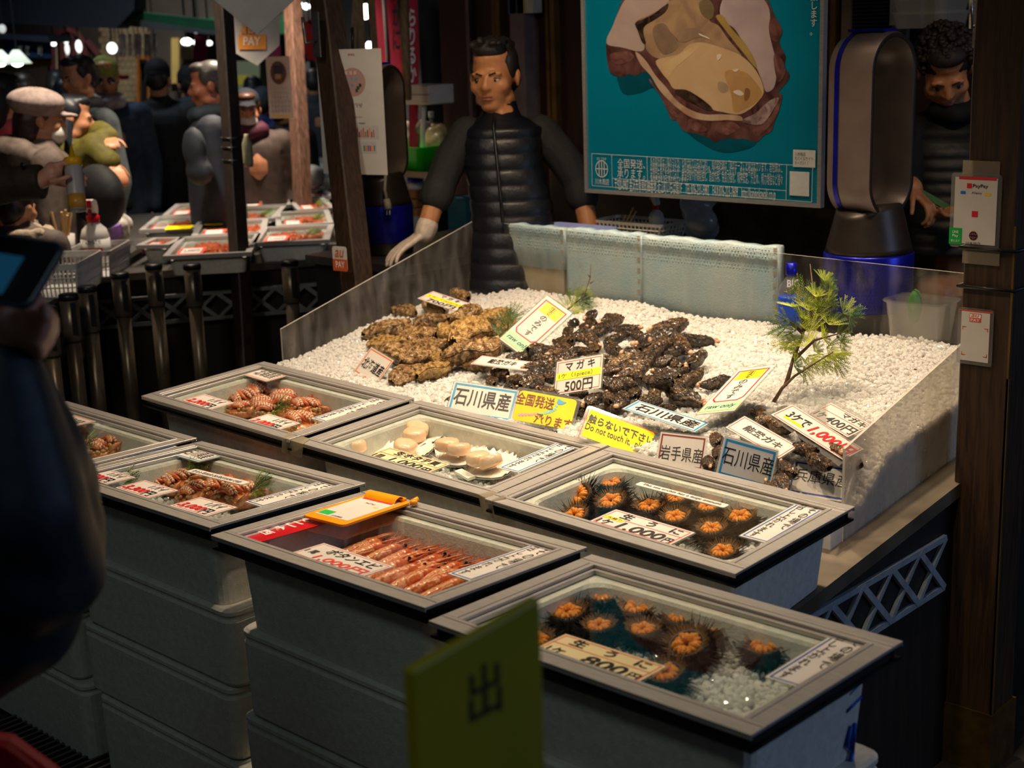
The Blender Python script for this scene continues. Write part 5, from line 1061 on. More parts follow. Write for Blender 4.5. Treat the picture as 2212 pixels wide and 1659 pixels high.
pshape('printed_flesh', [(640, 480), (700, 450), (820, 420), (900, 350), (1000, 330), (1150, 370), (1300, 430), (1400, 520), (1460, 620), (1482, 720), (1430, 800), (1360, 860), (1280, 892), (1150, 870), (1080, 850), (960, 760), (860, 700), (780, 690), (740, 630), (690, 570)], pr('poster_flesh_print', (214, 184, 146), (200, 166, 126), 4), 5)
pshape('printed_gill', [(1110, 130), (1160, 120), (1230, 220), (1330, 330), (1400, 440), (1430, 530), (1400, 510), (1330, 420), (1250, 320), (1180, 230)], pr('poster_gill_print', (182, 156, 92), (166, 140, 84), 8), 5)
pshape('printed_gill_dark', [(790, 705), (880, 700), (1000, 770), (1080, 840), (1050, 858), (920, 800), (830, 750)], pr('poster_dark_print', (34, 24, 22), (84, 66, 54), 30), 6)
pshape('printed_frill', [(1310, 940), (1420, 880), (1520, 790), (1600, 760), (1560, 850), (1480, 960), (1400, 970)], pr('poster_frill_print', (186, 160, 160), (112, 84, 88), 22), 6)
for pts, a_, c_ in (([(1180, 560), (1330, 560), (1420, 640), (1470, 730), (1420, 800), (1330, 850), (1250, 870), (1230, 740)], (196, 156, 104), (186, 146, 96)), ([(690, 500), (800, 440), (900, 380), (980, 360), (900, 440), (800, 520), (740, 600)], (222, 194, 150), (210, 180, 134)),
        ([(1130, 640), (1190, 650), (1210, 700), (1170, 725), (1130, 700)], (166, 148, 122), (178, 154, 120)), ([(800, 300), (860, 230), (960, 220), (1020, 270), (940, 300), (860, 330)], (160, 134, 112), (146, 120, 100)), ([(620, 220), (700, 180), (760, 250), (820, 330), (780, 400), (700, 420), (640, 340)], (150, 128, 104), (130, 108, 90)),
        ([(980, 20), (1060, 0), (1100, 80), (1070, 150), (1000, 110)], (130, 116, 88), (110, 96, 76))):
    pshape('printed_tone', pts, pr('poster_tone_%d' % pts[0][0], a_, c_, 12), 6)
for pts in ([(900, 930), (980, 960), (1040, 1010), (980, 1030), (900, 990)], [(1120, 960), (1240, 950), (1290, 1000), (1200, 1050), (1120, 1020)], [(290, 420), (420, 400), (470, 450), (380, 500), (300, 480)], [(1560, 430), (1620, 460), (1650, 560), (1600, 640), (1570, 560)], [(1530, 180), (1580, 220), (1590, 320), (1540, 300)], [(700, 780), (780, 860), (840, 930), (780, 900), (720, 840)], [(1400, 1000), (1500, 940), (1560, 860), (1590, 760), (1600, 860), (1520, 990), (1430, 1060)], [(600, 620), (660, 720), (640, 700), (590, 630)]):
    pshape('printed_ridge', pts, pr('poster_ridge_print', (148, 104, 98), (92, 56, 56), 20, (.3, .7)), 4)
for q in ([(1120, 430), (1150, 420), (1150, 450), (1125, 470)], [(1245, 715), (1290, 700), (1330, 730), (1300, 745)], [(1240, 545), (1290, 535), (1270, 560)], [(980, 260), (1050, 290), (1060, 305), (990, 275)], [(1340, 690), (1375, 700), (1370, 760), (1335, 780)]):
    pshape('printed_glint' if q[0][0] != 1340 else 'printed_spot', q, pr('poster_glint_print', (240, 230, 214), (226, 214, 196), 8) if q[0][0] != 1340 else pr('poster_spot_print', (132, 92, 58), (150, 108, 70), 8), 8)
WHT = (232, 234, 230)
def ptext(s, l, t, r_, b_, col=WHT, k=7, **kw):
    (xa, za), (xb, zb) = pc(l, b_), pc(r_, t); kw.setdefault('bold', -.004); mb = MB(); put_text(mb, s, xa-x0p, za-z0p, xb-x0p, zb-z0p, .0006*k+.001, MP, **kw); return mb.build('lettering', ink(col), po)
def pline(pts, wd=.0016, col=WHT):
    for a, c_ in zip(pts, pts[1:]):
        p, q = V3((pc(*a)[0], YP_-.005, pc(*a)[1])), V3((pc(*c_)[0], YP_-.005, pc(*c_)[1])); d = (q-p).normalized(); s = V3((-d.z, 0, d.x))*wd/2
        MB().poly([p-s, q-s, q+s, p+s]).build('printed_line', ink(col), po)
pline([(145, 1195), (1715, 1285)]); pline([(145, 1195), (148, 1445)]); pline([(148, 1445), (1858, 1573)]); pline([(1866, 1300), (1858, 1573)]); pline([(300, 1205), (306, 1455)]); pline([(305, 1388), (1658, 1484)]); pline([(575, 1222), (580, 1407)]); pline([(1664, 1283), (1658, 1556)])
ptext('全国発送、', 345, 1243, 560, 1305); ptext('承ります。', 345, 1320, 560, 1385); ptext('川木商店', 172, 1392, 280, 1436, bold=0); ptext('かに うなぎ', 186, 1226, 258, 1246, bold=0)
ptext('冬の真牡蠣は「海のミルク」と呼ばれているのに対し、夏の岩牡蠣は「海のチーズ」と呼ばれています。岩牡蠣はこ', 602, 1266, 1632, 1296, bold=-.012)
ptext('の時期に産卵を迎えるため、白い部分が大きく膨らみ、とてもクリーミです。まさに今が旬！', 602, 1303, 1430, 1332, bold=-.012)
ptext('栄養分も多く含まれており、疲労回復や肝機能強化、造血作用、免疫力強化、精神安定、汗止め、精力増強など様々', 602, 1352, 1632, 1388, bold=-.012); ptext('な効果があると言われています。', 602, 1375, 890, 1402, bold=0)
ptext('〒920-0907 金沢市青草町88番地 近江町いちば館1F　TEL:076-231-5982　FAX:076-223-7609　http://kaninokawaki.co.jp', 326, 1450, 1578, 1500, bold=0)
def pquad(nm, l, t, r_, b_, col, k): (xa, za), (xb, zb) = pc(l, b_), pc(r_, t); MB().poly([(xa, YP_-.0006*k, za), (xb, YP_-.0006*k, za), (xb, YP_-.0006*k, zb), (xa, YP_-.0006*k, zb)]).build(nm, ink(col), po)
pquad('printed_bubble', 1712, 1170, 1888, 1298, WHT, 8); ptext('川木商店', 1728, 1186, 1812, 1212, BK, 10); ptext('モバイルサイト', 1728, 1222, 1872, 1246, BK, 10); ptext('オープン！！', 1728, 1256, 1832, 1280, BK, 10)
pquad('printed_white_square', 1685, 1340, 1840, 1520, WHT, 8)
ptext('致\nし\nま\nす\n。', 1845, -60, 1905, 275, bold=0)
def emblem(cx, cy, rx, rz, M2, parent, m, y=0, wd=.003):   # ring with three uprights and a bar
    mb = MB(); n = 28
    for i in range(n):
        a, c_ = 2*math.pi*i/n, 2*math.pi*(i+1)/n
        mb.poly([(cx+rx*math.cos(a), cy+rz*math.sin(a), y), (cx+rx*math.cos(c_), cy+rz*math.sin(c_), y), (cx+(rx-wd)*math.cos(c_), cy+(rz-wd)*math.sin(c_), y), (cx+(rx-wd)*math.cos(a), cy+(rz-wd)*math.sin(a), y)], M2)
    for k in (-.4, 0, .4):
        h = rz*.82 if k == 0 else rz*.78; mb.poly([(cx+k*rx-wd/2, cy-h, y), (cx+k*rx+wd/2, cy-h, y), (cx+k*rx+wd/2, cy+h, y), (cx+k*rx-wd/2, cy+h, y)], M2)
    mb.poly([(cx-rx, cy-wd/2, y), (cx+rx, cy-wd/2, y), (cx+rx, cy+wd/2, y), (cx-rx, cy+wd/2, y)], M2); return mb.build('emblem', m, parent)
(xa, za), (xb, zb) = pc(176, 1378), pc(272, 1250); emblem((xa+xb)/2-x0p, (za+zb)/2-z0p, (xb-xa)/2, (zb-za)/2, MP, po, ink(WHT), .006)

# ---------------------------------------------------------------- bladeless tower fans
BLUEM = mat('metallic_blue', C(24, 30, 170), .3, .5, C(18, 24, 150), scale=20); BRONZE = mat('bronze_grey_plastic', C(128, 112, 104), .42, .35, C(118, 102, 96), scale=10); DKB = mat('dark_bronze', C(54, 46, 40), .38, .4, C(46, 40, 36), scale=14)
def tower_fan(label, base, axis, s, cable):
    ax = V3(axis); ax.z = 0; ax.normalize(); M = mbasis(base, ZA.cross(-ax)*-1, ax*-1, ZA) @ SCL(s, s, s)   # local -Y = front
    M = Matrix.Translation(base) @ Matrix.Rotation(math.atan2(ax.x, -ax.y), 4, 'Z') @ SCL(s, s, s)
    o = thing('tower_fan', label, 'fan', Matrix.Translation(base), 'bladeless tower fans')
    MB().lathe([(.0, 0), (.118, 0), (.125, .006), (.126, .055), (.128, .06)], 40, M).build('foot', DKB, o, True)
    MB().lathe([(.129, .06), (.131, .064), (.133, .225), (.131, .229), (.128, .23)], 48, M).build('filter_shroud', BLUEM, o, True)
    mb = MB()
    for j in range(13):
        for i in range(84):
            a = 2*math.pi*(i+.5*(j % 2))/84; fr = a % (math.pi/1.5)
            if fr < .32: continue
            mb.add([(.1336*math.cos(a+.010*c_), .1336*math.sin(a+.010*c_), .075+j*.0108+.0028*d_) for c_, d_ in ((-1, -.3), (0, -1), (1, -.3), (1, .3), (0, 1), (-1, .3))], [(0, 1, 2, 3, 4, 5)], M)
    q = mb.build('perforations', mat('dark_hole', C(8, 8, 22), .6, col2=C(12, 12, 28), scale=20), o); q['kind'] = 'stuff'
    lp = []
    for t in range(9):
        u = t/8; r1 = .129*(1-u)+.105*u; r2 = .129*(1-u)+.088*u
        lp.append([(r1*math.cos(2*math.pi*k/40), r2*math.sin(2*math.pi*k/40), .23+.115*u+.035*u*math.sin(2*math.pi*k/40)**2*(1 if t else 0)) for k in range(40)])
    MB().loops(lp, M).build('cone', DKB, o, True)
    def track(hw, hz, y): # racetrack outline in x,z
        pts = []
        for k in range(28): a = math.pi*k/27; pts.append((hw*math.cos(a), y, .60+(hz-hw)+hw*math.sin(a)))
        for k in range(28): a = math.pi+math.pi*k/27; pts.append((hw*math.cos(a), y, .60-(hz-hw)+hw*math.sin(a)))
        return pts
    MB().loops([track(.104, .262, .078), track(.108, .266, .06), track(.110, .268, .0)], M, False, False).build('loop_back', BRONZE, o, True)
    MB().loops([track(.1115, .2695, .052), track(.1115, .2695, .036)], M, False, False).build('blue_band', BLUEM, o, True)
    MB().loops([track(.110, .268, .0), track(.110, .268, -.066), track(.106, .264, -.075)], M, False, False).build('loop_front', BRONZE, o, True)
    MB().loops([track(.106, .264, -.075), track(.100, .258, -.077), track(.092, .250, -.074)], M, False, False).build('front_rim', DKB, o, True)
    MB().loops([track(.092, .250, -.074), track(.072, .230, -.03), track(.074, .232, .05), track(.104, .262, .078)], M, False, False).build('inner_loop', mat('inner_bronze', C(96, 84, 78), .4, .3, C(86, 76, 70), scale=12), o, True)
    MB().bbox((-.03, -.055, .868), (.03, .07, .876), M).build('remote_control', BLUEM, o)
    return o, M
fr_, MR = tower_fan('bladeless blue and bronze fan standing right of the poster', at(1872, 705, 4.28)-V3((0, 0, 0)), (RT*.62-FW*.78), .98, False)
fl_, ML = tower_fan('bladeless blue fan behind the hanging calendar sheet', at(836, 545, 5.45), (-FW*.55+RT*.83), .80, True)
cb_ = at(833, 375, 5.27); mb = MB(); mb.tube([cb_, at(831, 410, 5.27), at(836, 432, 5.27)], .006, 7); mb.tube([at(835, 430, 5.27), at(839, 452, 5.27)], [.012, .016], 8)
mb.build('power_plug', mat('grey_plug', C(150, 144, 134), .5, col2=C(136, 130, 120), scale=30), fl_, True)
mb = MB(); [mb.tube([at(x_, 452, 5.27), at(x_, 464, 5.27)], .0025, 5) for x_ in (836, 842)]; mb.build('plug_pins', STEEL, fl_)
# shelves and work counters behind the ice
zR = at(1872, 705, 4.28).z; zL = at(836, 545, 5.45).z
w1 = thing('work_counter', 'steel work counter behind the ice carrying the fan right of the poster', 'counter', (-2.2, 3.95, 0))
MB().bbox((-2.95, 3.70, zR-.03), (-.9, 4.22, zR)).build('steel_top', STEEL, w1); MB().bbox((-2.93, 3.73, 0), (-.92, 4.2, zR-.03)).build('cabinet', mat('dark_cabinet', C(46, 42, 38), .5, col2=C(36, 33, 30), scale=5), w1)
w2 = thing('work_counter', 'low steel counter beside the seller carrying the fan behind the calendar', 'counter', (-4.1, 3.7, 0))
MB().bbox((-4.28, 3.42, zL-.03), (-3.72, 4.25, zL)).build('steel_top', STEEL, w2); MB().bbox((-4.26, 3.45, 0), (-3.74, 4.23, zL-.03)).build('cabinet', mat('dark_cabinet', C(46, 42, 38), .5, col2=C(36, 33, 30), scale=5), w2)
# right sink splash
sk = thing('steel_sink', 'stained steel sink with tall splash back behind the right fan', 'sink', (-1.6, 4.6, 0))
xs0, xs1 = aty(1985, 480, 4.75).x, aty(2212, 480, 4.75).x+.2
MB().bbox((xs0-.9, 4.74, .6), (xs1, 4.77, aty(2000, 468, 4.75).z)).build('splash_back', STAIN, sk); MB().bbox((xs0-.9, 4.25, .86), (xs1, 4.74, .90)).build('basin_top', STAIN, sk); MB().bbox((xs0-.9, 4.27, 0), (xs1, 4.72, .86)).build('cabinet', mat('dark_cabinet', C(46, 42, 38), .5, col2=C(36, 33, 30), scale=5), sk)
# small things on the work counter, seen through and above the guard
def bottle(label, base, r_, h, m, capm, caph=.03, name='bottle', labelcol=None, txt=None, neck=.35):
    M = Matrix.Translation(base); o = thing(name, label, 'bottle', M)
    MB().lathe([(0, 0), (r_*.96, 0), (r_, .006), (r_, h*.62), (r_*.9, h*.70), (r_*neck, h*.82), (r_*neck, h-caph)], 20, M).build('body', m, o, True)
    MB().lathe([(r_*neck*1.25, h-caph), (r_*neck*1.3, h-caph*.9), (r_*neck*1.25, h), (0, h)], 16, M).build('cap', capm, o, True)
    if labelcol:
        MB().lathe([(r_*1.01, h*.18), (r_*1.02, h*.19), (r_*1.02, h*.54), (r_*1.01, h*.55)], 20, M).build('label', ink(labelcol), o, True)
    return o
bp = at(1708, 700, 4.18); bp.z = zR
bb = bottle('clear bottle with blue cap and blue BIG label left of the right fan', bp, .036, at(1712, 562, 4.18).z-zR, clear_mat('clear_plastic', (.85, .88, .9, 1), haze=.1, rough=.08), BLUEM, .035, labelcol=(24, 70, 190))
Mt = mbasis(bp-FW*.041-RT*.02+V3((0, 0, .14)), RT-V3((0, 0, RT.z)), ZA); mb = MB(); put_text(mb, 'BIG', 0, 0, .036, .022, 0, Mt, bold=.03); mb.build('lettering', ink((230, 230, 236)), bb)
tb = at(1988, 735, 4.05); tb.z = zR; M = Matrix.Translation(tb); o = thing('plastic_tub', 'milky plastic tub behind the clear guard near the right post', 'container', M)
MB().loops([[(x, y, 0) for x, y in rrect(.14, .11, .02)], [(x, y, .115) for x, y in rrect(.165, .13, .02)], [(x, y, .12) for x, y in rrect(.18, .145, .022)], [(x, y, .125) for x, y in rrect(.178, .143, .022)]], M, True, False).build('tub', clear_mat('thin_milky_plastic', (.85, .85, .82, 1), haze=.22, hazecol=(.8, .77, .7, 1), rough=.2), o, True)
mb = MB(); mb.ell((-.02, 0, .10), (.022, .02, .05), M, 8, 6); o2 = mb.build('wasabi_tube', mat('leaf_green', C(60, 130, 60), .5, col2=C(90, 150, 80), scale=40), None, True); prop(o2, 'green tube standing in the milky plastic tub', 'tube')
# white basket, chopsticks, spray bottle, bag, lavender tray behind the boards
WPL = mat('white_plastic', C(214, 208, 198), .4, col2=C(204, 198, 188), scale=20); REDPL = mat('red_plastic_glossy', C(190, 20, 36), .3, col2=C(176, 16, 30), scale=20)
def basket(label, base, w, d, h, m, yaw=0, name='basket'):
    M = Matrix.Translation(base) @ RZ(yaw); o = thing(name, label, 'basket', M)
    mb = MB(); mb.loops([[(x, y, .004) for x, y in rrect(w*.88, d*.88, .02)], [(x, y, 0) for x, y in rrect(w*.88, d*.88, .02)]], M); mb.build('floor', m, o)
    mb = MB(); mb.loops([[(x, y, h*.82) for x, y in rrect(w*.985, d*.985, .02)], [(x, y, h) for x, y in rrect(w, d, .02)], [(x, y, h) for x, y in rrect(w-.012, d-.012, .016)], [(x, y, h*.82) for x, y in rrect(w*.985-.012, d*.985-.012, .016)]], M, False, False); mb.build('rim', m, o)
    mb = MB()
    for k, (x, y) in enumerate(rrect(1, 1, .12, 1)): pass
    nx = max(4, int(w/.018)); ny = max(3, int(d/.018))
    for s in (-1, 1):
        for i in range(nx+1): x = (i/nx-.5)*w*.9; mb.tube([(x*.95, s*d*.44, 0), (x*1.07, s*d*.485, h*.85)], .003, 4, M=M)
        for i in range(ny+1): y = (i/ny-.5)*d*.9; mb.tube([(s*w*.44, y*.95, 0), (s*w*.485, y*1.07, h*.85)], .003, 4, M=M)
    for zz in (.3, .58):
        k = .89+.11*zz; q = rrect(w*k, d*k, .02); mb.tube([(x, y, h*zz) for x, y in q+[q[0]]], .003, 4, M=M)
    mb.build('lattice', m, o); return o
yb = 4.02; bk0 = aty(1380, 508, yb); wB = aty(1455, 508, yb).x-aty(1303, 508, yb).x
sh_ = thing('wall_shelf', 'low shelf under the poster carrying a white basket and a spray bottle', 'shelf', (bk0.x, yb, 0)); zS = aty(1380, 508, yb).z
MB().bbox((bk0.x-.25, yb-.14, zS-.025), (bk0.x+.42, yb+.14, zS)).build('board', STEEL, sh_); [MB().bbox((bk0.x+a, yb-.1, zR), (bk0.x+a+.03, yb+.1, zS-.025)).build('bracket', STEEL, sh_) for a in (-.22, .36)]
basket('small white basket of chopsticks under the poster', V3((bk0.x, yb, zS)), wB, .16, .055, WPL, 0)
for i, (a, b_) in enumerate(((1345, 1368), (1352, 1374), (1340, 1352))):
    p, q = aty(a, 500, yb+.01), aty(b_, 448+8*i, yb+.02); o = MB().tube([p, q], .003, 6).build('chopstick', mat('bare_wood', C(214, 178, 120), .6, col2=C(196, 158, 104), scale=20), None); prop(o, 'pale chopstick standing in the small white basket under the poster', 'chopstick', 'chopsticks under the poster')
def spray_bottle(label, base, h, yaw, lab=None, s=1):
    M = Matrix.Translation(base) @ RZ(yaw) @ SCL(h, h, h); o = thing('spray_bottle', label, 'bottle', Matrix.Translation(base) @ RZ(yaw))
    MB().lathe([(0, 0), (.19, 0), (.2, .02), (.2, .45), (.17, .55), (.075, .64), (.075, .67)], 22, M).build('body', WPL, o, True)
    MB().lathe([(.085, .65), (.09, .66), (.09, .74), (.06, .75)], 18, M).build('collar', REDPL, o, True)
    MB().loops([[(x, y, z) for x, y, z in ((-.16, -.05, .80), (-.16, .05, .80), (-.16, .05, .86), (-.16, -.05, .86))], [(-.05, -.065, .75), (-.05, .065, .75), (-.05, .06, .95), (-.05, -.06, .95)], [(.1, -.06, .80), (.1, .06, .80), (.1, .055, .98), (.1, -.055, .98)], [(.24, -.05, .88), (.24, .05, .88), (.24, .05, .97), (.24, -.05, .97)]], M).build('spray_head', WPL, o)
    MB().bbox((.24, -.05, .88), (.31, .05, .985), M).build('nozzle', REDPL, o)
    MB().tube([(.17, 0, .86), (.2, 0, .78), (.26, 0, .70)], [.03, .028, .015], 6, M=M).build('trigger', REDPL, o, True)
    if lab:
        mb = MB(); mb.lathe([(.202, .12), (.2035, .12), (.2035, .42), (.202, .42)], 22, M); mb.build('label', PAPER, o, True)
    return o
p = aty(1418, 506, yb+.05); p.z = zS; spray_bottle('white and red spray bottle beside the small basket under the poster', p, aty(1420, 428, yb).z-zS, 2.6)
mb = MB(); p = aty(1508, 500, yb); p.z = zS
for k in range(5): mb.ell((p.x+.03*math.sin(k*2), p.y+.02*math.cos(k*3), p.z+.04+.03*k), (.07-.008*k, .05, .05))
o = mb.build('plastic_bag', clear_mat('thin_plastic_bag', (.8, .8, .78, 1), haze=.3, rough=.15), None, True); prop(o, 'crumpled clear plastic bag under the poster beside the spray bottle', 'bag'); remesh(o, .012, 2)
p = aty(1235, 494, 3.76); M = Matrix.Translation(V3((p.x, 3.79, p.z-.03)))
st_ = MB().bbox((-.16, -.05, -(p.z-.03)+.9), (.16, .05, -.001), M)
o = thing('lavender_tray', 'shallow lavender plastic tray standing behind the bubble wrapped boards', 'tray', M)
MB().loops([[(x, y, 0) for x, y in rrect(.27, .10, .03)], [(x, y, .035) for x, y in rrect(.30, .12, .035)], [(x, y, .035) for x, y in rrect(.285, .105, .03)], [(x, y, .006) for x, y in rrect(.26, .09, .03)]], M).build('tray', mat('lavender_plastic', C(150, 160, 220), .35, col2=C(140, 150, 210), scale=20), o, True)
st2 = thing('foam_block', 'plain block under the lavender tray behind the boards', 'box', M @ T(0, 0, 0)); st_.build('block', FOAM, st2)

# ---------------------------------------------------------------- people
def skinmat(n, a, b_): return mat(n, C(*a), .45, col2=C(*b_), scale=25, sss=.12)
SK1 = skinmat('warm_skin', (196, 138, 102), (182, 122, 88)); SK2 = skinmat('tan_skin', (196, 136, 90), (180, 118, 76)); SKH = skinmat('pale_hand_skin', (214, 156, 128), (200, 138, 110))
HAIRM = mat('black_hair', C(20, 16, 15), .6, col2=C(34, 26, 22), scale=160, aniso=(1, 1, .2), bump=.5); EYEW = mat('eye_white', C(186, 178, 170), .35, col2=C(176, 166, 158), scale=40); IRIS = mat('dark_iris', C(28, 18, 14), .12); LIP = skinmat('lip', (160, 92, 76), (146, 82, 68))
def frame_head(c, face, up=ZA, s=1.0):   # local -Y looks along face
    f = V3(face).normalized(); y = -f; z = (V3(up)-y*V3(up).dot(y)).normalized(); x = y.cross(z)
    return Matrix(((x.x, y.x, z.x, c[0]), (x.y, y.y, z.y, c[1]), (x.z, y.z, z.z, c[2]), (0, 0, 0, 1))) @ SCL(s, s, s)
def add_head(mb, H):
    E = lambda c, r_: mb.ell(c, r_, H, 20, 14)
    E((0, .016, .032), (.074, .094, .084)); E((0, -.028, -.018), (.064, .066, .082)); E((0, -.050, -.082), (.036, .034, .030)); E((0, -.02, -.07), (.052, .055, .038))
    for s in (-1, 1):
        E((s*.043, -.052, -.022), (.024, .030, .026)); E((s*.052, -.008, -.068), (.014, .034, .022)); E((s*.028, -.077, .021), (.026, .013, .009)); E((s*.011, -.094, -.024), (.0085, .010, .0075))
        mb.ell((0, 0, 0), (.009, .021, .031), H @ T(s*.077, .012, -.004) @ RZ(s*.35), 10, 8); mb.ell((0, 0, 0), (.007, .013, .02), H @ T(s*.082, .014, .004) @ RZ(s*.35), 8, 6)
        E((s*.031, -.069, .0095), (.0165, .011, .0050)); E((s*.031, -.068, -.0095), (.016, .010, .0045))   # lids
    P = lambda v: H @ V3(v); sc = H.to_scale().x
    mb.cap(P((0, -.086, .012)), P((0, -.101, -.021)), .0085*sc, .0125*sc)
    E((0, -.083, -.0505), (.023, .011, .0058)); E((0, -.082, -.0615), (.020, .011, .0065)); E((0, .0, .065), (.066, .08, .055))
def face_parts(H, root, gaze=0, brow=True, m_lip=True):
    for s in (-1, 1):
        MB().ell((s*.031, -.0695, 0), (.0140, .0145, .0080), H, 14, 10).build('eye', EYEW, root, True)
        MB().ell((s*.031+gaze, -.0805, -.0005), (.0074, .0052, .0078), H, 12, 8).build('iris', IRIS, root, True)
        mb = MB(); mb.tube([H @ V3((s*.012, -.091, .0175)), H @ V3((s*.03, -.0895, .0235)), H @ V3((s*.05, -.073, .0195))], [.0028, .0036, .0016], 6); mb.build('eyebrow', HAIRM, root, True)
        mb = MB(); mb.tube([H @ V3((s*.016, -.083, .003)), H @ V3((s*.031, -.0845, .0075)), H @ V3((s*.047, -.073, .003))], [.0012, .0016, .001], 5); mb.build('upper_lash', HAIRM, root, True)
    if m_lip:
        mb = MB(); mb.ell((0, -.0905, -.0512), (.020, .0055, .0042), H, 14, 8); mb.ell((0, -.0895, -.0605), (.0175, .006, .0048), H, 14, 8); mb.build('lips', LIP, root, True)
def hand(mb, wrist, d, palm, s=1.0, curl=.35, spread=.13, side=1, thumb=.7):
    """wrist point, finger direction d, palm normal; side=+1 puts the thumb along d x palm"""
    d = V3(d).normalized(); n = V3(palm); n = (n-d*n.dot(d)).normalized(); x = d.cross(n)*side
    w = V3(wrist); pc_ = w+d*.05*s
    for k in (-1.5, -.5, .5, 1.5): mb.cap(w+x*k*.011*s, w+d*.085*s+x*k*.019*s, .0125*s, .0105*s, 8)
    for k, l in ((1.5, .072), (.5, .082), (-.5, .076), (-1.5, .058)):
        p = w+d*.088*s+x*k*.0195*s; a = 0; dd = (d+x*spread*k*.6).normalized(); q = p; rr = .0092*s
        for j, f in enumerate((.45, .31, .24)):
            a += curl*(.8+.3*j); v = dd*math.cos(a)+n*math.sin(a); e = q+v*l*f*s; mb.cap(q, e, rr, rr*.9, 8); q = e; rr *= .9
    p = w+d*.025*s+x*.026*s; v = (x*.75+d*.65+n*.25).normalized(); e = p+v*.042*s; mb.cap(p, e, .0135*s, .0108*s, 8); v2 = (x*.35+d*.8+n*(.2+thumb*.5)).normalized(); e2 = e+v2*.032*s; mb.cap(e, e2, .0105*s, .0092*s, 8); mb.cap(e2, e2+(v2+n*.25).normalized()*.02*s, .0092*s, .0078*s, 8)
def cap_hair(mb, H, front=.0, low=0, vol=1.0):
    E = lambda c, r_: mb.ell(c, r_, H, 18, 12)
    E((0, .022, .052), (.078*vol, .092*vol, .075*vol)); E((0, .062, .01+low), (.072*vol, .055*vol, .085)); E((0, -.035, .094), (.058*vol, .05, .030*vol))
    for s in (-1, 1): E((s*.066, .004, .04), (.016, .04, .045)); E((s*.060, .055, .0+low), (.015, .03, .04))
# --- seller in the quilted vest, leaning on the counter
D1 = 5.12
s1 = thing('person', 'young man in a dark quilted vest and grey sleeves leaning on the counter', 'person', V3((at(1100, 480, D1).x, at(1100, 480, D1).y, 0)))
A = lambda x, y, k=0: at(x, y, D1+k)
Hc = A(1068, 168); H1 = frame_head(Hc, (-FW*.93-RT*.30)+V3((0, 0, -.30)), ZA-RT*.02, 1.06)
body = MB(); add_head(body, H1)
nk = H1 @ V3((0, .03, -.08)); body.chain([H1 @ V3((0, .022, -.06)), A(1086, 262, .02)], [.058, .064]); 
for k in range(4): body.ell(tuple(A(1088+k*5, 310+55*k, .05)), (.07, .07, .09))
body.chain([A(1108, 500, .05), A(1112, 640, .05)], [.085, .09]); 
for sx in (-40, 40): body.chain([A(1118+sx, 640, .03), A(1118+sx*1.2, 860, .03), A(1118+sx*1.3, 1070, .03)], [.085, .06, .045])
eL, wL = A(950, 402, .02), A(918, 503, .0); body.chain([A(1022, 300, .04), eL, wL], [.04, .04, .034])
eR, wR = A(1252, 398, .06), A(1278, 520, .02); body.chain([A(1158, 300, .06), eR, wR], [.04, .04, .034])
hand(body, wR, V3((.05, -.1, -1)), -RT, 1.0, .3)
bo = body.build('body', SK2, s1, True); remesh(bo, .0055, 3)
face_parts(H1, s1, -.003)
hr = MB(); cap_hair(hr, H1, vol=1.0); rr2 = random.Random(2)
for k in range(60):
    a = rr2.uniform(-1.1, 1.1); y = rr2.uniform(-.08, .06); hr.ell((.06*math.sin(a), y, .10+.022*math.cos(a)+rr2.uniform(-.006, .012)-max(0, y)*.15), (.013, .02, .009), H1 @ T(0, 0, 0), 6, 5)
remesh(hr.build('hair', HAIRM, s1, True), .006, 1)
SLV = mat('charcoal_sleeve', C(38, 38, 36), .8, col2=C(30, 30, 29), scale=120, bump=.2); VEST = mat('dark_nylon', C(20, 22, 30), .38, col2=C(16, 18, 24), scale=40, bump=.35, bscale=60)
for nm, sh2, el, wr, sgn in (('l', A(1010, 290, .03), eL, wL, -1), ('r', A(1168, 286, .05), eR, wR, 1)):
    mb = MB(); mb.chain([sh2, sh2.lerp(el, .5)+RT*sgn*.012, el], [.066, .062, .058]); e2 = el.lerp(wr, .22); mb.chain([el, e2], [.058, .056]); mb.chain([el.lerp(wr, .1), e2], [.063, .061])
    remesh(mb.build('sleeve', SLV, s1, True), .008, 4)
rows = [(214, 1054, 1114), (232, 1046, 1118), (250, 1036, 1126), (262, 1018, 1150), (275, 1003, 1172), (300, 997, 1172), (354, 1003, 1172), (405, 1010, 1186), (449, 1016, 1196), (500, 1018, 1200), (560, 1016, 1206), (640, 1012, 1212)]
ys = np.linspace(218, 640, 110); xl = np.interp(ys, [a[0] for a in rows], [a[1] for a in rows]); xr = np.interp(ys, [a[0] for a in rows], [a[2] for a in rows]); lp = []
fh = V3((FW.x, FW.y, 0)).normalized(); rh = V3((RT.x, RT.y, 0)).normalized(); bd = (fh*.94+rh*.34).normalized(); bl = V3((bd.y, -bd.x, 0))
for y, a, c_ in zip(ys, xl, xr):
    p, q = A(a, y, .03), A(c_, y, .03); cc = (p+q)/2; hw = (q-p).length/2; dp = min(.125, .060+.0016*max(0, y-236)); k = 1-.045*(1-abs(math.sin(math.pi*(y-262)/33))**.45)*(y > 262); ring_ = []
    for j in range(44):
        an = 2*math.pi*j/44; cs, sn = math.cos(an), math.sin(an); ring_.append(tuple(cc+rh*hw*k*math.copysign(abs(cs)**.8, cs)+fh*dp*k*math.copysign(abs(sn)**.8, sn)))
    lp.append(ring_)
MB().loops(lp[::-1]).build('quilted_vest', VEST, s1, True)
mb = MB(); mb.tube([A(1068, 244, -.062), A(1066, 275, -.085), A(1074, 350, -.118), A(1082, 430, -.12), A(1086, 480, -.12)], .006, 6); mb.build('zip', mat('zip_black', C(12, 12, 14), .4), s1, True)
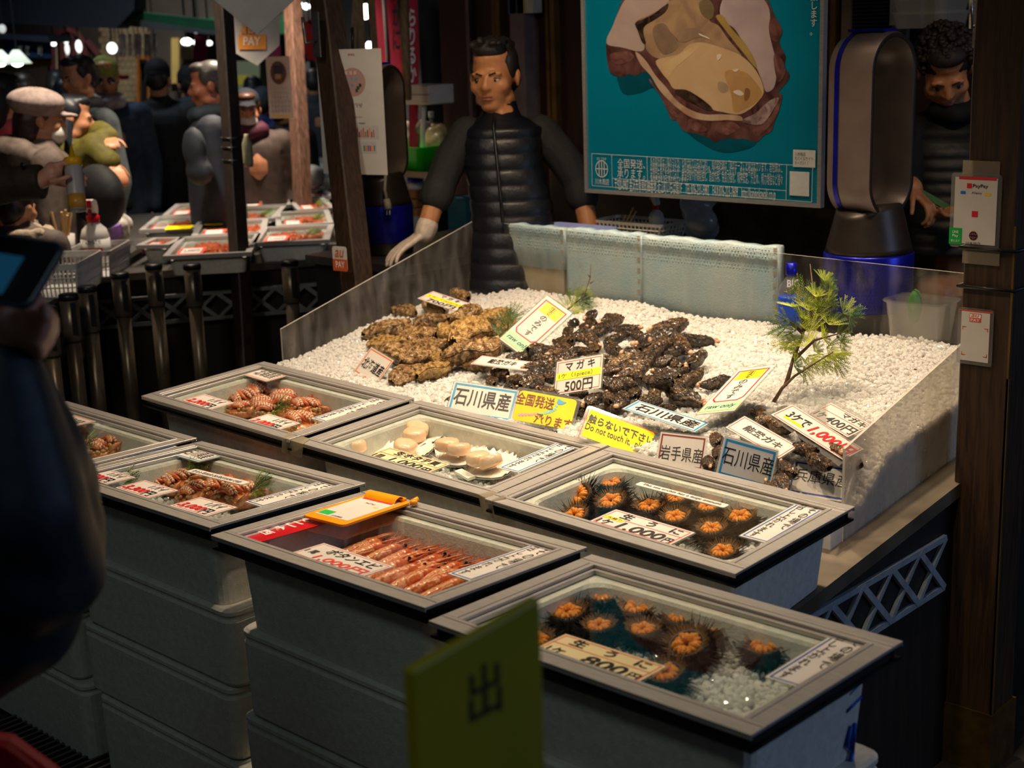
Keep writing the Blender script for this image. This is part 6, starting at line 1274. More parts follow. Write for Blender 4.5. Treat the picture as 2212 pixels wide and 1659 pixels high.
# gloved hand on the counter
gl = MB(); hd = A(868, 540, .02)-wL; gl.chain([wL.lerp(eL, .15), wL], [.040, .038]); hand(gl, wL, A(862, 538, -.02)-wL, V3((0, 0, -1)), 1.08, .22, .30, -1)
remesh(gl.build('glove', mat('thin_white_glove', C(206, 190, 172), .5, col2=C(186, 168, 150), scale=50, bump=.5), s1, True), .005, 2)
# --- seller at the sink, curly hair, looking down at his knife
D2 = 4.72
B2 = lambda x, y, k=0: at(x, y, D2+k)
s2 = thing('person', 'man with curly black hair looking down at the knife behind the right fan', 'person', V3((B2(2040, 300).x, B2(2040, 300).y, 0)))
H2 = frame_head(B2(2042, 152), (-FW*.9-RT*.12)+V3((0, 0, -.95)), ZA+FW*.4, 1.04)
body = MB(); add_head(body, H2); body.chain([H2 @ V3((0, .04, -.05)), B2(2062, 250, .12)], [.058, .065])
for k in range(4): body.ell(tuple(B2(2066+2*k, 310+60*k, .16)), (.06, .06, .09))
body.chain([B2(2070, 520, .16), B2(2070, 640, .16)], [.08, .08])
for sx in (-45, 45): body.chain([B2(2070+sx, 640, .14), B2(2070+sx*1.2, 860, .14), B2(2070+sx*1.3, 1100, .14)], [.085, .06, .045])
w21, w22 = B2(1972, 408, -.12), B2(2085, 452, -.12)
body.chain([B2(1975, 290, .14), B2(1950, 390, .05), w21], [.055, .045, .033]); hand(body, w21, B2(2010, 448, -.16)-w21, V3((0, 0, -1))-RT*.3, .95, .55, .1, -1)
body.chain([B2(2150, 290, .14), B2(2170, 420, .05), w22], [.055, .045, .033]); hand(body, w22, B2(2020, 470, -.16)-w22, V3((0, 0, 1)), .95, .45, .1, 1)
remesh(body.build('body', SK2, s2, True), .006, 3); face_parts(H2, s2)
hr = MB(); cap_hair(hr, H2, vol=1.06); rr2 = random.Random(4)
for k in range(420):
    z = rr2.uniform(-.25, 1); a = rr2.uniform(0, 6.28); q = math.sqrt(1-z*z); d = V3((q*math.cos(a), q*math.sin(a), z))
    if d.y < -.55 and d.z < .5: continue
    p = V3((d.x*.086, d.y*.102+.018, d.z*.086+.052)); hr.ell(tuple(p+V3((rr2.gauss(0, .004), rr2.gauss(0, .004), rr2.gauss(0, .004)))), (rr2.uniform(.007, .014), rr2.uniform(.007, .014), rr2.uniform(.006, .012)), H2, 6, 5)
hr.build('hair', mat('curly_black_hair', C(14, 11, 9), .65, col2=C(40, 30, 22), scale=120), s2, True)
mb = MB()
lp = []
for i in range(60):
    y = 232+i*5.2; hw = .07+min(1, (y-232)/60)**.6*.145; cc = B2(2064+.02*(y-232), y, .14); dp = .07+min(1, (y-232)/80)*.075; k = 1-.03*(1-abs(math.sin(math.pi*(y-232)/26))**.5)
    lp.append([tuple(cc+rh*hw*k*math.cos(a)+fh*dp*k*math.sin(a)) for a in np.linspace(0, 2*math.pi, 41)[:-1]])
MB().loops(lp[::-1]).build('quilted_vest', mat('black_quilt', C(16, 18, 17), .5, col2=C(22, 25, 23), scale=30, bump=.6), s2, True)
for a, b_, c_ in ((B2(1975, 292, .14), B2(1950, 392, .05), w21), (B2(2150, 290, .14), B2(2172, 420, .05), w22)):
    mb = MB(); mb.chain([a, b_, b_.lerp(c_, .55)], [.075, .062, .05]); remesh(mb.build('sleeve', mat('black_sleeve', C(14, 14, 14), .8, col2=C(18, 18, 18), scale=60), s2, True), .009, 3)
mb = MB(); mb.chain([B2(2025, 236, .05), B2(2065, 246, .0), B2(2105, 236, .05), B2(2085, 226, .16), B2(2040, 226, .16), B2(2025, 236, .05)], [.032]*6); remesh(mb.build('neck_warmer', mat('black_sleeve', C(14, 14, 14), .8, col2=C(18, 18, 18), scale=60), s2, True), .009, 3)
mb = MB(); mb.tube([B2(2000, 445, -.18), B2(2030, 462, -.17), B2(2052, 470, -.16)], [.004, .012, .003], 6, flat=.2); o = mb.build('oyster_knife', STEEL, None, True); prop(o, 'short knife in the hand of the man at the sink', 'knife')
mb = MB(); mb.bbox((-.1, -.01, -.005), (.1, .01, .005), mbasis(B2(2005, 425, -.1), RT+UP*-.55, UP)); o = mb.build('apron_strap', mat('green_strap', C(70, 120, 50), .6, col2=C(60, 106, 44), scale=40), None); prop(o, 'green apron strap in front of the man at the sink', 'strap')
# ---------------------------------------------------------------- papers and placards
def upcard(label, xl, yt, xr, yb, d, Xd, items, **kw):
    BL, X, Y, w, h = upright(xl, yt, xr, yb, d, Xd); return card(label, BL, X, Y, w, h, items, **kw), (BL, X, Y, w, h)
def dpost(px, py, y=3.0985): return (aty(px, py, y)-CAM).dot(FW)
AUO = (214, 84, 40)
c1, g1 = upcard('PayPay placard in a clear sleeve taped to the right post', 2050, 372, 2158, 532, dpost(2050, 532), (1, 0, 0), [('r', (206, 44, 58), .16, .915, .9, .955), ('PayPay', (50, 44, 50), .44, .8, .74, .86), ('r', (214, 30, 48), .32, .8, .42, .865), ('r', (40, 110, 220), .2, .72, .3, .76), ('Alipay', (40, 60, 110), .42, .72, .62, .76, {'bold': 0}), ('r', (240, 200, 20), .68, .71, .8, .745),
    ('r', (214, 30, 48), .44, .42, .56, .5), ('r', (20, 172, 70), .0, .04, .26, .26), ('LINE', (240, 250, 240), .07, .19, .19, .225), ('Pay', (240, 250, 240), .07, .13, .19, .175), ('使えます', (240, 250, 240), .04, .07, .22, .105, {'bold': 0}), ('川木商店', (70, 60, 66), .34, .035, .64, .09, {'bold': 0})], sleeve=.08, name='payment_placard')
emblem(g1[3]*.49, g1[4]*.17, g1[3]*.085, g1[3]*.085, mbasis(g1[0], g1[1], g1[2]) , c1, ink((110, 50, 60)), .0026, .003)
c2, g2 = upcard('au PAY placard with red corner marks hanging lower on the right post', 2066, 662, 2142, 783, dpost(2066, 783), (1, 0, 0), [('r', (226, 74, 36), .03, .945, .97, .965), ('r', (214, 84, 64), .33, .76, .66, .91), ('r', (240, 236, 230), .345, .835, .645, .9, .0005), ('au', AUO, .38, .845, .6, .895, {'shear': .25}), ('PAY', (246, 236, 230), .37, .77, .62, .82)] +
    [('r', (226, 84, 50), a, b_, c_, d_) for a, b_, c_, d_ in ((.14, .655, .25, .668), (.14, .61, .16, .668), (.75, .655, .86, .668), (.84, .61, .86, .668), (.14, .16, .25, .173), (.14, .16, .16, .22), (.75, .16, .86, .173), (.84, .16, .86, .22))], sleeve=.1, name='payment_placard')
TAPE = clear_mat('packing_tape', (.85, .82, .74, 1), haze=.3, hazecol=(.7, .62, .5, 1), rough=.12)
for y0, y1, lab in ((346, 398, 'strip of clear packing tape above the PayPay placard'), (530, 568, 'strip of clear packing tape below the PayPay placard')):
    BL, X, Y, w, h = upright(2078, y0, 2158, y1, dpost(2078, y1, 3.100), (1, 0, 0)); o = MB().bbox((0, 0, -.001), (w, h, .0), mbasis(BL, X, Y)).build('packing_tape', TAPE, None); prop(o, lab, 'tape')
dq = (p2b-CAM).dot(FW)-.085
upcard('orange and white au PAY sticker on the scratched post', 721, 531, 752, 584, dq, (1, .15, 0), [('r', (214, 96, 50), .0, .0, 1, .48), ('au', (206, 96, 50), .18, .55, .82, .86, {'shear': .25}), ('PAY', (246, 238, 230), .2, .14, .82, .4)], sleeve=0, r=.14, name='pay_sticker')
# calendar sheet on the scratched post, its back side printed upside down
def shiftx(items, k):
    out = []
    for it in items:
        if it[0] == 'p': out.append(('p', it[1], [((1-k)+k*x, y) for x, y in it[2]]))
        else: it = list(it); it[2] = (1-k)+k*it[2]; it[4] = (1-k)+k*it[4]; out.append(tuple(it))
    return out
ccal, gc = upcard('long white calendar sheet hanging on the scratched post', 700, 108, 838, 375, 5.16, (1, .25, 0), shiftx([('Yakult', (190, 40, 60), .1, .945, .3, .965, {'rot': 180}), ('みんな', (60, 50, 46), .12, .535, .42, .575, {'rot': 180, 'bold': 0}), ('飲むものと食べるもの', (150, 60, 60), .02, .455, .4, .47, {'bold': 0}), ('乳酸菌飲料', (70, 60, 56), .3, .405, .48, .42, {'bold': 0}), ('r', (196, 194, 192), .1, .285, .82, .395), ('r', (196, 194, 192), .36, .17, .74, .265), ('r', (196, 194, 192), .02, .17, .28, .265)] +
    [('r', c_, .12+.055*i, .30, .155+.055*i, .345+.03*((i*7) % 3)/2, .0005) for i, c_ in enumerate([(120, 50, 30), (160, 30, 30), (190, 60, 40), (90, 60, 120), (200, 120, 60), (220, 90, 70), (90, 150, 80), (180, 60, 50), (230, 150, 100), (140, 80, 60), (200, 100, 90)])] +
    [('r', c_, .39+.055*i, .19, .43+.055*i, .235, .0005) for i, c_ in enumerate([(60, 130, 80), (230, 120, 40), (70, 120, 170), (200, 60, 50), (240, 160, 60), (80, 140, 200)])] +
    [('p', (190, 150, 140), [(.38*math.cos(a)*.9+.2, .74+.115*math.sin(a)) for a in np.linspace(0, 6.1, 18)])] + [('r', c_, x, y, x+.07, y+.028, .0008) for x, y, c_ in ((.0, .80, (226, 190, 180)), (.12, .80, (226, 190, 180)), (.24, .80, (226, 190, 180)), (.0, .75, (130, 160, 200)), (.14, .75, (130, 160, 200)), (.26, .75, (130, 160, 200)), (.0, .70, (210, 150, 140)), (.14, .70, (120, 150, 190)), (.3, .68, (60, 80, 50)), (.36, .70, (50, 70, 44)), (.26, .66, (64, 84, 50)), (.02, .65, (70, 160, 190)))], .565), sleeve=0, name='calendar_sheet')
mb = MB(); p = at(761, 60, 5.13); mb.tube([p, at(762, 112, 5.13)], .006, 6); mb.build('hook', BLACKP, ccal, True)
upcard('small wall calendar with picture and date grid hanging behind the dark post', 583, 123, 634, 256, 7.4, (1, .55, 0), [('p', (110, 84, 78), [(.5+.34*math.cos(a), .74+.19*math.sin(a)) for a in np.linspace(0, 6.1, 20)]), ('r', (60, 60, 80), .3, .72, .7, .86, .0005), ('r', (190, 160, 120), .36, .64, .6, .72, .0005), ('r', (236, 200, 60), .1, .02, .9, .05), ('1  2  3  4  5  6\n7  8  9 10 11 12\n13 14 15 16 17 18\n19 20 21 22 23 24\n25 26 27 28 29 30', (110, 110, 130), .1, .1, .9, .44, {'bold': 0}), ('r', (170, 168, 166), .0, .485, 1, .49)], sleeve=0, name='wall_calendar')
def pennant(label, pts, d, m, extra=()):
    P = [at(x, y, d) for x, y in pts]; n = FW*-.004; o = thing('pennant', label, 'banner', P[0]); MB().loops([[tuple(p) for p in P], [tuple(p+n) for p in P]]).build('cloth', m, o)
    for nm, s, col, q, kw in extra:
        Mx = mbasis(at(q[0], q[3], d)-FW*.012, RT, UP); w = (at(q[2], q[3], d)-at(q[0], q[3], d)).length; h = (at(q[0], q[1], d)-at(q[0], q[3], d)).length; mb = MB()
        if s: put_text(mb, s, 0, 0, w, h, .003, Mx, **kw)
        else: mb.poly([(0, 0, 0), (w, 0, 0), (w, h, 0), (0, h, 0)], Mx)
        mb.build(nm, ink(col), o)
PEN = mat('white_pennant', C(206, 200, 192), .7, col2=C(194, 188, 180), scale=12)
pennant('white paper pennant hanging point down between the posts, nearest', [(440, -60), (660, -60), (636, 0), (556, 76), (462, 0)], 5.6, PEN)
pennant('au PAY pennant with orange block behind the dark post', [(500, 0), (606, 0), (604, 98), (556, 142), (503, 112)], 6.9, PEN, (('orange_block', None, (240, 150, 40), (516, 76, 576, 108), {}), ('lettering', 'PAY', (246, 240, 230), (527, 81, 564, 100), {}), ('lettering', 'au', (236, 150, 50), (521, 50, 552, 74), {'shear': .25})))
# nobori banners, wooden struts, lamp behind the left fan
RED_C = mat('crimson_cloth', C(190, 24, 60), .7, col2=C(160, 16, 48), scale=5); REDF = mat('red_flag_cloth', C(214, 30, 30), .6, col2=C(190, 22, 26), scale=5)
def nobori(label, pts, d, m, glyph=None, gpos=None, col=(236, 226, 226)):
    P = [at(x, y, d) for x, y in pts]; n = FW*.006; o = thing('banner', label, 'banner', P[-1]); MB().loops([[tuple(p) for p in P], [tuple(p+n) for p in P]]).build('cloth', m, o)
    if glyph:
        Mx = mbasis(at(gpos[0], gpos[3], d)-FW*.012, RT, UP); mb = MB(); put_text(mb, glyph, 0, 0, (at(gpos[2], gpos[3], d)-at(gpos[0], gpos[3], d)).length, (at(gpos[0], gpos[1], d)-at(gpos[0], gpos[3], d)).length, 0, Mx, bold=.03); mb.build('lettering', ink(col), o)
    return o
nobori('wide crimson banner behind the left fan', [(792, -40), (852, -40), (872, 160), (868, 330), (838, 330), (826, 160)], 7.6, RED_C, 'か\nに', (848, 10, 866, 110), (30, 26, 30))
nobori('narrow red banner with white brush letters left of the grey pillar', [(880, -40), (900, -40), (905, 120), (902, 330), (884, 330)], 7.2, RED_C, 'ら\nり\nる\nか', (882, 20, 900, 180))
nobori('bright red curved flag between the two left posts', [(648, 52), (676, 40), (690, 60), (688, 132), (664, 128), (650, 84)], 8.6, REDF); q = at(668, 50, 8.6); MB().tube([q, V3((q.x, q.y, 5.0))], .006, 4).build('cord', BLACKP, bpy.data.objects['banner.002'])
o = MB().tube([at(826, -40, 7.4), at(838, 120, 7.4), at(842, 320, 7.4)], .012, 8).build('banner_pole', MAUVE, None, True); prop(o, 'thin pale pole of the wide crimson banner', 'pole')
STR = mat('pale_strut_wood', C(150, 118, 78), .6, col2=C(120, 92, 60), scale=8, aniso=(12, 12, 2))
for a, b_, lab in (((776, -30, 792, 120), 0, 'pale wooden strut leaning right above the calendar'), ((770, -10, 752, 110), 0, 'pale wooden strut leaning left above the calendar'), ((800, -30, 822, 120), 0, 'second pale wooden strut right of the calendar hook')):
    p, q = at(a[0], a[1], 6.8), at(a[2], a[3]+160, 6.8); o = MB().tube([p, q], .022, 4).build('wooden_strut', STR, None); prop(o, lab, 'strut')
o = MB().tube([at(872, -40, 6.6), at(880, 215, 6.6)], .02, 8).build('bamboo_pole', STR, None, True); prop(o, 'upright bamboo pole between the two crimson banners', 'pole')
def bulb(label, px, py, d, rr_, col, st, name='lamp'):
    p = at(px, py, d); o = thing(name, label, 'lamp', p); MB().ell(tuple(p), (rr_, rr_, rr_), None, 12, 8).build('bulb', mat('lamp_glow_%d_%d' % (int(px), int(st)), (1, 1, 1, 1), .4, emit=col, estr=st), o, True); MB().lathe([(rr_*.5, rr_*.8), (rr_*.5, rr_*1.6), (.006, rr_*1.7), (.006, 5-p.z)], 10, Matrix.Translation(p)).build('socket', BLACKP, o); return o
bulb('bright bulb at the top between scratched post and banner', 788, 24, 9, .05, (1, .86, .6, 1), 14); bulb('second bright bulb at the top beside the banner', 802, 24, 9.2, .04, (1, .88, .66, 1), 10); bulb('small violet white lamp above the calendar', 800, 99, 9, .03, (.85, .8, 1, 1), 12)
# shelf with green basin, boxes and bags
YS = 5.0
sh0 = thing('side_shelf', 'steel side shelf carrying the green basin beside the seller', 'shelf', aty(905, 370, YS)); zz = aty(905, 362, YS).z; xa, xb = aty(868, 365, YS).x, aty(962, 365, YS).x
MB().bbox((xa-.12, YS-.15, zz-.03), (xb+.05, YS+.15, zz)).build('board', STEEL, sh0)
for x in (xa-.1, xb): MB().bbox((x, YS-.13, 0), (x+.03, YS-.1, zz-.03)).build('leg', STEEL, sh0)
MB().bbox((xa-.1, YS-.12, zz-.42), (xb+.03, YS+.12, zz-.39)).build('lower_board', STEEL, sh0)
g0 = aty(909, 358, YS-.02); g0.z = zz; wq = aty(948, 330, YS).x-aty(870, 330, YS).x; hq = aty(909, 312, YS).z-zz
o = thing('green_basin', 'bright green plastic basin on the steel side shelf', 'basin', g0)
MB().loops([[(x, y, .0) for x, y in rrect(wq*.84, .22, .03)], [(x, y, hq*.94) for x, y in rrect(wq, .27, .04)], [(x, y, hq) for x, y in rrect(wq*1.03, .28, .04)], [(x, y, hq) for x, y in rrect(wq*.98, .265, .04)], [(x, y, .01) for x, y in rrect(wq*.82, .2, .03)]], Matrix.Translation(g0)).build('basin', mat('vivid_green_plastic', C(40, 190, 30), .35, col2=C(34, 176, 26), scale=12), o, True)
for px, py, rr_, col, lab, nm, ct in ((895, 290, .07, (190, 170, 160), 'crumpled clear bag in the green basin', 'plastic_bag', 'bag'), (938, 296, .07, (186, 166, 120), 'straw coloured lump behind the green basin', 'paper_bag', 'bag'), (915, 282, .05, (150, 130, 120), 'small crumpled bag against the white pole', 'plastic_bag', 'bag')):
    p = aty(px, py, YS+.05); mb = MB(); rq = random.Random(px)
    for k in range(9): mb.ell((p.x+rq.uniform(-.05, .05), p.y+rq.uniform(-.04, .04), p.z+rq.uniform(-.05, .03)), (rr_*.6, rr_*.5, rr_*.7), None, 8, 6)
    o = mb.build(nm, mat('bag_%d' % px, C(*col), .35, col2=C(*[int(c_*.75) for c_ in col]), scale=30, bump=.6), None, True); prop(o, lab, ct); remesh(o, .014, 1)
p = aty(943, 320, YS+.1); bk = MB().bbox((p.x-.07, p.y, p.z-.1), (p.x+.06, p.y+.1, p.z+.07)).build('blue_pack', mat('blue_pack_print', C(30, 70, 150), .4, col2=C(24, 58, 130), scale=18), None); prop(bk, 'blue pack behind the green basin', 'pack')
p = aty(933, 285, YS+.08); bottle('small clear bottle standing behind the green basin', V3((p.x, p.y, zz)), .03, p.z-zz+.1, clear_mat('clear_plastic', (.85, .88, .9, 1), haze=.1, rough=.08), WPL)
p0, p1 = aty(908, 312, YS-.06), aty(916, 222, YS-.06); o = MB().tube([V3((p0.x, p0.y, zz)), p1], .012, 8).build('white_pole', WPL, None, True); prop(o, 'thin white pole rising from the side shelf under the white box', 'pole')
p = aty(895, 224, YS-.06); q = aty(945, 183, YS-.06); o = thing('white_box', 'white box on top of the thin pole beside the seller', 'box', p); bevel(MB().bbox((p.x, YS-.12, p.z), (q.x, YS+.05, q.z)).build('body', WPL, o), .006); MB().bbox((p.x-.003, YS-.123, p.z+(q.z-p.z)*.5), (q.x+.003, YS-.119, p.z+(q.z-p.z)*.54)).build('seam', mat('grey_seam', C(120, 116, 112), .5), o)
p = aty(897, 392, YS-.02); o = thing('blue_cap_jar', 'small jar with round blue lid on the lower shelf', 'jar', p); MB().lathe([(0, -.05), (.045, -.05), (.045, 0), (0, 0)], 16, Matrix.Translation(p)).build('jar', WPL, o, True); MB().ell((p.x, p.y, p.z+.01), (.042, .042, .04), None, 14, 8).build('lid', BLUEM, o, True)
for (l, t_, r_, b_), col, lab in (((884, 410, 908, 465), (150, 104, 56), 'brown wooden crate stack under the side shelf'), ((912, 408, 935, 430), (60, 56, 52), 'dark box beside the wooden crates under the shelf'), ((975, 425, 1015, 485), (30, 90, 110), 'teal patterned box behind the seller\'s arm')):
    p, q = aty(l, b_, YS-.05), aty(r_, t_, YS-.05); p.z = .005 if l == 975 else p.z; o = thing('storage_box', lab, 'box', p); M0 = mat('boxcol_%d' % l, C(*col), .6, col2=C(*[int(c_*.8) for c_ in col]), scale=12)
    for k in range(3): zt = p.z+(q.z-p.z)*k/3; bevel(MB().bbox((p.x+.003*k, YS-.08, zt+.002), (q.x-.003*k, YS+.1, p.z+(q.z-p.z)*(k+1)/3-.002)).build('slat', M0, o), .003, 1)
p = aty(1240, 88, YW-.12); o = thing('wall_switch', 'small brass plate on the brown wall left of the poster', 'plate', p); MB().box((0, 0, 0), (.05, .01, .16), Matrix.Translation((p.x, YW-.008, p.z))).build('plate', GOLD, o)
p = aty(1122, 10, YW-.12); o = thing('wrapped_bag', 'hanging bag with coloured print above the seller', 'bag', p)
for k, col in enumerate(((90, 120, 170), (220, 190, 90), (196, 190, 180))): MB().bbox((p.x-.09+k*.055, YW-.1, p.z-.04), (p.x-.04+k*.055, YW-.04, p.z+.4)).build('panel', mat('wrapcol_%d' % k, C(*col), .4, col2=C(*[int(c_*.85) for c_ in col]), scale=14), o)
# behind the right fan: vent grille, white cabinet, plastic trays
p, q = aty(1843, 78, YW-.06), aty(1927, -40, YW-.06); o = thing('vent_grille', 'dark louvred vent on the wall above the right fan', 'vent', p)
MB().bbox((p.x-.06, YW-.05, p.z-.03), (q.x+.06, YW-.02, q.z)).build('frame', mat('beige_plate', C(110, 98, 82), .5, col2=C(96, 86, 72), scale=8), o)
for k in range(14): z = p.z+(q.z-p.z)*k/14; MB().bbox((p.x, YW-.07, z), (q.x, YW-.045, z+.02)).build('louvre', BLACKP, o)
p, q = aty(1938, 54, YW-.1), aty(1978, -40, YW-.1); o = MB().bbox((p.x, YW-.16, p.z), (q.x, YW-.02, q.z)).build('white_cabinet', mat('grey_white_panel', C(160, 160, 164), .4, col2=C(146, 146, 150), scale=8), None); prop(o, 'pale grey cabinet on the wall left of the curly haired man', 'cabinet')
p, q = aty(1982, 60, YW-.1), aty(2095, 25, YW-.1); o = thing('plastic_tray_stack', 'stacked clear plastic trays on a high shelf behind the curly haired man', 'tray', p)
for k in range(3): MB().loops([[(x, y, 0) for x, y in rrect((q.x-p.x)*.95, .2, .03, 3, (p.x+q.x)/2, YW-.2)], [(x, y, .06) for x, y in rrect((q.x-p.x), .24, .03, 3, (p.x+q.x)/2, YW-.2)]], T(0, 0, p.z+k*.05), True, False).build('tray', clear_mat('milky_plastic', (.8, .8, .76, 1), haze=.45, hazecol=(.85, .82, .75, 1), rough=.2), o)

# ---------------------------------------------------------------- neighbouring crab stall
ZN = .80
def nz(px, py, z=ZN): return atz(px, py, z)
e0, e1 = nz(215, 606, .80), nz(735, 566, .80)
nd = (V3((e1.x, e1.y, 0))-V3((e0.x, e0.y, 0))).normalized(); nn = V3((-nd.y, nd.x, 0)) if V3((-nd.y, nd.x, 0)).dot(V3((-1, .3, 0))) > 0 else V3((nd.y, -nd.x, 0))
ns = thing('crab_counter', 'dark counter of the neighbouring crab stall with white lattice strip', 'counter', V3((e0.x, e0.y, 0)))
p0 = V3((e0.x, e0.y, 0))+nd*.0; Ln = (V3((e1.x, e1.y, 0))-p0).length+.25; Mn = mbasis(p0, nd, nn if nd.cross(nn).z > 0 else -nn)
sg = 1 if nd.cross(nn).z > 0 else -1
def nb(a, b_): return MB().bbox((a[0], sg*a[1], a[2]), (b_[0], sg*b_[1], b_[2]), Mn)
nb((0, .02, 0), (Ln, 2.2, .79)).build('wooden_body', mat('black_brown_boards', C(34, 28, 20), .6), ns); nb((-.02, 0, .79), (Ln+.02, 2.25, .822)).build('steel_top', STEEL, ns)
q0 = atz(208, 705, .48); zl0 = aty(208, 705, p0.y+.15).z
# lattice on its front: place between the pixel heights seen in the picture
def on_front(px, py): return atplane(px, py, p0-nn*.012, nn)
la, lb, lc = on_front(210, 708), on_front(724, 690), on_front(210, 652)
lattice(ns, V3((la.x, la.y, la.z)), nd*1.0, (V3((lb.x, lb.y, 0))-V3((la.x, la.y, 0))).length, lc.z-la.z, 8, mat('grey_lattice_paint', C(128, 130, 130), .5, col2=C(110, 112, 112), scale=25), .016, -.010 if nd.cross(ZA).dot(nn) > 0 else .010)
CRR = mat('boiled_crab_red', C(214, 78, 26), .35, col2=C(226, 110, 52), scale=30, bump=.6)
QT = [[(341, 553), (545, 545), (562, 503), (398, 512)], [(538, 524), (718, 518), (716, 483), (573, 491)], [(401, 510), (563, 501), (590, 472), (440, 479)], [(576, 489), (716, 481), (714, 452), (613, 457)], [(616, 455), (714, 449), (710, 425), (645, 429)], [(648, 427), (710, 423), (708, 402), (672, 404)],
      [(294, 531), (368, 527), (398, 513), (330, 512)], [(296, 497), (420, 491), (463, 462), (339, 467)], [(341, 466), (465, 460), (492, 436), (387, 440)], [(442, 477), (592, 471), (622, 444), (492, 449)], [(493, 447), (624, 442), (650, 418), (532, 423)]]
posn = ['front left', 'front right', 'second row middle', 'second row right', 'third row right', 'back right', 'left edge', 'second row left', 'third row left', 'third row middle', 'back middle']
CN = []
for i, Q in enumerate(QT):
    P = [nz(x, y, ZN+.115) for x, y in Q]; X = ((P[1]-P[0])+(P[2]-P[3]))/2; Yv = ((P[3]-P[0])+(P[2]-P[1]))/2; w = X.length; c = sum(P, V3())/4; X = X/w; Y2 = ZA.cross(X)
    if Y2.dot(Yv) < 0: Y2 = -Y2
    h = abs(Yv.dot(Y2)); M = Matrix(((X.x, Y2.x, 0, c.x-(X*w/2+Y2*h/2).x), (X.y, Y2.y, 0, c.y-(X*w/2+Y2*h/2).y), (0, 0, 1, ZN+.115), (0, 0, 0, 1))); CN.append((M, w, h))
    bxp = [M @ V3(p) for p in ((.02, .02, -.02), (w-.02, .02, -.02), (w-.02, h-.02, -.02), (.02, h-.02, -.02))]
    o = foam_box('foam_box', 'styrofoam box on the neighbouring crab counter, %s' % posn[i], [V3((p.x, p.y, .823)) for p in bxp], bxp, depth=.05, group='boxes of the neighbouring stall')
    cv = thing('glass_cover', 'glazed cover on the neighbouring crab counter, %s' % posn[i], 'cover', M, 'covers of the neighbouring stall'); f = .028
    for a, b_ in (((0, 0), (w, f)), ((0, h-f), (w, h)), ((0, f), (f, h-f)), ((w-f, f), (w, h-f))): MB().bbox((a[0], a[1], -.018), (b_[0], b_[1], 0), M).build('frame_rail', ALU, cv)
    MB().bbox((f-.003, f-.003, -.012), (w-f+.003, h-f+.003, -.009), M).build('glass_pane', GLASS, cv)
    rq = random.Random(i)
    for k in range(9 if i in (0, 1, 2, 3, 9) else 5):
        cx_, cy_ = rq.uniform(.25, .8)*w, rq.uniform(.25, .75)*h; mb = MB(); mb.ell((cx_, cy_, -.036), (.05, .045, .022), M, 10, 6)
        for s in range(6): a = s*1.05+rq.random(); mb.tube([(cx_, cy_, -.036), (cx_+.05*math.cos(a), cy_+.05*math.sin(a), -.022), (cx_+.075*math.cos(a), cy_+.075*math.sin(a), -.045)], [.012, .010, .004], 6, M=M)
        o = mb.build('red_crab', CRR, None, True); prop(o, 'red boiled crab in the box of the neighbouring stall, %s' % posn[i], 'crab', 'red crabs in the neighbouring boxes, '+posn[i])
    if i in (0, 1, 3, 4, 9, 10): sp_ = dup(PS[i % 3], M @ T(w*.62, h*.6, -.05) @ SCL(1.3, 1.3, 1.6), 'green sprig in the neighbouring box, '+posn[i], 'plastic sprigs')
    if i != 5:
        cw, chh = .30*w, .34*h; o = MB().bbox((.05*w+f, .06*h+f, -.008), (.05*w+f+cw, .06*h+f+chh, -.0065), M).build('red_edged_card', ink((224, 70, 50)), None)
        MB().bbox((.05*w+f+cw*.12, .06*h+f+chh*.14, -.0066), (.05*w+f+cw*.88, .06*h+f+chh*.86, -.0058), M).build('white_panel', PAPER, o); mb = MB(); put_text(mb, '3,500円', .05*w+f+cw*.2, .06*h+f+chh*.3, .05*w+f+cw*.8, .06*h+f+chh*.7, -.0054, M); mb.build('lettering', ink(BK), o)
        prop(o, 'red edged price card on the neighbouring stall, %s' % posn[i], 'sign', 'red edged cards of the neighbouring stall')
for Q, lab in (([(355, 497), (412, 494), (420, 487), (362, 489)], 'flat yellow card lying across the left crab covers'), ([(441, 486), (480, 485), (487, 471), (450, 472)], 'yellow card with drawing lying between the crab covers')):
    P = [nz(x, y, ZN+.1155) for x, y in Q]; o = MB().loops([P, [p+V3((0, 0, .002)) for p in P]]).build('yellow_card', YP2, None); prop(o, lab, 'sign')
bp_ = [on_front(*p) for p in ((430, 575), (500, 568))]; Mw = mbasis(bp_[0]-nn*.03, nd, ZA); mb = MB(); put_text(mb, 'Snow', 0, -.01, .16, .05, -.02, Mw, shear=.3); mb.build('pink_writing', ink((200, 60, 120)), [o for o in bpy.data.objects if o.get('label', '').endswith('crab counter, front left') and o.get('category') == 'box'][0])
# condiment table end
ct0, ct1 = nz(182, 618, .86), nz(330, 528, .86)
cdir = (ct1-ct0).normalized(); cn = V3((-cdir.y, cdir.x, 0)); cn = cn if cn.dot(V3((-1, 0, 0))) > 0 else -cn
tt = thing('condiment_table', 'steel table end with condiment baskets beside the crab stall', 'table', V3((ct0.x, ct0.y, 0)))
A0, A1 = ct0-cdir*.9, ct1+cdir*.1
MB().loops([[A0, A1, A1+cn*.75, A0+cn*.75], [p+V3((0, 0, .02)) for p in (A0, A1, A1+cn*.75, A0+cn*.75)]]).build('steel_top', STEEL, tt)
for a, b_ in ((A0+cn*.1, 0), (A1-cdir*.05+cn*.1, 0), (A0+cn*.68, 0), (A1-cdir*.05+cn*.68, 0)): MB().tube([V3((a.x, a.y, 0)), V3((a.x, a.y, .86))], .02, 8).build('leg', STEEL, tt)
zt = .882
def ontab(px, py): return nz(px, py, zt)
cyaw = math.atan2(cdir.y, cdir.x)
MILK = mat('translucent_white_plastic', C(206, 200, 196), .35, trans=.3, col2=C(196, 190, 186), scale=16)
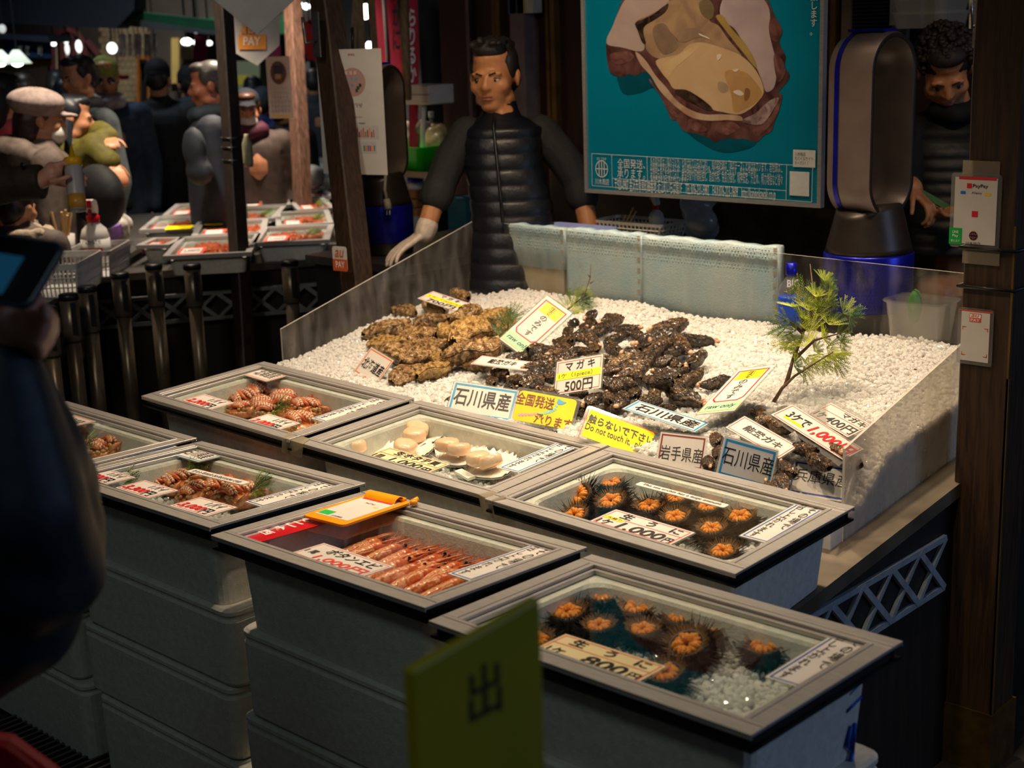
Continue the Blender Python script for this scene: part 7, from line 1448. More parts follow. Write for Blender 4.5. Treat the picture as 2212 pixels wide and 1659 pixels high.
basket('white condiment basket with the spray bottle in it', ontab(214, 588), .33, .2, .11, MILK, cyaw)
basket('white condiment basket nearest the belt posts', ontab(140, 628), .36, .22, .13, WPL, cyaw)
spray_bottle('alcohol spray bottle with red collar and label in the condiment basket', ontab(212, 578), .30, -.75, True); mb = MB()
q = ontab(212, 578); Mt = mbasis(q-FW*.066-RT*.045+V3((0, 0, .07)), V3((RT.x, RT.y, 0)), ZA); sbo = [o for o in bpy.data.objects if o.get('label', '').startswith('alcohol spray')][0]
put_text(mb, 'アルコール製剤', .005, .02, .085, .04, 0, Mt); mb.build('lettering', ink(BK), sbo); mb = MB(); mb.poly([(.0, -.02, -.001), (.09, -.02, -.001), (.09, .004, -.001), (.0, .004, -.001)], Mt); mb.build('red_band', ink((190, 50, 44)), sbo)
spray_bottle('white spray bottle half hidden behind the phone', ontab(85, 570), .2, -.75)
hp = ontab(140, 560)
o = thing('chopstick_cup', 'white cup packed with disposable chopsticks', 'cup', hp); MB().lathe([(0, 0), (.045, 0), (.055, .11), (.052, .11), (.043, .006), (0, .006)], 20, Matrix.Translation(hp)).build('cup', WPL, o, True)
rq = random.Random(9); BW = mat('bare_wood', C(214, 178, 120), .6, col2=C(196, 158, 104), scale=20)
for k in range(16):
    a = rq.uniform(0, 6.28); r0 = rq.uniform(0, .03); p = hp+V3((r0*math.cos(a), r0*math.sin(a), .01)); q = p+V3((rq.uniform(-.06, .07)*RT.x+r0*math.cos(a)*.8, rq.uniform(-.06, .07)*RT.y+r0*math.sin(a)*.8, rq.uniform(.19, .22))); c_ = MB().tube([p, q], [.0055, .0065], 4).build('chopstick_pair', BW, None); prop(c_, 'pair of disposable chopsticks standing in the white cup', 'chopsticks', 'chopsticks in the white cup')
mb = MB(); p = ontab(45, 545)
for k in range(9): c_ = MB().tube([p+V3((.015*k-.06, .01*(k % 3), .0+.004*(k % 2))), p+V3((.015*k-.02, .19, .07))], .006, 4).build('chopstick_pair', BW, None); prop(c_, 'pair of disposable chopsticks in the bundle above the phone', 'chopsticks', 'bundle of chopsticks above the phone')
YCAP = mat('yellow_cap', C(240, 178, 20), .35, col2=C(230, 166, 14), scale=20)
def squeeze(label, M, r_=.035, h=.16, liquid=True):
    o = thing('squeeze_bottle', label, 'bottle', M); MB().lathe([(0, 0), (r_*.96, 0), (r_, .006), (r_, h*.92), (r_*.9, h)], 20, M).build('body', MILK, o, True)
    if liquid: MB().lathe([(r_*1.004, .004), (r_*1.004, h*.34)], 20, M).build('sauce', mat('amber_sauce', C(206, 150, 60), .3, col2=C(196, 140, 52), scale=16), o, True)
    MB().lathe([(r_*1.04, h*.98), (r_*1.06, h*1.12), (r_*.9, h*1.16), (r_*.34, h*1.18), (r_*.14, h*1.42), (0, h*1.43)], 20, M).build('cap', YCAP, o, True); return o
squeeze('yellow capped squeeze bottle half hidden behind the phone', Matrix.Translation(ontab(110, 578)), .035, .13)
o = thing('purple_box', 'purple carton on the condiment table', 'box', ontab(262, 545)); M = mbasis(ontab(240, 550)+V3((0, 0, .06)), cdir, cn); MB().bbox((0, 0, 0), (.26, .12, .05), M).build('carton', mat('purple_card', C(110, 40, 170), .4, col2=C(96, 30, 150), scale=10), o); MB().bbox((.01, .005, -.06), (.25, .115, -.001), M).build('carton_base', mat('pinkish_tub', C(206, 160, 140), .4, col2=C(190, 144, 126), scale=14), o)
mb = MB(); p = ontab(245, 530); rq = random.Random(3)
for k in range(8): mb.ell((p.x+rq.uniform(-.08, .08), p.y+rq.uniform(-.08, .08), p.z+.05+rq.uniform(0, .08)), (.06, .06, .05), None, 8, 6)
o = mb.build('white_cloth', WPL, None, True); prop(o, 'crumpled white cloth behind the spray bottle', 'cloth'); remesh(o, .014, 2)
# belt posts
POLE = mat('dark_chrome', C(112, 98, 80), .3, .45, C(90, 78, 62), scale=14)
for i, (px, py, hh, lab) in enumerate(((147, 634, .93, 'belt post second from the left, nearest the basket'), (187, 617, .93, 'belt post third from the left, with a pale scratch'), (258, 588, .93, 'belt post left of the dark gap, beside the condiment table'), (331, 569, .93, 'belt post in front of the left end of the crab stall lattice'), (414, 569, .93, 'belt post in the middle of the lattice with belt end'), (625, 561, .93, 'belt post between the two left timber posts'), (100, 662, .93, 'leftmost belt post, behind the hand with the phone'))):
    b_ = atz(px, py, hh); M = Matrix.Translation((b_.x, b_.y, 0)); k = (b_-CAM).dot(FW)/5.2; o = thing('belt_post', lab, 'post', M, 'belt barrier posts')
    MB().lathe([(0, 0), (.15, 0), (.15, .012), (.05, .03), (.026, .035)], 24, M).build('base', BLACKP, o, True); MB().lathe([(.027, .03), (.027, hh-.17)], 20, M).build('tube', POLE, o, True); MB().lathe([(.033, hh-.175), (.034, hh-.17), (.034, hh-.02)], 20, M).build('head_sleeve', POLE, o, True); MB().lathe([(.036, hh-.022), (.036, hh-.004), (.03, hh), (0, hh)], 20, M).build('cap', BLACKP, o, True)
    d = V3((CAM.x-b_.x, CAM.y-b_.y, 0)).normalized(); s = V3((-d.y, d.x, 0)); c_ = V3((b_.x, b_.y, hh-.09))+(d*.9+s*.35).normalized()*.032; MB().box((0, 0, 0), (.018, .012, .12), mbasis(c_, s, d, ZA) if False else Matrix.Translation(c_) @ RZ(math.atan2(s.y, s.x))).build('belt_slot', BLACKP, o)
# long steel trough under the neighbour posts is hidden; floor grate by the stacks
gr = thing('floor_grate', 'dark steel drain grate on the floor left of the foam boxes', 'grate', atz(110, 1590, 0)); p = atz(40, 1580, 0); q = atz(205, 1605, 0)
Mg = mbasis((-3.55, 1.50, .001), XA, YA)
MB().bbox((0, 0, 0), (.75, .26, .004), Mg).build('pit', mat('pit_black', C(6, 6, 6), .8), gr)
for k in range(26): MB().bbox((.01+k*.028, 0, .004), (.019+k*.028, .26, .018), Mg).build('bar', STEEL, gr)
# ---------------------------------------------------------------- the crowd
def cloth(n, c, s=.75, b_=.3): return mat('cloth_'+n, C(*c), s, col2=C(*[int(x*.78) for x in c]), scale=22, bump=b_, bscale=30)
def figure(label, px, pytop, d, face, coat, pants, skin=SK1, hair=(22, 18, 17), hat=None, hs=1.0, turn=0, arms=None, hood=None, scarf=None, long=False, extra=None, hairlong=False, bulk=1.0, lean=(0, 0), mask=False):
    top = at(px, pytop, d); Hh = top.z; f = V3(face); f.z = 0; f.normalize(); x = V3((-f.y, f.x, 0))   # x = person's left
    if f.cross(x).z < 0: x = -x
    base = V3((top.x, top.y, 0)); o = thing('person', label, 'person', base); sH = .96*hs; hc = base+ZA*(Hh-.118*sH-(.02 if hat else 0))+f*lean[0]+x*lean[1]
    P = lambda a, b_, z: base+x*a+f*b_+ZA*(z*Hh)
    H = frame_head(hc, f*math.cos(turn)+x*math.sin(turn)+ZA*-.12, ZA, sH)
    body = MB(); add_head(body, H); body.chain([H @ V3((0, .02, -.06)), P(0, 0, .83)], [.055, .06]); body.ell(tuple(P(0, 0, .72)), (.15, .11, .17)); body.ell(tuple(P(0, 0, .58)), (.14, .105, .16))
    for s in (-1, 1): body.chain([P(s*.085, 0, .5), P(s*.09, .01, .28), P(s*.095, -.01, .05), P(s*.1, .1, .025)], [.08, .06, .042, .04])
    jt = []
    for s in (-1, 1):
        a = (arms or {}).get(s); sh = P(s*.175*bulk, 0, .80); el = P(s*.225*bulk, -.02, .62) if not a else a[0]; wr = P(s*.20*bulk, .05, .48) if not a else a[1]
        jt.append((sh, el, wr)); body.chain([sh, el, wr], [.048, .04, .031]); hand(body, wr, (wr-el), -x*s if not a else V3((0, 0, -1)), .95, .35, .1, 1)
    remesh(body.build('body', skin, o, True), .0095, 2)
    face_parts(H, o, m_lip=not mask)
    ct = MB(); zb = .46 if not long else .34
    for z in np.linspace(zb, .765, 22): ct.cap(P(-.07*bulk, 0, z), P(.07*bulk, 0, z), (.128-.02*(z-.5))*bulk, None, 14)
    ct.chain([P(-.15*bulk, 0, .795), P(0, -.01, .815), P(.15*bulk, 0, .795)], [.075, .085, .075]); ct.chain([P(0, -.02, .83), P(0, -.01, .845)], [.085, .075])
    for sh, el, wr in jt: ct.chain([sh, el, el.lerp(wr, .93)], [.078*bulk, .066*bulk, .056*bulk])
    if hood: ct.chain([P(-.10, -.10, .83), P(0, -.15, .835), P(.10, -.10, .83)], [.07, .085, .07])
    remesh(ct.build('coat', coat, o, True), .013, 3)
    pt = MB()
    pt.ell(tuple(P(0, 0, .5)), (.16, .12, .1))
    for s in (-1, 1): pt.chain([P(s*.085, 0, .5), P(s*.09, .01, .28), P(s*.095, -.01, .06)], [.098, .08, .068])
    remesh(pt.build('trousers', pants, o, True), .015, 2)
    for s in (-1, 1): m_ = MB(); m_.chain([P(s*.095, -.02, .03), P(s*.1, .13, .022)], [.05, .042]); remesh(m_.build('shoe', cloth('shoe', (30, 28, 28)), o, True), .012, 1)
    hm = mat('hair_%d_%d' % (hair[0], hair[1]), C(*hair), .45, col2=C(*[int(v*1.5) for v in hair]), scale=90)
    hr = MB(); cap_hair(hr, H, low=-.05 if hairlong else 0, vol=1.0)
    if hairlong: hr.chain([H @ V3((0, .06, 0)), H @ V3((0, .075, -.12))], [.075, .06])
    remesh(hr.build('hair', hm, o, True), .010, 2)
    if hat:
        kind, col = hat; hm2 = cloth('hat_%d_%d' % (col[0], col[2]), col, .85); mb = MB()
        if kind == 'beanie': mb.ell((0, .018, .062), (.084, .10, .085), H, 18, 12); mb.ell((0, .018, .03), (.088, .104, .03), H, 18, 8)
        elif kind == 'cap': mb.ell((0, .018, .07), (.083, .10, .07), H, 18, 12); mb.ell((0, -.10, .055), (.06, .07, .010), H, 14, 6)
        else: mb.ell((0, .03, .085), (.125, .135, .07), H, 20, 12); mb.ell((0, .02, .045), (.10, .115, .04), H, 18, 8); mb.ell((0, -.11, .035), (.07, .06, .012), H, 14, 6)
        remesh(mb.build('hat', hm2, o, True), .010, 3)
    if mask: mb = MB(); mb.ell((0, -.062, -.055), (.060, .052, .052), H, 16, 10); mb.build('face_mask', WPL, o, True)
    if scarf: mb = MB(); mb.chain([P(-.07, .05, .85), P(0, .08, .845), P(.07, .05, .85), P(.06, -.05, .855), P(-.06, -.05, .855), P(-.07, .05, .85)], [.045]*6); remesh(mb.build('scarf', cloth('scarf_%d' % scarf[0], scarf), o, True), .012, 2)
    return o, P, H, jt
cR, cL = V3((RT.x, RT.y, 0)).normalized(), -V3((RT.x, RT.y, 0)).normalized(); cF = V3((FW.x, FW.y, 0)).normalized()
BLK = cloth('black', (18, 18, 20)); NVY = cloth('navy', (13, 21, 36)); DNM = cloth('denim', (44, 62, 82)); GRY = cloth('greygreen', (70, 78, 80)); OLV = cloth('olive', (96, 88, 20)); TAU = cloth('taupe', (104, 88, 78)); TEALC = cloth('teal', (16, 52, 60)); DKT = cloth('darktrouser', (20, 22, 26)); REDC = cloth('red', (120, 16, 34)); BRNC = cloth('brown', (70, 52, 44))
# woman in the newsboy cap
figure('woman in a pale pink newsboy cap and taupe hooded coat, left', 84, 196, 6.5, cF*.35+cR*.95, TAU, DKT, hat=('news', (160, 140, 132)), hair=(40, 26, 20), hood=True, hairlong=True, bulk=1.08, mask=True)
dA = 6.9; o, P, H, jt = figure('woman in an olive coat holding out her arm, dark hair', 152, 206, dA, cR*.95+cF*.25, OLV, DKT, hair=(16, 18, 24), hairlong=True, bulk=1.1, arms={-1: (at(205, 318, dA-.15), at(235, 350, dA-.2)), 1: (at(215, 292, dA+.1), at(232, 300, dA-.1))})
mb = MB(); mb.tube([at(150, 260, dA-.2), at(146, 330, dA-.22), at(170, 400, dA-.15)], .02, 6, flat=.3); mb.build('bag_strap', NVY, o)
mb = MB(); mb.ell((0, 0, 0), (.17, .09, .15), Matrix.Translation(at(215, 425, 6.5)), 14, 10); o = mb.build('shoulder_bag', BLK, None, True); prop(o, 'black bulging shoulder bag below the olive sleeve', 'bag'); remesh(o, .02, 3)
figure('tall bearded man in a grey green jacket looking down', 165, 122, 7.7, cL*.6-cF*.7, GRY, DKT, hs=1.02, bulk=1.08, scarf=(14, 14, 16))
o, P, H, jt = figure('woman in a yellow green beanie and dark sunglasses, denim jacket', 222, 122, 8.5, -cF*.9+cR*.25, DNM, DKT, hat=('beanie', (150, 156, 70)), hair=(150, 110, 60), hairlong=True, scarf=(200, 190, 190))
for s in (-1, 1): MB().ell((s*.031, -.088, .002), (.026, .008, .018), H, 12, 8).build('sunglass_lens', EYE, o, True)
figure('man in black beanie and black jacket seen from behind', 338, 127, 9.0, cF, BLK, DKT, hat=('beanie', (14, 14, 18)), bulk=1.12)
figure('person in a dark teal hooded coat behind the black beanie man', 405, 142, 9.8, cF*.8+cL*.4, TEALC, DKT, hat=('beanie', (12, 14, 18)), hood=True)
o, P, H, jt = figure('older man with cropped hair in a navy jacket, profile to the left', 446, 134, 7.3, cL*.95-cF*.2, NVY, NVY, hair=(52, 48, 46), hs=1.05, bulk=1.15, scarf=(40, 54, 62), skin=skinmat('ruddy_skin', (178, 112, 84), (160, 96, 70)))
mb = MB(); mb.ell((0, 0, 0), (.08, .05, .11), Matrix.Translation(at(420, 322, 7.0)), 14, 10); mb.ell((0, 0, -.08), (.10, .05, .07), Matrix.Translation(at(428, 335, 7.0)), 14, 10); o = mb.build('sling_bag', cloth('slate', (14, 24, 34)), None, True); prop(o, 'slate blue bag against the navy jacket, by the dark post', 'bag'); remesh(o, .02, 3)
figure('masked woman in a dark hat and burgundy scarf right of the dark post', 530, 190, 8.0, -cF*.9+cR*.2, BRNC, DKT, hat=('cap', (26, 28, 40)), mask=True, scarf=(80, 16, 44), hair=(60, 36, 22), hs=.95)
figure('person with brown bob hair and white mask at far left', 42, 160, 8.8, cL*.5+cF*.6, BLK, DKT, hair=(44, 32, 26), hairlong=True, mask=True)
figure('person in a deep red coat at the left edge', 4, 160, 7.2, cR*.4+cF*.8, REDC, DKT, hair=(18, 18, 20), hairlong=True)
figure('dark haired man seen from behind, left of the bearded man', 122, 152, 10, cF, NVY, DKT, hair=(30, 26, 24))
figure('short person with black hair before the bearded man', 140, 170, 8.9, cF*.9+cR*.2, BLK, DKT, hair=(16, 16, 18), hs=.95)
figure('person in a bright blue jacket right of the dark post, far back', 565, 188, 10.5, cF, cloth('blue', (24, 44, 110)), DKT, hair=(26, 26, 28), hat=('beanie', (60, 66, 76)))
figure('person in black between the post and the small calendar', 545, 165, 11.5, cF, BLK, DKT, hair=(16, 16, 18))
figure('dark coated person seen under the small calendar', 612, 205, 9.6, cF*.7+cR*.5, BLK, DKT, hair=(20, 18, 18))
figure('person in a grey coat behind the far crab trays', 676, 150, 12, cF, cloth('ash', (60, 62, 68)), DKT, hair=(30, 28, 28))
# the hand with the squeeze bottle and the person it belongs to
dS = 5.6
o = thing('person', 'person reaching in from the left with a squeeze bottle, brown sleeve', 'person', V3((at(-70, 400, dS).x, at(-70, 400, dS).y, 0)))
body = MB(); Hs = frame_head(at(-120, 150, dS), cR, ZA, 1.0); add_head(body, Hs); body.chain([Hs @ V3((0, .02, -.06)), at(-110, 290, dS)], [.055, .06])
for y in (340, 430, 520): body.ell(tuple(at(-110, y, dS)), (.15, .13, .14))
for k in (-1, 1): body.chain([at(-110+30*k, 560, dS), at(-110+30*k, 760, dS), at(-110+30*k, 960, dS)], [.085, .06, .05])
ws = at(90, 390, dS-.28); body.chain([at(-90, 330, dS), at(-30, 412, dS-.2), ws], [.05, .042, .032])
q_ = lambda x, y, k=-.28: at(x, y, dS+k)
body.chain([q_(90, 390), q_(114, 374)], [.033, .036]); body.chain([q_(112, 364), q_(126, 364)], [.026, .018])
for ch in ([(118, 358, -.29), (136, 352, -.29), (153, 355, -.28)], [(126, 368, -.26), (152, 366, -.225), (176, 374, -.225), (186, 386, -.25)], [(122, 380, -.26), (150, 382, -.225), (174, 390, -.225), (184, 400, -.25)], [(118, 394, -.27), (140, 400, -.235), (160, 404, -.225)], [(112, 392, -.315), (132, 388, -.33), (149, 381, -.325)]):
    body.chain([q_(*c_) for c_ in ch], [.0125, .0105, .0095, .009][:len(ch)])
remesh(body.build('body', SKH, o, True), .006, 2); face_parts(Hs, o); hr = MB(); cap_hair(hr, Hs); remesh(hr.build('hair', HAIRM, o, True), .012, 1)
SLB = cloth('darkbrown', (52, 44, 28)); mb = MB(); mb.chain([at(-95, 330, dS), at(-40, 408, dS-.2), at(48, 396, dS-.26)], [.10, .08, .064]); mb.tube([at(44, 396, dS-.26), at(92, 392, dS-.27)], .066, 16)
for y in (340, 420, 500, 580): mb.ell(tuple(at(-110, y, dS)), (.2, .17, .14))
remesh(mb.build('coat', SLB, o, True), .010, 2); MB().ell(tuple(at(48, 357, dS-.33)), (.013, .006, .011), None, 10, 8).build('button', EYE, o, True)
qb = at(168, 455, dS-.28); up_ = (at(157, 350, dS-.26)-qb).normalized(); xq = V3((RT.x, RT.y, 0)).normalized(); zq = up_; yq = zq.cross(xq).normalized(); xq = yq.cross(zq); M = Matrix(((xq.x, yq.x, zq.x, qb.x), (xq.y, yq.y, zq.y, qb.y), (xq.z, yq.z, zq.z, qb.z), (0, 0, 0, 1)))
squeeze('yellow capped squeeze bottle of amber sauce held in the hand', M, .033, .172)
o, P, H, jt = figure('child in a fluffy beige collar at the left, below the brown sleeve', 30, 398, 5.9, cF*.9+cR*.3, TAU, DKT, hair=(36, 24, 18), hs=.92, bulk=.9)
mb = MB(); rq = random.Random(8)
for k in range(90):
    a = rq.uniform(0, 6.28); p = P(.12*math.cos(a), .10*math.sin(a), .80+rq.uniform(-.05, .04)); mb.ell(tuple(p), (.035, .035, .035), None, 7, 5)
remesh(mb.build('fluffy_collar', mat('fleece', C(196, 176, 150), .9, col2=C(170, 148, 122), scale=60, bump=.8), o, True), .012, 1)

# ---------------------------------------------------------------- shops across the aisle
def q3(a, b_, d): return at(a, b_, d)
def slab(name, label, cat, px4, d, m, th=.12, kind=None, parent=None):
    P = [at(x, y, d) for x, y in px4]; n = V3((FW.x, FW.y, 0)).normalized()*th; mb = MB(); mb.loops([[tuple(p) for p in P], [tuple(p+n) for p in P]]); o = mb.build(name, m, parent); prop(o, label, cat, kind=kind); return o
DF = 14.0
slab('wall_left', None, None, [(-120, 520), (700, 420), (700, -80), (-120, -80)], DF+1.2, mat('plaster_far', C(84, 76, 66), .8, col2=C(66, 60, 54), scale=2), .2, 'structure')
slab('wall_far', None, None, [(560, 420), (960, 420), (960, -80), (560, -80)], 17, WALLD, .2, 'structure')
BRK = mat('beige_brick_plaster', C(168, 148, 116), .8, col2=C(140, 120, 92), scale=5)
o = thing('brick_front', 'beige brick shop front behind the crowd', 'wall', at(262, 240, DF+.9)); 
for j in range(15):
    for i in range(9):
        x = 214+i*11.6+(j % 2)*5.5; y = 55+j*13; P = [at(a, b_, DF+.9) for a, b_ in ((x, y+12), (x+10.6, y+12), (x+10.6, y), (x, y))]; n = FW*.05
        MB().loops([[tuple(p) for p in P], [tuple(p+n) for p in P]]).build('brick', BRK, o)
slab('dark_fascia', 'blue black fascia beam across the top left', 'beam', [(-100, 44), (250, 62), (290, 20), (290, -80), (-100, -80)], 11.5, mat('blue_black_paint', C(24, 34, 50), .6, col2=C(18, 26, 40), scale=3), .4)
slab('green_awning', 'green awning over the shops behind the dark post', 'awning', [(262, 40), (480, 70), (480, 46), (262, 22)], 11.8, mat('green_canvas', C(10, 110, 64), .7, col2=C(8, 92, 54), scale=4), .5)
slab('green_awning', 'green awning seen right of the dark post, with white edge', 'awning', [(380, 68), (640, 74), (640, 30), (400, 40)], DF+.7, mat('green_canvas', C(10, 110, 64), .7, col2=C(8, 92, 54), scale=4), .5)
slab('awning_valance', 'pale grey valance under the green awning', 'awning', [(250, 54), (470, 76), (470, 68), (262, 38)], 11.7, mat('pale_valance', C(96, 98, 96), .7, col2=C(80, 82, 80), scale=4), .05)
NOR = mat('navy_curtain', C(16, 46, 86), .8, col2=C(12, 36, 70), scale=6); o = slab('shop_curtain', 'navy shop curtain with pale characters at the left', 'curtain', [(8, 122), (110, 126), (108, 90), (8, 76)], 11, NOR, .03)
for i, (px, ch) in enumerate(((42, '近'), (58, '江'), (86, '町'))): mb = MB(); Mx = mbasis(at(px-4, 120, 10.95), RT, UP); put_text(mb, ch, 0, 0, .035, .075, 0, Mx); mb.build('lettering', ink((170, 160, 140)), o)
slab('awning_edge', 'dark blue awning front above the navy curtain', 'awning', [(-20, 82), (108, 92), (104, 78), (-20, 72)], 10.9, mat('blue_black_paint', C(24, 34, 50), .6), .6)
slab('yellow_drape', 'olive yellow drape under the navy curtain', 'curtain', [(-20, 158), (108, 142), (110, 126), (-20, 124)], 11.2, mat('yellow_drape', C(110, 90, 14), .8, col2=C(84, 70, 10), scale=9), .04)
def shade_lamp(label, px, py, d, s=1.0):
    p = at(px, py, d); M = Matrix.Translation(p) @ SCL(s, s, s); o = thing('pendant_lamp', label, 'lamp', Matrix.Translation(p), 'pendant lamps at the left stall')
    MB().lathe([(.02, .07), (.03, .06), (.095, -.02), (.092, -.02), (.026, .055)], 20, M).build('lamp_shade', mat('glowing_shade', C(240, 236, 210), .4, emit=(.8, .95, .8, 1), estr=.9), o, True); MB().ell((0, 0, 0), (.045, .045, .04), M, 12, 8).build('bulb', mat('pendant_glow', (1, 1, 1, 1), .4, emit=(.92, 1, .9, 1), estr=7), o, True); MB().tube([V3(p)+V3((0, 0, .06)), V3((p.x, p.y, 5.0))], .006, 5).build('cord', BLACKP, o)
shade_lamp('bright pendant lamp second from the left edge', 37, 131, 9.5); shade_lamp('bright pendant lamp at the left edge', 0, 131, 9.5)
RA = mat('dark_red_arch', C(96, 24, 30), .6, col2=C(80, 18, 26), scale=6)
o = thing('arched_window', 'arched shop window with dark red bars at the left', 'window', at(145, 180, DF)); 
for pts in ([(114, 195), (112, 100), (128, 78), (148, 68), (166, 74), (180, 96), (186, 130)], [(136, 190), (132, 74)], [(160, 160), (156, 70)], [(188, 90), (214, 122)]): MB().tube([at(x, y, DF+.3) for x, y in pts], .045, 5).build('bar', RA, o)
slab('lit_pane', None, None, [(116, 195), (182, 195), (178, 84), (120, 84)], DF+.7, mat('cream_panel', C(150, 136, 108), .7, emit=(1, .85, .6, 1), estr=.12, col2=C(130, 116, 90), scale=6), .04, None, o)
for px, py, d, rx, rz, st, lab in ((242, 104, 12, .075, .085, 6, 'glowing square lantern before the beige brick front'), (116, 95, 12.5, .04, .03, 9, 'small blue white spot lamp left of the arch'), (143, 90, 12.5, .035, .03, 5, 'small spot lamp at the arch top'), (170, 100, 12.6, .05, .1, 4, 'oval lamp in the arched window, right'), (145, 106, 12.6, .035, .09, 2.5, 'oval lamp in the arched window, left'), (403, 90, 12.6, .09, .06, 9, 'bright white lamp under the awning left of the post'), (424, 92, 12.6, .05, .05, 7, 'second bright white lamp beside the first under the awning'), (452, 93, 12.6, .05, .04, 6, 'white lamp just left of the dark post'), (425, 69, 12.4, .05, .02, 4, 'narrow lamp at the awning edge'), (645, 8, 10, .05, .03, 8, 'lamp between the post tops, upper'), (662, 14, 10, .05, .04, 10, 'lamp between the post tops, lower'), (5, 62, 11, .05, .06, 1.2, 'pale lit sign at the upper left corner')):
    p = at(px, py, d); o = thing('lamp', lab, 'lamp', p); MB().ell(tuple(p), (rx*.55, rx*.55, rz*.55), None, 12, 8).build('globe', mat('globe_%d_%d' % (px, py), (1, 1, 1, 1), .4, emit=(.95, 1, .95, 1), estr=st*.45), o, True); MB().tube([p+V3((0, 0, rz*.5)), V3((p.x, p.y, 5.0))], .008, 5).build('mount', BLACKP, o)
struct('ceiling', MB().bbox((-24, 1.5, 5.0), (-5.5, 20, 5.1)), WALLD)
def hang(o, P): c_ = sum((V3(p) for p in P), V3())/len(P); t_ = max(p.z for p in P)-.01; MB().tube([V3((c_.x, c_.y, t_)), V3((c_.x, c_.y, 5.0))], .005, 4).build('cord', BLACKP, o)
SQ = mat('dried_squid', C(176, 156, 150), .6, col2=C(120, 100, 98), scale=20)
rq = random.Random(6)
for k in range(8):
    x = 258+k*11+rq.uniform(-2, 2); P = [at(x-3.5, 74, 12.2), at(x-4.5, 108+rq.uniform(-5, 12), 12.2), at(x, 122+rq.uniform(-5, 6), 12.2), at(x+4, 106+rq.uniform(-5, 10), 12.2), at(x+3, 72, 12.2)]; o = MB().loops([[tuple(p) for p in P], [tuple(p+FW*.03) for p in P]]).build('dried_squid', SQ, None); hang(o, P); prop(o, 'pale dried squid hanging in a row above the crowd', 'squid', 'dried squid hanging in a row')
OR_ = mat('orange_door_wood', C(176, 110, 40), .6, col2=C(150, 90, 30), scale=8); o = thing('doorway', 'orange framed doorway behind the black beanie man', 'door', at(305, 220, DF+.5))
for a in ((294, 122, 300, 260), (318, 122, 324, 260), (294, 118, 324, 128)): P = [at(x, y, DF+.5) for x, y in ((a[0], a[3]), (a[2], a[3]), (a[2], a[1]), (a[0], a[1]))]; MB().loops([[tuple(p) for p in P], [tuple(p+FW*.08) for p in P]]).build('frame_board', OR_, o)
P = [at(x, y, DF+.62) for x, y in ((300, 260), (318, 260), (318, 128), (300, 128))]; MB().loops([[tuple(p) for p in P], [tuple(p+FW*.05) for p in P]]).build('dark_panel', BLACKP, o)
for px4, col, lab, st in (([(418, 130), (446, 130), (446, 78), (420, 78)], (150, 10, 70), 'magenta hanging cloth left of the dark post', 0), ([(390, 128), (416, 128), (416, 102), (390, 98)], (190, 170, 140), 'cream paper notice left of the magenta cloth', 0), ([(370, 180), (386, 180), (386, 82), (370, 82)], (190, 160, 90), 'lit ochre panel left of the notices', .25), ([(500, 220), (560, 220), (560, 132), (500, 132)], (150, 160, 130), 'lit display fridge right of the dark post', .22), ([(502, 182), (545, 182), (545, 162), (502, 162)], (220, 200, 60), 'yellow lit label on the display fridge', .2), ([(576, 130), (606, 130), (606, 98), (580, 104)], (160, 20, 70), 'magenta flag behind the pennant', 0), ([(640, 240), (672, 200), (668, 132), (646, 140)], (190, 180, 170), 'pale hanging cloth right of the weathered post', .0), ([(236, 172), (276, 172), (278, 162), (236, 162)], (190, 26, 34), 'red rim of a basket display behind the crowd', 0)):
    o = slab('lit_shop_panel' if st else 'hanging_cloth', lab, 'panel' if st else 'cloth', px4, 12.4 if st == 0 else DF+1.14, mat('shopcol_%d_%d' % (col[0], px4[0][0]), C(*col), .7, col2=C(*[int(c_*.85) for c_ in col]), scale=6, emit=C(*col) if st else None, estr=st), .03)  # shop panels and fridge front, their glow put into the material
    if not st: hang(o, [at(x, y, 12.4) for x, y in px4])
# stock behind the far crab trays
p = at(592, 386, 8.6); mb = MB(); rq = random.Random(2)
for k in range(9): mb.ell((p.x+rq.uniform(-.16, .16), p.y+rq.uniform(-.16, .16), p.z+rq.uniform(-.03, .06)), (.1, .1, .06), None, 8, 6)
o = mb.build('ice_bags', WPL, None, True); prop(o, 'white wrapped bundle behind the crab trays right of the dark post', 'bundle'); remesh(o, .02, 2)
slab('purple_tray', 'purple tray edge under the white wrapped bundle', 'tray', [(530, 418), (592, 414), (592, 406), (530, 408)], 8.4, mat('purple_card', C(110, 40, 170), .4), .3)
slab('dark_scale', 'dark box shaped scale beside the weathered post', 'scale', [(604, 412), (626, 412), (624, 382), (606, 384)], 8.3, BLACKP, .15)
far = thing('far_counter', 'farther seafood counter with pale trays beyond the weathered post', 'counter', at(660, 380, 9.6))
for k, (x0_, x1_, y) in enumerate(((560, 712, 388), (585, 712, 372), (600, 712, 356), (620, 712, 344))): P = [at(a, b_, 9.6+.5*k) for a, b_ in ((x0_, y+9), (x1_, y+6), (x1_, y-4), (x0_+8, y-2))]; MB().loops([[tuple(p) for p in P], [tuple(p-V3((0, 0, .05))) for p in P]]).build('tray', ALU if k % 2 else WPL, far)
P = [at(a, b_, 9.8) for a, b_ in ((560, 400), (712, 396))]; MB().loops([[tuple(P[0]), tuple(P[1]), tuple(P[1]+cF*2), tuple(P[0]+cF*2)], [(p.x, p.y, 0) for p in (P[0], P[1], P[1]+cF*2, P[0]+cF*2)]]).build('counter_body', WALLD, far)
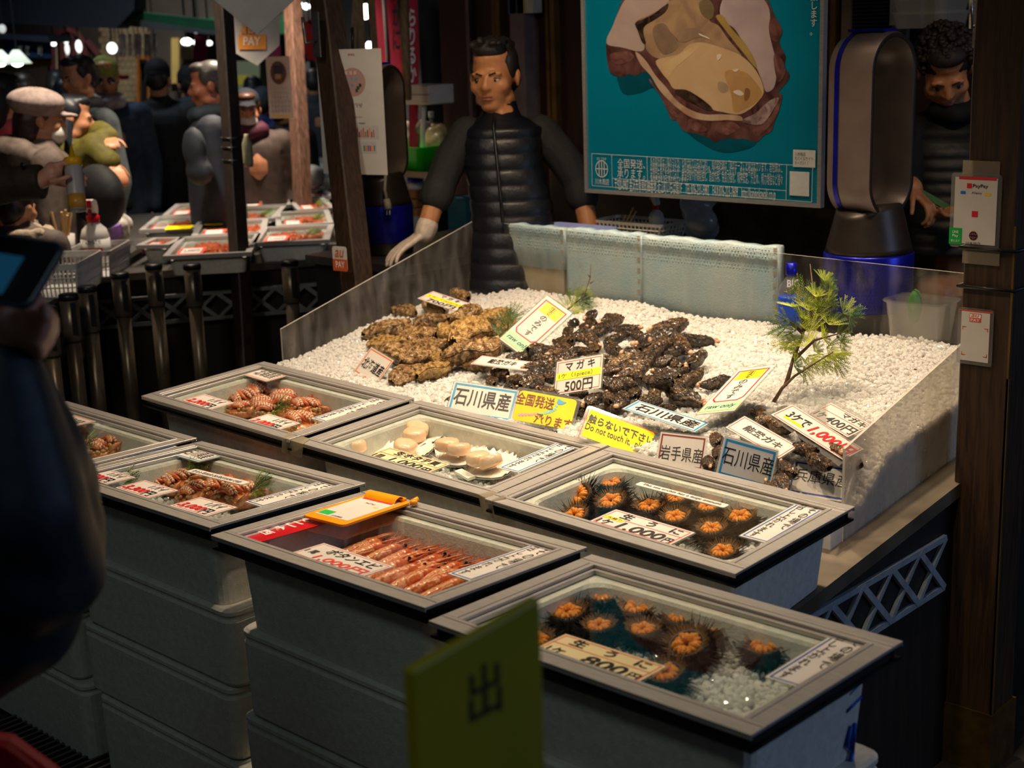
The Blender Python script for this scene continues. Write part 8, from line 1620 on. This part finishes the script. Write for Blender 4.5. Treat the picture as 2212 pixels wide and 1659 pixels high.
# wall on the far right beyond the post
slab('side_counter', 'dark lattice panel of the next stall right of the post', 'counter', [(2190, 1500), (2300, 1450), (2300, 905), (2190, 960)], 4.6, mat('black_brown_boards', C(34, 28, 20), .6), .3)
scn = [o for o in bpy.data.objects if o.get('label', '').startswith('dark lattice panel')][0]
for a, b_ in (((2172, 1075), (2290, 1010)), ((2172, 1172), (2290, 1110)), ((2172, 1172), (2230, 1043)), ((2188, 1067), (2236, 1140)), ((2236, 1140), (2290, 1012))): MB().tube([at(*a, 4.55), at(*b_, 4.55)], .010, 4).build('lattice_bar', LATT, scn)
o = slab('acrylic_sheet', 'scuffed acrylic sheet of the next stall right of the post', 'screen', [(2160, 900), (2330, 840), (2330, 640), (2160, 600)], 4.5, ACRR, .006)
mb = MB(); q = at(2202, 1040, 4.0); M = Matrix.Translation((q.x, q.y, 0)); o = thing('belt_post', 'belt post at the right edge behind the timber post', 'post', M, 'belt barrier posts'); zt_ = at(2190, 812, 4.0).z
MB().lathe([(0, 0), (.14, 0), (.14, .012), (.03, .03)], 20, M).build('base', BLACKP, o, True); MB().lathe([(.027, .03), (.027, zt_-.16)], 18, M).build('tube', POLE, o, True); MB().lathe([(.034, zt_-.165), (.034, zt_-.02)], 18, M).build('head_sleeve', mat('teal_black', C(14, 38, 42), .4, col2=C(10, 30, 34), scale=14), o, True); MB().lathe([(.036, zt_-.02), (.036, zt_), (0, zt_)], 18, M).build('cap', POLE, o, True)
# ---------------------------------------------------------------- foreground: visitor with phone, exit sign
dV = 1.75
V = lambda x, y, k=0: at(x, y, dV+k)
vz = thing('person', 'visitor in a dark blue puffy coat holding a phone, cut by the left edge', 'person', V3((V(20, 1200).x, V(20, 1200).y, 0)))
body = MB(); Hv = frame_head(V(-330, 330, -.1), cF, ZA, 1.0); add_head(body, Hv); body.chain([Hv @ V3((0, .02, -.06)), V(-300, 640)], [.06, .06])
for y in (820, 1050, 1300): body.ell(tuple(V(-260, y)), (.12, .11, .15))
for k in (-1, 1): body.chain([V(-360+70*k, 1500), V(-375+75*k, 2100), V(-385+75*k, 2900)], [.09, .065, .05])
wv = V(-8, 740, -.08); body.chain([V(-120, 760), V(60, 1180, -.05), wv], [.055, .05, .034]); hd = (V(40, 640, -.12)-wv).normalized()
# palm behind the phone, fingers wrapping its lower edge
hp_ = V(30, 700, -.10); body.cap(wv, hp_, .034, .036); body.ell(tuple(V(45, 680, -.08)), (.042, .03, .045))
for k, (a, b_, c_) in enumerate((((70, 690), (112, 690), (96, 668)), ((60, 716), (112, 712), (100, 690)), ((52, 740), (102, 738), (92, 716)), ((44, 764), (84, 764), (80, 742)))):
    body.chain([V(*a, -.075), V(*b_, -.10), V(*c_, -.135)], [.0105, .0095, .0085])
body.chain([V(-10, 690, -.12), V(-6, 640, -.15), V(14, 610, -.165)], [.015, .0125, .0105])
remesh(body.build('body', SKH, vz, True), .005, 3); face_parts(Hv, vz); hr = MB(); cap_hair(hr, Hv); remesh(hr.build('hair', HAIRM, vz, True), .012, 1)
mb = MB(); mb.chain([V(-150, 760, .02), V(60, 1060, 0), V(118, 1235, -.02), V(70, 1250, -.04), V(-40, 1120, -.08)], [.10, .088, .062, .066, .06]); mb.chain([V(118, 1235, -.02), V(60, 1100, -.08), V(-2, 800, -.09)], [.058, .072, .052])
mb.chain([V(-230, 800, .05), V(-225, 1100, .05), V(-270, 1420, .05)], [.15, .17, .15]); mb.chain([V(-30, 800, -.05), V(40, 1000, -.04)], [.065, .085]); mb.chain([V(52, 1150, .0), V(30, 1330, .02), V(-120, 1490, .03)], [.10, .082, .05])
remesh(mb.build('coat', mat('dark_blue_nylon', C(5, 24, 40), .55, col2=C(4, 18, 30), scale=5, bump=.5, bscale=18), vz, True), .010, 4)
mb = MB(); mb.chain([V(-290, 1480), V(-300, 2100), V(-310, 2900)], [.13, .10, .08]); mb.chain([V(-430, 1480), V(-450, 2100), V(-460, 2900)], [.13, .10, .08]); remesh(mb.build('trousers', DKT, vz, True), .016, 2)
# phone
kp = .95; Bp = CAM+(V3((-1.6289, .7442, 1.5436))-CAM)*kp; w, h = .1587*kp, .0899*kp; X, Y_ = V3((.9637, .2566, -.0744)), V3((-.13, .6937, .7085)); Mph = mbasis(Bp+X*w/2+Y_*h/2, X, Y_)
ph = thing('phone', 'black phone held in the raised hand at the left edge', 'phone', Mph)
bevel(MB().prism(rrect(w, h, .014, 5), -.004, .004, Mph).build('case', mat('blue_black_case', C(6, 40, 60), .35, col2=C(5, 32, 50), scale=20), ph), .0015); MB().prism(rrect(w-.006, h-.006, .012, 5), .0041, .0046, Mph).build('screen_glass', mat('dark_screen', C(4, 5, 8), .12), ph)
mb = MB(); mb.poly([(-w*.34, -h*.38, .0049), (w*.22, -h*.38, .0049), (w*.22, h*.2, .0049), (-w*.34, h*.2, .0049)], Mph); mb.build('screen_image', mat('screen_glow', C(14, 50, 70), .3, emit=C(20, 74, 104), estr=.35, col2=C(10, 40, 60), scale=12), ph)
# red bag at the lower left
mb = MB(); mb.loops([[V(-80, 1800, .1), V(170, 1800, .1), V(150, 1672, .12), V(30, 1585, .14), V(-80, 1570, .14)], [V(-80, 1800, .2), V(170, 1800, .2), V(150, 1672, .22), V(30, 1585, .24), V(-80, 1570, .24)]]); o = mb.build('red_bag', mat('crimson_bag', C(150, 4, 24), .6, col2=C(130, 2, 20), scale=9), None); prop(o, 'crimson bag in the lower left corner', 'bag'); bevel(o, .02, 3)
# yellow exit sign
TLs, TRs = at(868, 1452, 1.20), None
A_ = atplane(878, 1446, at(878, 1446, 1.16), XA); Xs = A_.x; Bs = atx(1157, 1288, Xs); Cs = atx(1178, 1700, Xs); Ds = atx(888, 1700, Xs)
sg_ = thing('exit_sign', 'blurred yellow exit sign board standing nearest the camera', 'sign', V3((Xs, (A_.y+Bs.y)/2, 0)))
zt1 = (A_.z+Bs.z)/2; y0s, y1s = A_.y, Bs.y
YB_ = mat('yellow_sign_board', C(172, 160, 6), .5, col2=C(162, 150, 4), scale=9)
bevel(MB().loops([[(Xs-.006, y0s, zt1-.36), (Xs-.006, y1s, zt1-.36), (Xs-.006, y1s, Bs.z), (Xs-.006, y0s, A_.z)], [(Xs+.006, y0s, zt1-.36), (Xs+.006, y1s, zt1-.36), (Xs+.006, y1s, Bs.z), (Xs+.006, y0s, A_.z)]]).build('board', YB_, sg_), .003)
MB().tube([(Xs, (y0s+y1s)/2, 0), (Xs, (y0s+y1s)/2, zt1-.3)], .014, 10).build('pole', BLACKP, sg_, True); MB().lathe([(0, 0), (.13, 0), (.13, .012), (.02, .03)], 24, T(Xs, (y0s+y1s)/2, 0)).build('base', BLACKP, sg_, True)
ga, gb = atx(1003, 1545, Xs), atx(1070, 1440, Xs); Ms_ = mbasis((Xs+.0068, 0, 0), YA, ZA); mb = MB(); put_text(mb, '出', ga.y, min(ga.z, gb.z)-.008, gb.y, max(ga.z, gb.z)+.012, 0, Ms_, bold=.012); mb.build('lettering', ink((40, 38, 10)), sg_)
finish_jobs()
